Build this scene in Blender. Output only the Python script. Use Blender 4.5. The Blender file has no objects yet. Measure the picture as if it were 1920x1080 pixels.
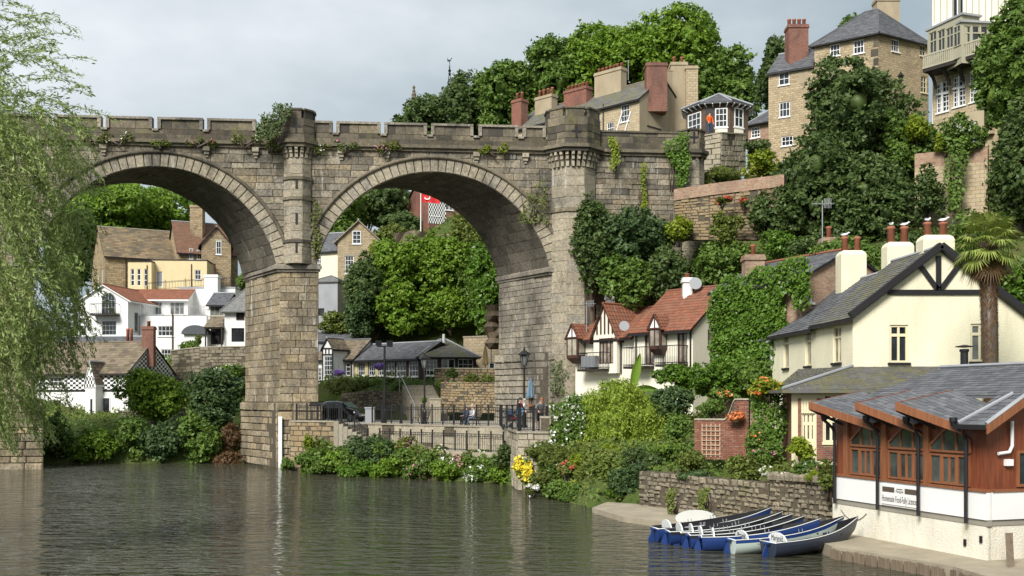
import bpy, bmesh, math, random
import numpy as np
from mathutils import Vector, Matrix
R = math.radians
S = bpy.context.scene
C = S.collection

# ------------------------------------------------------------------ camera
FPX = 2000.0; HZ = 750.0; CAMH = 4.5            # focal length and horizon in 1920-wide pixels, eye height over water
cam_d = bpy.data.cameras.new('camera'); cam = bpy.data.objects.new('camera', cam_d); C.objects.link(cam)
cam.location = (0, 0, CAMH); cam.rotation_euler = (R(90), 0, 0)
cam_d.sensor_width = 36; cam_d.lens = 36 * FPX / 1920
cam_d.shift_y = (HZ - 540) / 1920
cam_d.clip_start = 0.5; cam_d.clip_end = 6000
S.camera = cam

# ------------------------------------------------------------------ sky and sun
SUN_EL, SUN_AZ = 41, 208                         # azimuth clockwise from +Y (north): sun behind the camera, to the left
W = bpy.data.worlds.new('World'); S.world = W; W.use_nodes = True
nt = W.node_tree; nt.nodes.clear()
wo = nt.nodes.new('ShaderNodeOutputWorld'); bg = nt.nodes.new('ShaderNodeBackground')
sky = nt.nodes.new('ShaderNodeTexSky'); sky.sky_type = 'NISHITA'; sky.sun_disc = False
sky.sun_elevation = R(SUN_EL); sky.sun_rotation = R(SUN_AZ)
sky.air_density = 1.0; sky.dust_density = 2.0
bg.inputs['Strength'].default_value = 0.10
tc = nt.nodes.new('ShaderNodeTexCoord'); mp = nt.nodes.new('ShaderNodeMapping'); mp.inputs['Scale'].default_value = (1, 1, 2.2)
mp.inputs['Location'].default_value = (0.35, 0.2, 0.1)
n1 = nt.nodes.new('ShaderNodeTexNoise'); n1.inputs['Scale'].default_value = 2.1; n1.inputs['Detail'].default_value = 6; n1.inputs['Roughness'].default_value = .5
n2 = nt.nodes.new('ShaderNodeTexNoise'); n2.inputs['Scale'].default_value = 6.0; n2.inputs['Detail'].default_value = 5
cr = nt.nodes.new('ShaderNodeValToRGB')
cr.color_ramp.elements[0].position = .38; cr.color_ramp.elements[0].color = (2.3, 2.75, 3.0, 1)
cr.color_ramp.elements[1].position = .70; cr.color_ramp.elements[1].color = (5.0, 5.25, 5.45, 1)
mx = nt.nodes.new('ShaderNodeMix'); mx.data_type = 'RGBA'; mx.inputs[0].default_value = .93
ad = nt.nodes.new('ShaderNodeMath'); ad.operation = 'MULTIPLY_ADD'; ad.inputs[1].default_value = .22
L = nt.links.new
L(tc.outputs['Generated'], mp.inputs[0]); L(mp.outputs[0], n1.inputs['Vector']); L(mp.outputs[0], n2.inputs['Vector'])
L(n2.outputs['Fac'], ad.inputs[0]); L(n1.outputs['Fac'], ad.inputs[2])
sb = nt.nodes.new('ShaderNodeMath'); sb.operation = 'SUBTRACT'; sb.inputs[1].default_value = .11
L(ad.outputs[0], sb.inputs[0]); L(sb.outputs[0], cr.inputs[0])
L(sky.outputs[0], mx.inputs[6]); L(cr.outputs[0], mx.inputs[7]); L(mx.outputs[2], bg.inputs['Color'])
L(bg.outputs[0], wo.inputs['Surface'])
sun_d = bpy.data.lights.new('sun', 'SUN'); sun_d.energy = 3.1; sun_d.angle = R(22); sun_d.color = (1, .965, .91)
sun = bpy.data.objects.new('sun', sun_d); C.objects.link(sun)
az = R(SUN_AZ); el = R(SUN_EL)
sdir = Vector((math.sin(az) * math.cos(el), math.cos(az) * math.cos(el), math.sin(el)))
sun.rotation_euler = sdir.to_track_quat('Z', 'Y').to_euler(); sun.location = (0, 0, 80)
vs = S.view_settings; vs.view_transform = 'Standard'; vs.look = 'None'; vs.exposure = 0.85; vs.gamma = 1; vs.use_curve_mapping = False
S.cycles.use_denoising = True; S.cycles.max_bounces = 5; S.cycles.diffuse_bounces = 2; S.cycles.glossy_bounces = 2
S.cycles.transparent_max_bounces = 4; S.cycles.transmission_bounces = 2; S.cycles.caustics_reflective = False; S.cycles.caustics_refractive = False

# ------------------------------------------------------------------ coordinates
def P(x, y, Y): return Vector(((x - 960) / FPX * Y, Y, CAMH + (HZ - y) / FPX * Y))
def PX(x, Y): return (x - 960) / FPX * Y
def PZ(y, Y): return CAMH + (HZ - y) / FPX * Y
def rnd(a, b): return random.uniform(a, b)
random.seed(7)

# ------------------------------------------------------------------ materials
MATS = {}
class N:                                          # tiny node-graph helper
    def __init__(s, name):
        s.m = bpy.data.materials.new(name); s.m.use_nodes = True; s.t = s.m.node_tree; s.t.nodes.clear()
        s.out = s.t.nodes.new('ShaderNodeOutputMaterial'); s.b = s.t.nodes.new('ShaderNodeBsdfPrincipled')
        s.t.links.new(s.b.outputs[0], s.out.inputs[0]); MATS[name] = s.m
    def n(s, typ, **kw):
        nd = s.t.nodes.new('ShaderNode' + typ)
        for k, v in kw.items():
            if k in nd.inputs: nd.inputs[k].default_value = v
            else: setattr(nd, k, v)
        return nd
    def l(s, a, b): s.t.links.new(a, b)
    def ramp(s, fac, stops):
        r = s.t.nodes.new('ShaderNodeValToRGB'); e = r.color_ramp.elements
        while len(e) < len(stops): e.new(.5)
        for i, (p, c) in enumerate(stops):
            e[i].position = p; e[i].color = (*c, 1) if len(c) == 3 else c
        s.l(fac, r.inputs[0]); return r.outputs[0]
    def mix(s, f, a, b, mode='MIX'):
        m = s.t.nodes.new('ShaderNodeMix'); m.data_type = 'RGBA'; m.blend_type = mode
        for v, i in ((f, 0), (a, 6), (b, 7)):
            if hasattr(v, 'is_output'): s.l(v, m.inputs[i])
            else: m.inputs[i].default_value = v if i == 0 else (*v, 1)
        return m.outputs[2]
    def math(s, op, a, b=0.0, c=None):
        m = s.t.nodes.new('ShaderNodeMath'); m.operation = op
        for i, v in enumerate((a, b, c)):
            if v is None: continue
            if hasattr(v, 'is_output'): s.l(v, m.inputs[i])
            else: m.inputs[i].default_value = v
        return m.outputs[0]
    def noise(s, scale, detail=4, vec=None, rough=.55, stretch=None):
        t = s.n('TexNoise', Scale=scale, Detail=detail, Roughness=rough)
        if vec is None: vec = s.n('NewGeometry').outputs['Position']
        if stretch:
            mp = s.n('Mapping'); mp.inputs['Scale'].default_value = stretch; s.l(vec, mp.inputs[0]); vec = mp.outputs[0]
        s.l(vec, t.inputs['Vector']); return t.outputs['Fac']
    def rand(s):                                   # one random number per piece: island and object
        g = s.n('NewGeometry'); o = s.n('ObjectInfo')
        return s.math('FRACT', s.math('ADD', g.outputs['Random Per Island'], o.outputs['Random']))
    def bump(s, h, strength=.4, dist=.02):
        b = s.n('Bump', Strength=strength, Distance=dist); s.l(h, b.inputs['Height']); s.l(b.outputs[0], s.b.inputs['Normal'])
    def col(s, c):
        if hasattr(c, 'is_output'): s.l(c, s.b.inputs['Base Color'])
        else: s.b.inputs['Base Color'].default_value = (*c, 1)
    def rough(s, r, spec=None):
        s.b.inputs['Roughness'].default_value = r
        if spec is not None: s.b.inputs['Specular IOR Level'].default_value = spec

def mix3(c, k): return tuple(min(1, v * k) for v in c)
def paint(name, c, rough=.55, var=.12, dirt=None, bump=0, spec=.4, nscale=1.2):
    s = N(name)
    f = s.noise(nscale, 5, stretch=(1, 1, .45))
    k = s.ramp(f, [(.3, mix3(c, 1 - var)), (.7, c)])
    if dirt:
        g = s.ramp(s.noise(.9, 6, stretch=(2.5, 2.5, .5), rough=.7), [(.52, (0, 0, 0)), (.78, (1, 1, 1))])
        k = s.mix(s.math('MULTIPLY', g, .6), k, dirt)
    s.col(k); s.rough(rough, spec)
    if bump: s.bump(s.noise(18, 3), bump, .02)
    return s.m
def stone(name, cols, soot=(.045, .042, .036), soot_amt=.6, sc=1.0, lime=None, green=None, bump=.6):
    s = N(name); n = len(cols)
    k = s.ramp(s.rand(), [((i + .5) / n, c) for i, c in enumerate(cols)])
    k = s.mix(s.ramp(s.noise(3.2 * sc, 6, rough=.65), [(.35, (.0, 0, 0)), (.75, (.5, .5, .5))]), k, mix3(cols[n // 2], 1.35))
    f2 = s.noise(7 * sc, 5, rough=.7)
    k = s.mix(s.ramp(f2, [(.42, (.55, .55, .55)), (.6, (0, 0, 0))]), k, mix3(cols[0], .45))
    if soot_amt:
        a = s.ramp(s.noise(.42, 8, stretch=(1, 1, .55), rough=.74), [(.46, (0, 0, 0)), (.60, (1, 1, 1))])
        pr = s.ramp(s.rand(), [(.0, (.45, .45, .45)), (1, (1, 1, 1))])
        k = s.mix(s.math('MULTIPLY', s.math('MULTIPLY', a, soot_amt), pr), k, soot)
    if lime:
        a = s.ramp(s.noise(1.0, 7, stretch=(1.6, 1.6, .16), rough=.75), [(.6, (0, 0, 0)), (.7, (1, 1, 1))])
        k = s.mix(s.math('MULTIPLY', a, .75), k, lime)
    if green:
        a = s.ramp(s.noise(.6, 6, rough=.7), [(.56, (0, 0, 0)), (.7, (1, 1, 1))])
        k = s.mix(s.math('MULTIPLY', a, .6), k, green)
    s.col(k); s.rough(.9, .2); s.bump(s.noise(11 * sc, 6, rough=.7), bump, .05); return s.m
def brickwall(name, cols, mortar, bw, bh, gap=.012, var=.5, bump=.5, stain=(.05, .045, .04), stain_amt=.4, off=.5):
    s = N(name); uv = s.n('UVMap').outputs[0]
    wob = s.n('TexNoise', Scale=1.4, Detail=2); s.l(uv, wob.inputs['Vector'])
    va = s.n('VectorMath', operation='MULTIPLY_ADD'); s.l(wob.outputs['Color'], va.inputs[0]); va.inputs[1].default_value = (.12 * bw, .35 * bh, 0); s.l(uv, va.inputs[2])
    b = s.n('TexBrick', offset=off); b.inputs['Scale'].default_value = 1; b.inputs['Brick Width'].default_value = bw; b.inputs['Row Height'].default_value = bh
    b.inputs['Mortar Size'].default_value = gap; b.inputs['Mortar Smooth'].default_value = .3; b.inputs['Bias'].default_value = 0
    b.inputs['Color1'].default_value = (0, 0, 0, 1); b.inputs['Color2'].default_value = (1, 1, 1, 1); b.inputs['Mortar'].default_value = (.5, .5, .5, 1)
    s.l(va.outputs[0], b.inputs['Vector'])
    n = len(cols); k = s.ramp(b.outputs['Color'], [((i + .5) / n, c) for i, c in enumerate(cols)])
    k = s.mix(s.ramp(s.noise(5, 5, rough=.7), [(.35, (0, 0, 0)), (.8, (.8, .8, .8))]), k, mix3(cols[n // 2], 1.4))
    k = s.mix(b.outputs['Fac'], k, mortar)
    a = s.ramp(s.noise(.5, 6, stretch=(1, 1, .5), rough=.7), [(.48, (0, 0, 0)), (.7, (1, 1, 1))])
    k = s.mix(s.math('MULTIPLY', a, stain_amt), k, stain)
    s.col(k); s.rough(.9, .2)
    h = s.math('SUBTRACT', s.math('MULTIPLY', s.noise(9, 5), .6), b.outputs['Fac']); s.bump(h, bump, .04); return s.m
def roofmat(name, cols, moss=None, moss_amt=.6, rough=.75, lichen=None):
    s = N(name); n = len(cols)
    k = s.ramp(s.rand(), [((i + .5) / n, c) for i, c in enumerate(cols)])
    k = s.mix(s.ramp(s.noise(2.5, 6, rough=.7), [(.35, (0, 0, 0)), (.8, (.8, .8, .8))]), k, mix3(cols[n // 2], .6))
    if moss:
        a = s.ramp(s.noise(.9, 8, rough=.78), [(.46, (0, 0, 0)), (.6, (1, 1, 1))])
        k = s.mix(s.math('MULTIPLY', a, moss_amt), k, moss)
    if lichen:
        a = s.ramp(s.noise(4, 4, rough=.8), [(.6, (0, 0, 0)), (.72, (.7, .7, .7))]); k = s.mix(a, k, lichen)
    s.col(k); s.rough(rough, .35); s.bump(s.noise(14, 4), .3, .02); return s.m
def leafmat(name, cols, trans=.36, rough=.5):
    s = N(name); n = len(cols)
    f = s.math('ADD', s.math('MULTIPLY', s.rand(), .55), s.math('MULTIPLY', s.noise(.7, 3), .45))
    k = s.ramp(f, [(.12 + .76 * i / (n - 1), c) for i, c in enumerate(cols)])
    s.col(k); s.rough(rough, .3)
    t = s.n('BsdfTranslucent'); s.l(s.mix(.0, k, k), t.inputs['Color'])
    ms = s.n('MixShader'); ms.inputs[0].default_value = trans; s.l(s.b.outputs[0], ms.inputs[1]); s.l(t.outputs[0], ms.inputs[2]); s.l(ms.outputs[0], s.out.inputs[0])
    return s.m
def glass(name, c=(.018, .022, .026), rough=.04):
    s = N(name)
    k = s.ramp(s.noise(1.1, 3), [(.35, mix3(c, .5)), (.65, mix3(c, 2.0))]); s.col(k); s.rough(rough, .6); return s.m

# viaduct and walls
stone('viaduct_stone', [(.10, .088, .068), (.25, .21, .15), (.34, .285, .195), (.41, .345, .235), (.28, .255, .21), (.20, .16, .105), (.38, .30, .18), (.46, .40, .295), (.15, .13, .10)], soot_amt=.8, lime=(.6, .585, .55))
stone('voussoir_stone', [(.29, .255, .19), (.36, .315, .235), (.42, .365, .265), (.31, .285, .235)], soot_amt=.75, lime=(.58, .56, .52), bump=.4)
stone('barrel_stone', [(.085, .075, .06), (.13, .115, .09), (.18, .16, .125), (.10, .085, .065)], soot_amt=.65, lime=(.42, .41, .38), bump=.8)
stone('parapet_stone', [(.19, .16, .115), (.27, .23, .16), (.13, .115, .09), (.045, .042, .038), (.32, .27, .18), (.06, .055, .048)], soot_amt=.9, green=(.17, .16, .06))
stone('pier_stone', [(.15, .125, .09), (.28, .225, .145), (.34, .295, .22), (.40, .315, .19), (.30, .26, .195), (.44, .37, .26)], soot_amt=.7, lime=(.62, .6, .55))
stone('dark_pier_stone', [(.20, .18, .15), (.29, .26, .21), (.36, .32, .25), (.25, .225, .185), (.4, .35, .26)], soot_amt=.85, lime=(.6, .59, .56))
stone('mortar', [(.10, .085, .06), (.12, .10, .07)], soot_amt=.6)
stone('dry_stone', [(.20, .17, .12), (.28, .245, .18), (.33, .28, .2), (.24, .21, .16)], soot_amt=.4, sc=2, green=(.13, .14, .05))
stone('garden_stone', [(.34, .26, .15), (.42, .33, .2), (.28, .21, .13), (.38, .27, .14)], soot_amt=.3, sc=2)
stone('pale_ashlar', [(.42, .37, .27), (.36, .32, .24), (.46, .41, .31)], soot_amt=.35, sc=1.5)
stone('cliff_rock', [(.24, .18, .12), (.3, .23, .15), (.18, .14, .1)], soot_amt=.6)
stone('paving_stone', [(.34, .30, .23), (.40, .36, .28), (.30, .265, .2)], soot_amt=.25, sc=2, bump=.3)
paint('concrete', (.36, .31, .225), .9, .3, dirt=(.2, .17, .11), bump=.4)
brickwall('rubble_wall', [(.22, .17, .1), (.34, .27, .17), (.42, .33, .2), (.28, .22, .14)], (.24, .2, .14), .34, .16, .02)
brickwall('tan_stone_wall', [(.33, .26, .16), (.42, .34, .22), (.37, .30, .2)], (.24, .2, .15), .5, .24, .015, stain_amt=.3)
brickwall('tower_stone_wall', [(.24, .18, .105), (.36, .28, .17), (.43, .34, .21), (.3, .235, .15)], (.3, .25, .17), .38, .19, .03, stain_amt=.35)
brickwall('school_stone_wall', [(.16, .12, .07), (.3, .23, .14), (.38, .29, .17), (.24, .18, .11)], (.2, .16, .11), .45, .22, .02, stain_amt=.45)
brickwall('red_brick', [(.19, .066, .042), (.25, .09, .058), (.14, .05, .037)], (.24, .2, .165), .225, .075, .01, stain_amt=.75)
brickwall('dark_brick', [(.075, .05, .035), (.12, .075, .05), (.09, .06, .045)], (.13, .11, .09), .225, .075, .01, stain_amt=.3)
brickwall('old_red_brick', [(.3, .14, .085), (.38, .2, .125), (.36, .27, .19), (.26, .11, .07)], (.32, .27, .2), .225, .075, .012, stain_amt=.35)
stone('brick_piece', [(.25, .10, .065), (.33, .16, .105), (.28, .125, .085), (.2, .085, .06), (.36, .21, .15)], soot_amt=.15, sc=3, bump=.2)
paint('render_tan', (.40, .33, .22), .9, .25, dirt=(.22, .18, .12), bump=.3)
paint('white_render', (.80, .79, .76), .8, .06, dirt=(.62, .6, .55), bump=.25)
paint('cream_render', (.80, .745, .545), .85, .12, dirt=(.58, .52, .36), bump=1.0)
paint('ivory_render', (.80, .76, .62), .8, .06, dirt=(.6, .56, .44), bump=.25)
paint('beige_render', (.68, .57, .33), .85, .08, dirt=(.5, .42, .25))
paint('river_white', (.78, .74, .62), .85, .18, dirt=(.42, .35, .2), bump=.9)
paint('white_paint', (.80, .80, .78), .5, .05)
paint('cream_paint', (.74, .66, .44), .5, .08)
paint('grey_green_paint', (.38, .36, .26), .6, .1)
paint('black_paint', (.018, .016, .018), .45, .2)
paint('black_iron', (.012, .012, .014), .4, .2)
paint('dark_brown_wood', (.075, .03, .02), .55, .3)
paint('brown_timber', (.045, .028, .022), .6, .3)
paint('grey_metal', (.3, .31, .32), .4, .1, spec=.6)
paint('lead', (.33, .34, .36), .5, .2)
paint('terracotta', (.36, .13, .075), .8, .3, dirt=(.2, .09, .06))
paint('dark_timber', (.03, .022, .018), .7, .3)
paint('asphalt', (.31, .285, .235), .95, .2)
paint('skin', (.55, .33, .24), .5, .05)
def woodmat(name, c, c2):
    s = N(name); f = s.noise(3, 6, stretch=(6, 6, .5), rough=.6)
    s.col(s.ramp(f, [(.3, c2), (.7, c)])); s.rough(.42, .4); s.bump(s.noise(30, 3, stretch=(3, 3, .3)), .15, .01); return s.m
woodmat('varnished_wood', (.235, .066, .027), (.12, .034, .017))
woodmat('light_wood', (.29, .115, .05), (.18, .07, .034))
paint('pale_wood', (.52, .38, .26), .7, .2)
woodmat('weathered_wood', (.22, .17, .12), (.12, .09, .065))
woodmat('bark', (.12, .09, .065), (.05, .04, .03))
roofmat('slate', [(.075, .08, .09), (.11, .115, .125), (.16, .16, .17), (.09, .09, .095), (.135, .14, .15)], lichen=(.2, .2, .18))
roofmat('mossy_slate', [(.12, .12, .12), (.16, .155, .145), (.1, .1, .1)], moss=(.15, .14, .05), moss_amt=.75)
roofmat('stone_slate', [(.10, .08, .06), (.24, .19, .13), (.19, .15, .11), (.29, .23, .16), (.13, .10, .08)], moss=(.13, .12, .06), moss_amt=.45, rough=.9)
roofmat('school_slate', [(.12, .085, .055), (.26, .185, .105), (.2, .15, .085), (.31, .23, .13), (.15, .12, .085)], moss=(.085, .08, .06), moss_amt=.65, rough=.9)
roofmat('brown_tile', [(.18, .09, .055), (.23, .12, .075), (.15, .085, .055)], moss=(.12, .09, .06), moss_amt=.4, rough=.85)
roofmat('red_tile', [(.24, .085, .045), (.29, .11, .06), (.2, .075, .045), (.25, .12, .075)], moss=(.15, .085, .055), moss_amt=.5, rough=.8)
roofmat('terracotta_tile', [(.27, .1, .055), (.31, .125, .075), (.22, .085, .05)], moss=(.17, .09, .055), moss_amt=.5, rough=.8)
roofmat('grey_thatch', [(.2, .2, .195), (.25, .25, .24), (.17, .17, .165)], rough=.95)
glass('window_glass'); glass('pale_glass', (.10, .105, .10), .08); glass('curtain_glass', (.22, .20, .16), .15); glass('cafe_glass', (.05, .06, .055), .05)
# leaves
leafmat('leaf_dark', [(.048, .08, .024), (.088, .14, .038), (.15, .205, .058)])
leafmat('leaf_mid', [(.066, .122, .022), (.122, .21, .035), (.2, .29, .055)])
leafmat('leaf_bright', [(.1, .185, .016), (.16, .275, .026), (.25, .36, .045)])
leafmat('leaf_ivy', [(.064, .13, .018), (.115, .22, .026), (.18, .3, .042)], rough=.38)
leafmat('leaf_yellow', [(.14, .21, .015), (.23, .31, .025), (.34, .38, .035)])
leafmat('leaf_bluegreen', [(.046, .086, .032), (.08, .14, .046), (.13, .195, .068)])
leafmat('leaf_olive', [(.09, .125, .022), (.155, .2, .038), (.235, .27, .065)])
leafmat('leaf_willow', [(.16, .22, .055), (.26, .34, .10), (.38, .45, .19)], trans=.35)
leafmat('leaf_lime_drape', [(.17, .25, .025), (.28, .38, .045), (.39, .47, .085)], trans=.35)
leafmat('leaf_palm', [(.09, .15, .02), (.21, .27, .05), (.4, .42, .13)], trans=.25)
leafmat('dry_brush', [(.1, .06, .03), (.2, .11, .05), (.16, .12, .06)])
leafmat('grass', [(.05, .09, .02), (.1, .17, .035), (.17, .22, .06)])
leafmat('petal_white', [(.55, .56, .45), (.75, .74, .68), (.8, .8, .78)], trans=.15)
leafmat('petal_pink', [(.45, .1, .2), (.6, .2, .32), (.55, .3, .4)], trans=.15)
leafmat('petal_red', [(.45, .03, .04), (.55, .08, .07), (.5, .12, .12)], trans=.15)
leafmat('petal_yellow', [(.6, .42, .02), (.75, .6, .03), (.8, .7, .1)], trans=.15)
leafmat('petal_orange', [(.6, .12, .02), (.7, .22, .05), (.75, .35, .2)], trans=.15)
leafmat('petal_purple', [(.22, .1, .45), (.3, .16, .6), (.42, .28, .65)], trans=.15)

def checker(name, sx, sz, dark=(.02, .02, .022), light=(.8, .8, .78)):
    s = N(name); uv = s.n('UVMap').outputs[0]; mp = s.n('Mapping'); mp.inputs['Scale'].default_value = (1 / sx, 1 / sz, 1); s.l(uv, mp.inputs[0])
    sp = s.n('SeparateXYZ'); s.l(mp.outputs[0], sp.inputs[0])
    q = s.math('MODULO', s.math('ADD', s.math('FLOOR', sp.outputs[0]), s.math('FLOOR', sp.outputs[1])), 2.0)
    s.col(s.mix(s.math('ABSOLUTE', q), dark, light)); s.rough(.6); return s.m
checker('chequered_paint', .30, .2); checker('tall_chequer_paint', .16, .30)

s = N('water')                                     # dark peaty river with wind ripples
s.col((.045, .044, .028)); s.rough(.05, .5); s.b.inputs['IOR'].default_value = 1.33
pos = s.n('NewGeometry').outputs['Position']
fa = s.noise(1.0, 1.2, pos, .5, (.9, 2.1, 1)); fb = s.noise(1.0, 1, pos, .5, (2.4, 6.0, 1)); fc = s.noise(.05, 3, pos, .5, (1, 1.6, 1))
calm = s.ramp(fc, [(.36, (.35, .35, .35)), (.62, (1, 1, 1))])
h = s.math('MULTIPLY', s.math('ADD', fa, s.math('MULTIPLY', fb, .38)), calm)
s.bump(h, 1.0, .42)

# ------------------------------------------------------------------ mesh helpers
def link(o, parent=None):
    C.objects.link(o)
    if parent is not None: o.parent = parent
    return o
def set_uv(me):
    nv = len(me.vertices); nl = len(me.loops); npoly = len(me.polygons)
    if not npoly: return
    co = np.empty(nv * 3); me.vertices.foreach_get('co', co); co = co.reshape(-1, 3)
    vi = np.empty(nl, dtype=np.int32); me.loops.foreach_get('vertex_index', vi)
    ln = np.empty(npoly, dtype=np.int32); me.polygons.foreach_get('loop_total', ln)
    no = np.empty(npoly * 3); me.polygons.foreach_get('normal', no); no = no.reshape(-1, 3)
    t = np.stack([-no[:, 1], no[:, 0], np.zeros(npoly)], 1); tl = np.linalg.norm(t, axis=1); flat = tl < .2
    t[flat] = (1, 0, 0); tl[flat] = 1; t /= tl[:, None]
    bt = np.cross(no, t); pi = np.repeat(np.arange(npoly), ln)
    p = co[vi]; uv = np.stack([(p * t[pi]).sum(1), (p * bt[pi]).sum(1)], 1)
    ul = me.uv_layers.new(name='UVMap'); ul.data.foreach_set('uv', uv.astype(np.float32).ravel())
class MB:
    def __init__(s): s.v = []; s.f = []; s.mi = []; s.cur = 0
    def add(s, vs, fs, M=None):
        o = len(s.v)
        if M is not None: vs = [M @ Vector(q) for q in vs]
        s.v.extend(tuple(q) for q in vs); s.f.extend([tuple(i + o for i in f) for f in fs]); s.mi.extend([s.cur] * len(fs))
    def box(s, x0, x1, y0, y1, z0, z1, M=None):
        s.add([(x0, y0, z0), (x1, y0, z0), (x1, y1, z0), (x0, y1, z0), (x0, y0, z1), (x1, y0, z1), (x1, y1, z1), (x0, y1, z1)],
              [(3, 2, 1, 0), (4, 5, 6, 7), (0, 1, 5, 4), (1, 2, 6, 5), (2, 3, 7, 6), (3, 0, 4, 7)], M)
    def hexa(s, a, b, M=None):                     # a, b: two matching quads (any 3-D), joined
        n = len(a)
        s.add(list(a) + list(b), [tuple(range(n))[::-1], tuple(range(n, 2 * n))] + [(i, (i + 1) % n, n + (i + 1) % n, n + i) for i in range(n)], M)
    def quad(s, a, b, c, d, M=None): s.add([a, b, c, d], [(0, 1, 2, 3)], M)
    def bar(s, a, b, w, h=None, M=None):           # square bar from a to b
        a = Vector(a); b = Vector(b); h = h or w; d = (b - a).normalized()
        up = Vector((0, 0, 1)) if abs(d.z) < .95 else Vector((0, 1, 0))
        x = d.cross(up).normalized() * w / 2; y = d.cross(x).normalized() * h / 2
        q = [-x - y, x - y, x + y, -x + y]
        s.add([a + k for k in q] + [b + k for k in q], [(0, 1, 2, 3), (7, 6, 5, 4), (1, 0, 4, 5), (2, 1, 5, 6), (3, 2, 6, 7), (0, 3, 7, 4)], M)
    def tube(s, pts, rad, n=8, M=None, cap=True):
        pts = [Vector(p) for p in pts]; m = len(pts)
        if not hasattr(rad, '__len__'): rad = [rad] * m
        vs = []; fs = []
        ref = None
        for i, p in enumerate(pts):
            d = (pts[min(i + 1, m - 1)] - pts[max(i - 1, 0)]).normalized()
            if ref is None: ref = Vector((1, 0, 0)) if abs(d.x) < .9 else Vector((0, 1, 0))
            x = (ref - d * ref.dot(d)).normalized(); y = d.cross(x); ref = x
            for k in range(n):
                a = 2 * math.pi * k / n; vs.append(p + (x * math.cos(a) + y * math.sin(a)) * rad[i])
        for i in range(m - 1):
            for k in range(n):
                a = i * n + k; b = i * n + (k + 1) % n; fs.append((a, b, b + n, a + n))
        if cap: fs.append(tuple(range(n))[::-1]); fs.append(tuple(range((m - 1) * n, m * n)))
        s.add(vs, fs, M)
    def lathe(s, prof, n=12, M=None, a0=0, ang=2 * math.pi):
        vs = []; fs = []; full = abs(ang - 2 * math.pi) < 1e-6; m = n if full else n + 1
        for (r, z) in prof:
            for k in range(m): a = a0 + ang * k / n; vs.append((r * math.cos(a), r * math.sin(a), z))
        for i in range(len(prof) - 1):
            for k in range(n):
                a = i * m + k; b = i * m + (k + 1) % m; fs.append((a, b, b + m, a + m))
        if full: fs.append(tuple(range(m))[::-1]); fs.append(tuple(range((len(prof) - 1) * m, len(prof) * m)))
        s.add(vs, fs, M)
    def prism(s, poly, z0, z1, M=None):
        s.hexa([(x, y, z0) for x, y in poly], [(x, y, z1) for x, y in poly], M)
    def build(s, name, mat, parent=None, smooth=False, kind=None, uv=True):
        me = bpy.data.meshes.new(name); me.from_pydata(s.v, [], s.f)
        for m in (mat if isinstance(mat, (list, tuple)) else [mat]): me.materials.append(MATS[m])
        if any(s.mi): me.polygons.foreach_set('material_index', s.mi)
        if smooth: me.polygons.foreach_set('use_smooth', [True] * len(s.f))
        me.update()
        if uv: set_uv(me)
        o = link(bpy.data.objects.new(name, me), parent)
        if kind: o['kind'] = kind
        return o
def tag(o, label, cat, group=None, kind=None):
    o['label'] = label; o['category'] = cat
    if group: o['group'] = group
    if kind: o['kind'] = kind
    return o
def thing(name, label, cat, loc=(0, 0, 0), rz=0, group=None):
    o = bpy.data.objects.new(name, None); o.empty_display_size = .3; C.objects.link(o)
    o.location = loc; o.rotation_euler = (0, 0, rz); return tag(o, label, cat, group)
def struct(o): o['kind'] = 'structure'; return o
def copy_tree(o, parent=None):
    c = o.copy(); C.objects.link(c); c.parent = parent
    for ch in o.children: copy_tree(ch, c)
    return c
def piece(name, vs, fs, mat, parent):
    me = bpy.data.meshes.new(name); me.from_pydata(vs, [], fs); me.materials.append(MATS[mat]); me.update()
    return link(bpy.data.objects.new(name, me), parent)
# ================================================================== foliage helpers
RG = np.random.default_rng(11)
def unit(a): return a / np.maximum(np.linalg.norm(a, axis=1, keepdims=True), 1e-9)
def leaf_arrays(p, nrm, size, aspect=.55, fold=.18, along=None):
    n = len(p); size = np.broadcast_to(size, (n,))[:, None] * RG.uniform(.5, 1.45, (n, 1))
    nrm = unit(nrm); r = RG.normal(size=(n, 3)) if along is None else along
    t = unit(r - nrm * (r * nrm).sum(1, keepdims=True)); b = np.cross(nrm, t)
    v = np.empty((n, 4, 3))
    v[:, 0] = p - t * size * .5; v[:, 2] = p + t * size * .5
    v[:, 1] = p + b * size * .5 * aspect - nrm * size * fold; v[:, 3] = p - b * size * .5 * aspect - nrm * size * fold
    return v.reshape(-1, 3)
def quads_object(name, v, mats, parent=None, extra=None, kind=None, mi=None):
    nq = len(v) // 4; ev, ef = extra if extra else (np.zeros((0, 3)), np.zeros((0, 4), int))
    allv = np.concatenate([v, ev]); f = np.concatenate([np.arange(nq * 4).reshape(-1, 4), np.asarray(ef, int).reshape(-1, 4) + nq * 4])
    me = bpy.data.meshes.new(name); me.vertices.add(len(allv)); me.vertices.foreach_set('co', allv.astype(np.float32).ravel())
    me.loops.add(len(f) * 4); me.loops.foreach_set('vertex_index', f.astype(np.int32).ravel())
    me.polygons.add(len(f)); me.polygons.foreach_set('loop_start', (np.arange(len(f)) * 4).astype(np.int32))
    me.polygons.foreach_set('loop_total', np.full(len(f), 4, np.int32))
    for m in (mats if isinstance(mats, (list, tuple)) else [mats]): me.materials.append(MATS[m])
    if mi is not None: me.polygons.foreach_set('material_index', np.concatenate([mi, np.zeros(len(f) - len(mi))]).astype(np.int32))
    me.update(calc_edges=True); me.validate()
    o = link(bpy.data.objects.new(name, me), parent)
    if kind: o['kind'] = kind
    return o
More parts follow.
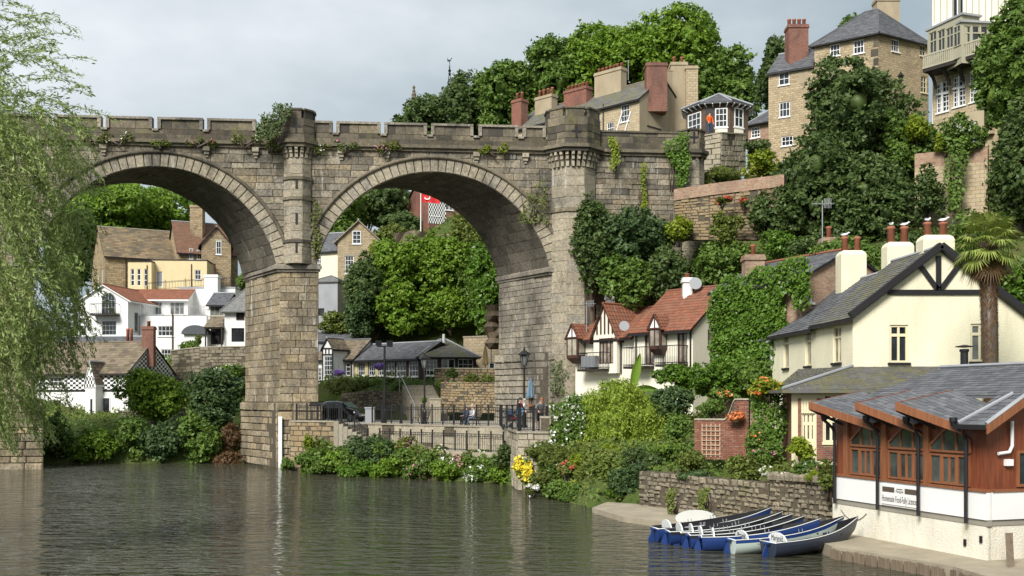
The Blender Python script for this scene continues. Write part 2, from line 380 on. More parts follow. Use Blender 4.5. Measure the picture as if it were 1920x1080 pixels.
def core_arrays(blobs, k=.7):
    vs = []; fs = []; o = 0
    for c, r in blobs:
        nu, nv = 9, 6
        for j in range(nv + 1):
            th = math.pi * j / nv
            for i in range(nu):
                ph = 2 * math.pi * i / nu; q = k * RG.uniform(.8, 1.12)
                vs.append((c[0] + r[0] * q * math.sin(th) * math.cos(ph), c[1] + r[1] * q * math.sin(th) * math.sin(ph), c[2] + r[2] * q * math.cos(th)))
        for j in range(nv):
            for i in range(nu):
                a = o + j * nu + i; b = o + j * nu + (i + 1) % nu; fs.append((a, a + nu, b + nu, b))
        o += nu * (nv + 1)
    return np.array(vs), np.array(fs)
def blob_leaves(blobs, leaf, cover=1.6, aspect=.55, clump=.28, up=.45, rag=.16, droop=0):
    out = []
    C_ = np.array([b[0] for b in blobs]); R_ = np.array([b[1] for b in blobs])
    for c, r in blobs:
        c = np.array(c); r = np.array(r); rm = r.mean()
        area = 4 * math.pi * ((r[0] * r[1]) ** 1.6 / 3 + (r[0] * r[2]) ** 1.6 / 3 + (r[1] * r[2]) ** 1.6 / 3) ** (1 / 1.6)
        n = int(cover * (1.35 if rm > 1.2 else 1) * area / (leaf * leaf * aspect * .5)); m = max(4, int(area / (math.pi * (clump * rm) ** 2) * 1.5))
        d = unit(RG.normal(size=(m, 3))); cc = c + d * r * RG.uniform(.78, 1.0 + rag, (m, 1))
        w = RG.integers(0, m, n); p = cc[w] + RG.normal(size=(n, 3)) * (clump * rm * .5) * np.array([1, 1, .75])
        if droop: p[:, 2] -= np.abs(RG.normal(size=n)) * droop
        keep = np.ones(n, bool)
        if len(blobs) > 1:
            for k in range(len(blobs)):
                q = ((p - C_[k]) / R_[k]); keep &= (q * q).sum(1) > .42
        p = p[keep]; nn = .55 * unit((p - c) / r) + np.array([0, 0, up]) + RG.normal(size=p.shape) * .5
        along = None
        if droop: along = np.tile(np.array([0, 0, -1.]), (len(p), 1)) + RG.normal(size=p.shape) * .45
        out.append(leaf_arrays(p, nn, leaf, aspect, along=along))
    return np.concatenate(out)
def split_blob(c, r, n, seed=0):
    g = random.Random(seed * 31 + n); out = []
    for i in range(n):
        while True:
            d = Vector((g.uniform(-1, 1), g.uniform(-1, 1), g.uniform(-1, 1)))
            if d.length < 1: break
        d = d * .8; k = g.choice((g.uniform(.16, .28), g.uniform(.28, .46)))
        out.append(((c[0] + d.x * r[0], c[1] + d.y * r[1], c[2] + d.z * r[2]), (r[0] * k, r[1] * k, r[2] * k)))
    out.append((tuple(c), (r[0] * .6, r[1] * .6, r[2] * .6)))
    return out
def tree(name, label, base, c, r, mat, leaf=.3, cover=1.5, nb=9, seed=0, cat='tree', group=None, trunk=.3, blobs=None, aspect=.6, rag=.2, core=.4, bark='bark'):
    """crown of leaf clumps on tapered trunk with limbs; c = crown centre, r = radii, world coordinates"""
    base = Vector(base); t = thing(name, label, cat, base, 0, group)
    b = blobs or split_blob(c, r, int(nb * 2.2), seed)
    b = [((q[0][0] - base.x, q[0][1] - base.y, q[0][2] - base.z), q[1]) for q in b]
    quads_object('crown', blob_leaves(b, leaf, cover, aspect, rag=rag), mat, t, core_arrays(b, core) if core else None)
    if trunk:
        m = MB(); top = Vector(b[-1][0]); k = top * .55; k.x += rnd(-.1, .1) * r[0]
        m.tube([(0, 0, -.4), (k.x * .2, k.y * .2, k.z * .35), k, top], [trunk * 1.25, trunk, trunk * .75, trunk * .3], 8)
        for q in b[:6]: m.tube([k * .8, (k + Vector(q[0])) / 2 + Vector((0, 0, .1 * r[2])), Vector(q[0])], [trunk * .5, trunk * .32, trunk * .1], 6)
        m.build('trunk', bark, t, True)
    return t
def shrub(name, label, c, r, mat, leaf=.2, cover=1.5, nb=6, seed=0, cat='shrub', group=None, flowers=None, fl_n=0, fl_size=.12, aspect=.6, blobs=None, ground=None, droop=0, core=.42):
    c = Vector(c); base = Vector((c.x, c.y, c.z - r[2] if ground is None else ground)); t = thing(name, label, cat, base, 0, group)
    b = blobs or split_blob(c, r, int(nb * 1.8), seed); b = [(tuple(Vector(q[0]) - base), q[1]) for q in b]
    quads_object('foliage', blob_leaves(b, leaf, cover, aspect, droop=droop), mat, t, core_arrays(b, core) if core else None)
    m = MB()
    for q in b[:5]: m.tube([(rnd(-.1, .1), rnd(-.1, .1), -.25), Vector(q[0]) * .5, Vector(q[0])], [.05, .04, .015], 5)
    m.build('stem', 'bark', t, True)
    if flowers:
        fs = flowers if isinstance(flowers, (list, tuple)) else [flowers]
        for fm in fs:
            k = [b[i] for i in RG.integers(0, len(b), 6)]
            v = []
            for q in k:
                n = max(3, fl_n // 6); d = unit(RG.normal(size=(n, 3)) * np.array([1, 1, .8]) + np.array([0, -.6, .5])); p = np.array(q[0]) + d * np.array(q[1]) * RG.uniform(.95, 1.12, (n, 1))
                p = np.repeat(p, 3, 0) + RG.normal(size=(n * 3, 3)) * fl_size * .35
                v.append(leaf_arrays(p, RG.normal(size=p.shape) * .5 + np.array([0, -.7, .6]), fl_size, .9))
            quads_object('flowers', np.concatenate(v), fm, t, kind='stuff')
    return t
def ivy(name, label, o, eu, ev, poly, mat='leaf_ivy', leaf=.2, cover=2.2, thick=.3, cat='climber', group=None, flowers=None, fl_n=0, bulge=.25, ragged=.25):
    """leaves over a wall patch: o origin, eu/ev unit vectors in the wall plane, poly in (u, v) metres"""
    o = Vector(o); eu = Vector(eu).normalized(); ev = Vector(ev).normalized(); nn = eu.cross(ev)
    if nn.y > 0: nn = -nn
    t = thing(name, label, cat, o, 0, group)
    px = np.array([q[0] for q in poly]); py = np.array([q[1] for q in poly])
    w = px.max() - px.min(); h = py.max() - py.min()
    n = int(cover * w * h / (leaf * leaf * .3)); u = RG.uniform(px.min(), px.max(), n); v = RG.uniform(py.min(), py.max(), n)
    uu = u + np.sin(v * 3.1 + 1.3 * np.sin(u * 2)) * ragged * .6 + RG.normal(size=n) * ragged * .35; vv = v + np.sin(u * 2.7) * ragged * .6 + RG.normal(size=n) * ragged * .35
    ins = np.zeros(n, bool); j = len(px) - 1
    for i in range(len(px)):
        cnd = ((py[i] > vv) != (py[j] > vv)) & (uu < (px[j] - px[i]) * (vv - py[i]) / (py[j] - py[i] + 1e-12) + px[i]); ins ^= cnd; j = i
    u = u[ins]; v = v[ins]; n = len(u)
    bl = (np.sin(u * 1.9 + 2 * np.sin(v * 1.1)) * np.sin(v * 2.3 + u) * .5 + .5) * bulge
    dep = bl + RG.uniform(0, 1, n) * thick
    p = np.outer(u, eu) + np.outer(v, ev) + np.outer(dep, nn)
    nr = np.array(nn) * .8 + np.array([0, 0, .55]) + RG.normal(size=(n, 3)) * .45
    al = np.tile(np.array([0, 0, -1.]), (n, 1)) + RG.normal(size=(n, 3)) * .7
    quads_object('leaves', leaf_arrays(p, nr, leaf, .75, along=al), mat, t)
    if flowers:
        k = RG.integers(0, n, fl_n); q = np.repeat(p[k], 3, 0) + np.array(nn) * .12 + RG.normal(size=(fl_n * 3, 3)) * .06
        quads_object('flowers', leaf_arrays(q, np.array(nn) * .6 + RG.normal(size=q.shape) * .5, .11, .9), flowers, t, kind='stuff')
    m = MB()
    for i in range(5):
        a = rnd(px.min() + .25 * w, px.max() - .25 * w); q0 = eu * a + ev * py.min() + nn * .03; q1 = eu * (a + rnd(-.2, .2) * w) + ev * (py.max() - .25 * h) + nn * .03
        m.tube([q0, (q0 + q1) / 2 + eu * rnd(-.3, .3), q1], [.04, .03, .015], 5)
    m.build('stem', 'bark', t, True)
    return t

# ================================================================== ground, river
BANK = np.array([(40, -40), (24, 8), (11.6, 24.0), (11.15, 26.7), (9.3, 30.4), (8.8, 34.0), (5.8, 36.9), (4.0, 39.4), (3.1, 43.2), (2.2, 47.4), (1.3, 51.5), (.3, 52.8), (-.5, 57.2), (-7, 62), (-13.4, 66.2), (-14.5, 72), (-19.2, 76.5), (-27, 75.5), (-33, 75.0), (-60, 76), (-400, 120)], float)
CTRL = [(-9.3, 71.5, 2.7), (-4, 66.5, 2.7), (-.5, 63, 2.7), (2, 54.5, 2.7), (2.5, 60, 2.7), (-12, 80, 2.7), (0, 73, 2.7), (-4, 80, 2.7), (-13.5, 76, 2.7), (4, 66, 2.7), (-12, 69, 2.6), (3.2, 50.5, 1.9), (-8.5, 67.5, 1.2), (-4.5, 64, 1.2), (-1.5, 60.5, 1.2), (-10.5, 67, 1.3), (0, 57, 1.3), (-6, 78, 2.7), (3, 77, 2.8),
        (-30, 80, 1.3), (-22, 80, 1.5), (-37, 90, 2.8), (-27, 90, 2.8), (-18, 88, 3), (-45, 88, 3), (-36, 99.5, 3.6), (-26, 97, 4), (-20, 94, 3.2), (-27, 103, 9), (-23, 103, 9), (-24, 97.5, 3.2), (-28, 98.5, 3.2), (-21, 97, 3.2), (-30, 96, 3),
        (-40, 105, 9), (-31, 105, 9), (-24, 108, 9.5), (-48, 122, 12), (-34, 122, 12), (-28, 124, 12), (-45, 145, 15), (-20, 140, 16), (-80, 110, 6), (-90, 160, 14),
        (-15, 92, 6.3), (-9, 93, 6.3), (-4, 91, 6.3), (-12, 99, 7), (-4, 99.5, 7), (-14, 110, 13), (-9, 110, 21.5), (-2, 108, 21), (-17, 116, 13), (-13, 125, 24), (-4, 125, 26), (-8, 140, 32), (4, 106, 20), (2, 85, 3.2), (3, 90, 5), (1.5, 95, 6), (4, 85, 4), (0, 87, 4), (1, 100, 7), (6, 88, 12),
        (5, 70, 4), (7, 75.5, 9), (4, 80, 6), (6, 62, 3.2), (9, 58, 3.2), (11, 67, 7), (11, 62, 3.4), (12, 60, 3.4), (12.6, 62.5, 4), (9, 72, 10), (14, 74, 15), (14, 64, 10), (20, 66, 14), (12, 80, 20.5), (20, 80, 21), (8, 92, 21.3), (7, 97, 20.5), (20, 95, 22), (12, 110, 24), (0, 120, 27), (30, 84, 24), (40, 84, 25), (30, 74, 19.5), (37, 76, 21), (25, 66, 15), (34, 64, 16),
        (11.5, 52, 2.5), (13, 43, 2.3), (20, 43, 2.6), (20, 56, 4.5), (26, 58, 9), (10, 41, 1.9), (8.2, 40.2, 1.55), (12.5, 36.6, 1.5), (6.5, 44, 1.7), (7, 49, 2.3), (5, 50, 2.1), (4.5, 54, 2.6), (16, 34, 1.5), (20, 30, 1.5), (30, 35, 2.5), (16, 28, .0), (13.0, 32, 0), (13, 27, 0), (11.5, 30, 0), (15, 24, 0), (10.8, 33, 0), (7.5, 38, 0), (9, 36.5, 0), (5, 42, 0), (6.5, 39.5, 0), (5.8, 41, 0), (8, 37, 0), (4.6, 43.2, .1), (8.7, 37.6, 0), (6, 38.5, 0), (4.4, 41, 0), (10.2, 35.2, .1), (6.6, 43.2, 1.4), (8.4, 40.7, 1.4), (10.3, 38.6, 1.5), (11.5, 34.6, .5),
        (8, 55, 2.8), (30, 45, 5), (40, 60, 14), (60, 60, 22), (60, 100, 28), (0, 150, 32), (30, 130, 29), (60, 150, 30), (-60, 220, 20), (60, 220, 32), (0, 300, 30), (-150, 300, 22), (150, 300, 30), (150, 80, 30), (-160, 150, 14), (0, 800, 30), (-800, 800, 25), (800, 800, 35), (800, 0, 30), (-800, 200, 14)]
CT = np.array(CTRL)
def land(x, y):
    x = np.atleast_1d(np.asarray(x, float)); y = np.atleast_1d(np.asarray(y, float))
    d2 = (x[:, None] - CT[:, 0]) ** 2 + (y[:, None] - CT[:, 1]) ** 2 + .3
    w = d2 ** -1.9; return (w * CT[:, 2]).sum(1) / w.sum(1)
def bank_sd(x, y):                                 # signed distance to the bank line, positive on land
    x = np.atleast_1d(np.asarray(x, float)); y = np.atleast_1d(np.asarray(y, float)); best = np.full(len(x), 1e9); sg = np.ones(len(x))
    for (ax, ay), (bx, by) in zip(BANK[:-1], BANK[1:]):
        ex, ey = bx - ax, by - ay; t = np.clip(((x - ax) * ex + (y - ay) * ey) / (ex * ex + ey * ey), 0, 1)
        dx = x - ax - t * ex; dy = y - ay - t * ey; d = np.hypot(dx, dy); cr_ = ex * (y - ay) - ey * (x - ax)
        k = d < best; best = np.where(k, d, best); sg = np.where(k, np.where(cr_ < 0, 1, -1), sg)
    return best * sg
def in_poly(x, y, poly):
    ins = np.zeros(len(x), bool); j = len(poly) - 1
    for i in range(len(poly)):
        (xi, yi), (xj, yj) = poly[i], poly[j]; ins ^= ((yi > y) != (yj > y)) & (x < (xj - xi) * (y - yi) / (yj - yi + 1e-12) + xi); j = i
    return ins
CAPS = [([(2.9, 42.8), (3.9, 38.8), (8.7, 34.2), (11, 34.4), (11.4, 36.4), (9.9, 39.3), (7.9, 41.9), (5.7, 44.6), (4.2, 45.6)], .05), ([(8, 35), (12, 23), (26, 16), (26, 36.5), (11, 34.4)], .1),
        ([(PX(a, b), b) for a, b in ((688, 70), (945, 61.2), (972, 53.4), (1030, 52.8), (1064, 56), (1085, 68), (1010, 80), (826, 82), (640, 88), (520, 93), (585, 78), (545, 68.6), (640, 66))], 2.6), ([(PX(a, b), b) for a, b in ((638, 67.4), (690, 65.4), (962, 57.0), (952, 62), (690, 70.8))], 1.3)]
def ground_z(x, y):
    z = land(x, y); sd = bank_sd(x, y)
    x = np.atleast_1d(np.asarray(x, float)); y = np.atleast_1d(np.asarray(y, float))
    for p, top in CAPS: z = np.where(in_poly(x, y, p), np.minimum(z, top), z)
    return np.where(sd < 0, np.maximum(-2.0, -.5 + sd * .9), np.minimum(z, -.5 + sd * 1.9))
def gz(x, y): return float(ground_z([x], [y])[0])
def make_ground():
    xs = np.concatenate([[-3000, -1200, -500, -250, -160, -120, -90], np.arange(-72, 62, .9), [66, 74, 90, 120, 200, 400, 1000, 3000]])
    ys = np.concatenate([[-60, -20, 5, 15], np.arange(20, 132, .9), [136, 145, 160, 190, 240, 320, 500, 900, 2000, 4500]])
    X, Y_ = np.meshgrid(xs, ys); x = X.ravel(); y = Y_.ravel(); z = ground_z(x, y)
    z = z + np.where((z > .5) & (y > 30) & (y < 130), (np.sin(x * 1.3) * np.sin(y * 1.1 + x * .4)) * .04, 0)
    nx = len(xs); ny = len(ys); a = (np.arange(ny - 1)[:, None] * nx + np.arange(nx - 1)).ravel(); f = np.stack([a, a + 1, a + nx + 1, a + nx], 1)
    o = quads_object('ground', np.zeros((0, 3)), 'ground_cover', None, (np.stack([x, y, z], 1), f)); struct(o)
s = N('ground_cover')
k = s.ramp(s.noise(.5, 8, rough=.7), [(.3, (.045, .06, .02)), (.5, (.07, .1, .025)), (.7, (.11, .085, .05))]); s.col(k); s.rough(1, .1); s.bump(s.noise(5, 6), .8, .1)
make_ground()
m = MB(); m.quad((-700, -60, 0), (60, -60, 0), (60, 140, 0), (-700, 140, 0)); struct(m.build('river_water', 'water', uv=False))

# ================================================================== stone blocks
def block(q, proud, ch=.03, back=.16):
    """q: four (u, v) corners anticlockwise -> verts (u, v, n) and faces of a chamfered block"""
    cu = sum(p[0] for p in q) / 4; cv = sum(p[1] for p in q) / 4; f = []; mid = []
    for (u, v) in q:
        du, dv = cu - u, cv - v; l = max(1e-6, math.hypot(du, dv)); k = min(ch * 1.4, l * .4)
        f.append((u + du / l * k, v + dv / l * k, proud)); mid.append((u, v, proud - ch))
    bk = [(u, v, -back) for u, v in q]
    fs = [(0, 1, 2, 3)] + [(i, 4 + i, 4 + (i + 1) % 4, (i + 1) % 4) for i in range(4)] + [(4 + i, 8 + i, 8 + (i + 1) % 4, 4 + (i + 1) % 4) for i in range(4)]
    return f + mid + bk, fs
class Stones:
    def __init__(s): s.l = []
    def put(s, q, M, proud, ch=.03, mat=None):
        a = abs(sum(q[i][0] * q[(i + 1) % 4][1] - q[(i + 1) % 4][0] * q[i][1] for i in range(4))) / 2
        if a < .004: return
        v, f = block(q, proud, ch); s.l.append((a, [M(*p) for p in v], f, mat))
    def face(s, M, z0, z1, iv, hc, ln, proud=(0, .05), ch=.03, joint=.018, mat=None, jit=0.0):
        z = z0; row = 0
        while z < z1 - .02:
            h = hc * rnd(.85, 1.15); zt = min(z1, z + h)
            if z1 - zt < hc * .5: zt = z1
            A = iv(z + .001); B = iv(zt - .001)
            if len(A) == len(B):
                for (a0, a1), (b0, b1) in zip(A, B):
                    if max(a1 - a0, b1 - b0) < .08: continue
                    lo = (a0 + b0) / 2; hi = (a1 + b1) / 2; n = max(1, round((hi - lo) / ln))
                    cut = [lo] + [lo + (hi - lo) * (i + (rnd(-.28, .28) if n > 1 else 0) + (.25 if row % 2 else -.25 if n > 2 else 0)) / n for i in range(1, n)] + [hi]
                    for i in range(n):
                        l0 = a0 if i == 0 else cut[i]; l1 = b0 if i == 0 else cut[i]; r0 = a1 if i == n - 1 else cut[i + 1]; r1 = b1 if i == n - 1 else cut[i + 1]
                        j = joint / 2; w = (lambda: rnd(-jit, jit)) if jit else (lambda: 0)
                        s.put([(l0 + j + w(), z + j + w()), (r0 - j + w(), z + j + w()), (r1 - j + w(), zt - j + w()), (l1 + j + w(), zt - j + w())], M, rnd(*proud), ch, mat)
            z = zt; row += 1
    def emit(s, parent, mat, name='stone', rest='stonework', maxn=300):
        s.l.sort(key=lambda e: -e[0])
        for a, v, f, mm in s.l[:maxn]: piece(name, v, f, mm or mat, parent)
        by = {}
        for a, v, f, mm in s.l[maxn:]: by.setdefault(mm or mat, MB()).add(v, f)
        for mm, b in by.items(): b.build(rest, mm, parent, kind='stuff', uv=False)

# ================================================================== the viaduct
VC = Vector((-14.3, 71.65, 0)); VPHI = R(5.2); VW = 6.5; vcs, vsn = math.cos(VPHI), math.sin(VPHI)
DX, DY = -.482, .876                               # skewed barrel direction in the viaduct's own frame
def vs_(x): k = (x - 960) / FPX; return (k * VC.y - VC.x) / (vcs - k * vsn)
def vY(x): return VC.y + vs_(x) * vsn
def vz(x, y): return PZ(y, vY(x))
via = thing('railway_viaduct', 'tall soot-stained stone railway viaduct with castellated parapet spanning the river', 'viaduct', VC, VPHI)
ZI, ZC, ZK = 13.35, 20.0, 21.35                    # impost, intrados crown, cornice underside
SX = {k: vs_(k) for k in (-90, -10, 63, 519, 524, 592, 597, 1032, 1033, 1112, 1118, 1278)}
arches = []
for a, b in ((SX[63], SX[519]), (SX[592], SX[1032])):
    hw = (b - a) / 2; rs = ZC - ZI; rad = (hw * hw + rs * rs) / (2 * rs); arches.append(((a + b) / 2, ZC - rad, rad))
XL, XR = SX[-90], SX[1278]
def front(u, v, n): return (u, -n, v)
# core: wall between the two faces, cut by the arches
m = MB(); xs = list(np.arange(XL, XR, .35)) + [XR]
def soffit(x):
    for cx, cz, r in arches:
        if abs(x - cx) < r:
            z = cz + math.sqrt(r * r - (x - cx) ** 2)
            if z > ZI: return z
    return ZI - .4 if x < SX[1112] else 9.0
OX, OY = DX * VW, DY * VW
for x0, x1 in zip(xs[:-1], xs[1:]):
    a0, a1 = soffit(x0), soffit(x1); t = ZK + .6
    m.hexa([(x0, .06, a0), (x1, .06, a1), (x1, .06, t), (x0, .06, t)], [(x0 + OX, OY, a0), (x1 + OX, OY, a1), (x1 + OX, OY, t), (x0 + OX, OY, t)])
m.build('core', 'mortar', via)
def spandrel(z):
    cuts = [(SX[524] + .34, SX[592] - .5)] if False else []
    for cx, cz, r in arches:
        q = (r + .95) ** 2 - (z - cz) ** 2
        if q > 0: cuts.append((cx - math.sqrt(q), cx + math.sqrt(q)))
    out = []; x = XL
    for a, b in sorted(cuts): out.append((x, a)); x = b
    out.append((x, SX[1118])); return out
st = Stones()
st.face(front, ZI + .25, ZC + .94, spandrel, .42, 1.05, (-.02, .045))
st.face(front, ZC + .94, ZK, lambda z: [(XL, SX[1118])], .36, 1.2, (-.02, .04))
st.face(front, 10, ZK, lambda z: [(SX[1112] + .2, XR)], .36, 1.3, (-.01, .07), jit=.012)
# arch rings
for cx, cz, r in arches:
    th0 = math.asin((ZI + .22 - cz) / r); n = 43
    for i in range(n):
        t0 = math.pi - th0 - (math.pi - 2 * th0) * i / n; t1 = math.pi - th0 - (math.pi - 2 * th0) * (i + 1) / n; g = .006
        q = [(cx + (r) * math.cos(t1 + g / 2), cz + r * math.sin(t1 + g / 2)), (cx + (r + .88) * math.cos(t1 + g / 2), cz + (r + .88) * math.sin(t1 + g / 2)),
             (cx + (r + .88) * math.cos(t0 - g / 2), cz + (r + .88) * math.sin(t0 - g / 2)), (cx + r * math.cos(t0 - g / 2), cz + r * math.sin(t0 - g / 2))]
        v, f = block(q, rnd(.05, .075), .025, .3); piece('voussoir', [front(*p) for p in v], f, 'voussoir_stone', via)
    m = MB(); m.tube([(cx + (r + .98) * math.cos(a), -.09, cz + (r + .98) * math.sin(a)) for a in np.linspace(math.pi - th0 + .03, th0 - .03, 60)], .13, 8)
    m.build('hood_mould', 'parapet_stone', via, True)
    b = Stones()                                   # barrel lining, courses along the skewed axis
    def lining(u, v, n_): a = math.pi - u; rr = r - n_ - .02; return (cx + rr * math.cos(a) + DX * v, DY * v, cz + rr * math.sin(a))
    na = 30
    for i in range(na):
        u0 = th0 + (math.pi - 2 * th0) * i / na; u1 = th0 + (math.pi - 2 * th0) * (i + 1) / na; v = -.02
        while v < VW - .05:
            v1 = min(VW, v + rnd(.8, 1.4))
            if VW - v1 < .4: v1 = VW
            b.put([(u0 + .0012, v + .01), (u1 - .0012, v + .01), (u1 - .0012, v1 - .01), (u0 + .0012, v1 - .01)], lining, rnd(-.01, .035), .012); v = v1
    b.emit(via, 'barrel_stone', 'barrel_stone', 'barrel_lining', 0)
# piers
def pier(x0, x1, zb, zp, mat, dx=0, plinth=.28, hc=.52, zt=ZI):
    """stem x0..x1 with the skewed plan, stepped plinth below zp"""
    ln = math.hypot(DX, DY); nx, ny = -DY / ln, DX / ln
    p = MB(); e = .05
    p.hexa([(x0 + e, e, zb), (x1 - e, e, zb), (x1 - e + OX, OY, zb), (x0 + e + OX, OY, zb)], [(x0 + e, e, zt), (x1 - e, e, zt), (x1 - e + OX, OY, zt), (x0 + e + OX, OY, zt)])
    p.build('pier_core', 'mortar', via)
    q = Stones()
    def side(u, v, n): return (x0 + DX * (VW - u) + nx * n, DY * (VW - u) + ny * n, v)
    def right(u, v, n): return (x1 + DX * u - nx * n, DY * u - ny * n, v)
    q.face(front, zp, zt - .25, lambda z: [(x0, x1)], hc, .85, (0, .05), .03, mat=mat)
    q.face(side, zp, zt - .25, lambda z: [(0, VW)], hc, .9, (0, .05), .03, mat=mat)
    q.face(right, zp, zt - .25, lambda z: [(0, VW)], hc, .9, (0, .05), .03, mat=mat)
    s0 = Stones(); s0.l = q.l
    # plinth
    P0 = plinth
    def fr2(u, v, n): return (u, -n - P0, v)
    def sd2(u, v, n): return side(u, v, n + P0)
    q.face(fr2, zb, zp - .62, lambda z: [(x0 - P0 * .8, x1 + P0)], .45, 1.1, (0, .06), .06, .05, mat=mat)
    q.face(sd2, zb, zp - .62, lambda z: [(-.2, VW + P0 * .9)], .45, 1.1, (0, .06), .06, .05, mat=mat)
    q.face(fr2, zp - .6, zp - .02, lambda z: [(x0 - P0 * .8, x1 + P0)], .58, 1.3, (.05, .09), .12, .02, mat=mat)
    q.face(sd2, zp - .6, zp - .02, lambda z: [(-.2, VW + P0 * .9)], .58, 1.3, (.05, .09), .12, .02, mat=mat)
    # plinth backing
    p = MB(); k = P0 * .9
    p.hexa([(x0 - k, -k, zb), (x1 + k, -k, zb), (x1 + k + OX, OY + k, zb), (x0 - k + OX, OY + k, zb)], [(x0 - k, -k, zp - .06), (x1 + k, -k, zp - .06), (x1 + k + OX, OY + k, zp - .06), (x0 - k + OX, OY + k, zp - .06)])
    p.build('plinth', 'mortar', via)
    # impost: two rounded bands
    p = MB()
    for k, z0, z1 in ((.14, zt - .25, zt - .08), (.26, zt - .08, zt + .16), (.17, zt + .16, zt + .26)):
        p.hexa([(x0 - k, -k, z0), (x1 + k, -k, z0), (x1 + k + OX, OY + k, z0), (x0 - k + OX, OY + k, z0)], [(x0 - k, -k, z1), (x1 + k, -k, z1), (x1 + k + OX, OY + k, z1), (x0 - k + OX, OY + k, z1)])
    p.build('impost', 'dark_pier_stone', via)
    return q
big = Stones()
big.l += pier(SX[524], SX[597], -1, vz(560, 754), 'pier_stone').l
big.l += pier(SX[-10] - .6, SX[63], -1, vz(35, 756), 'pier_stone', plinth=.9).l
big.l += pier(SX[1033], SX[1112], 2.4, vz(1040, 660), 'dark_pier_stone', hc=.42).l
big.l += st.l
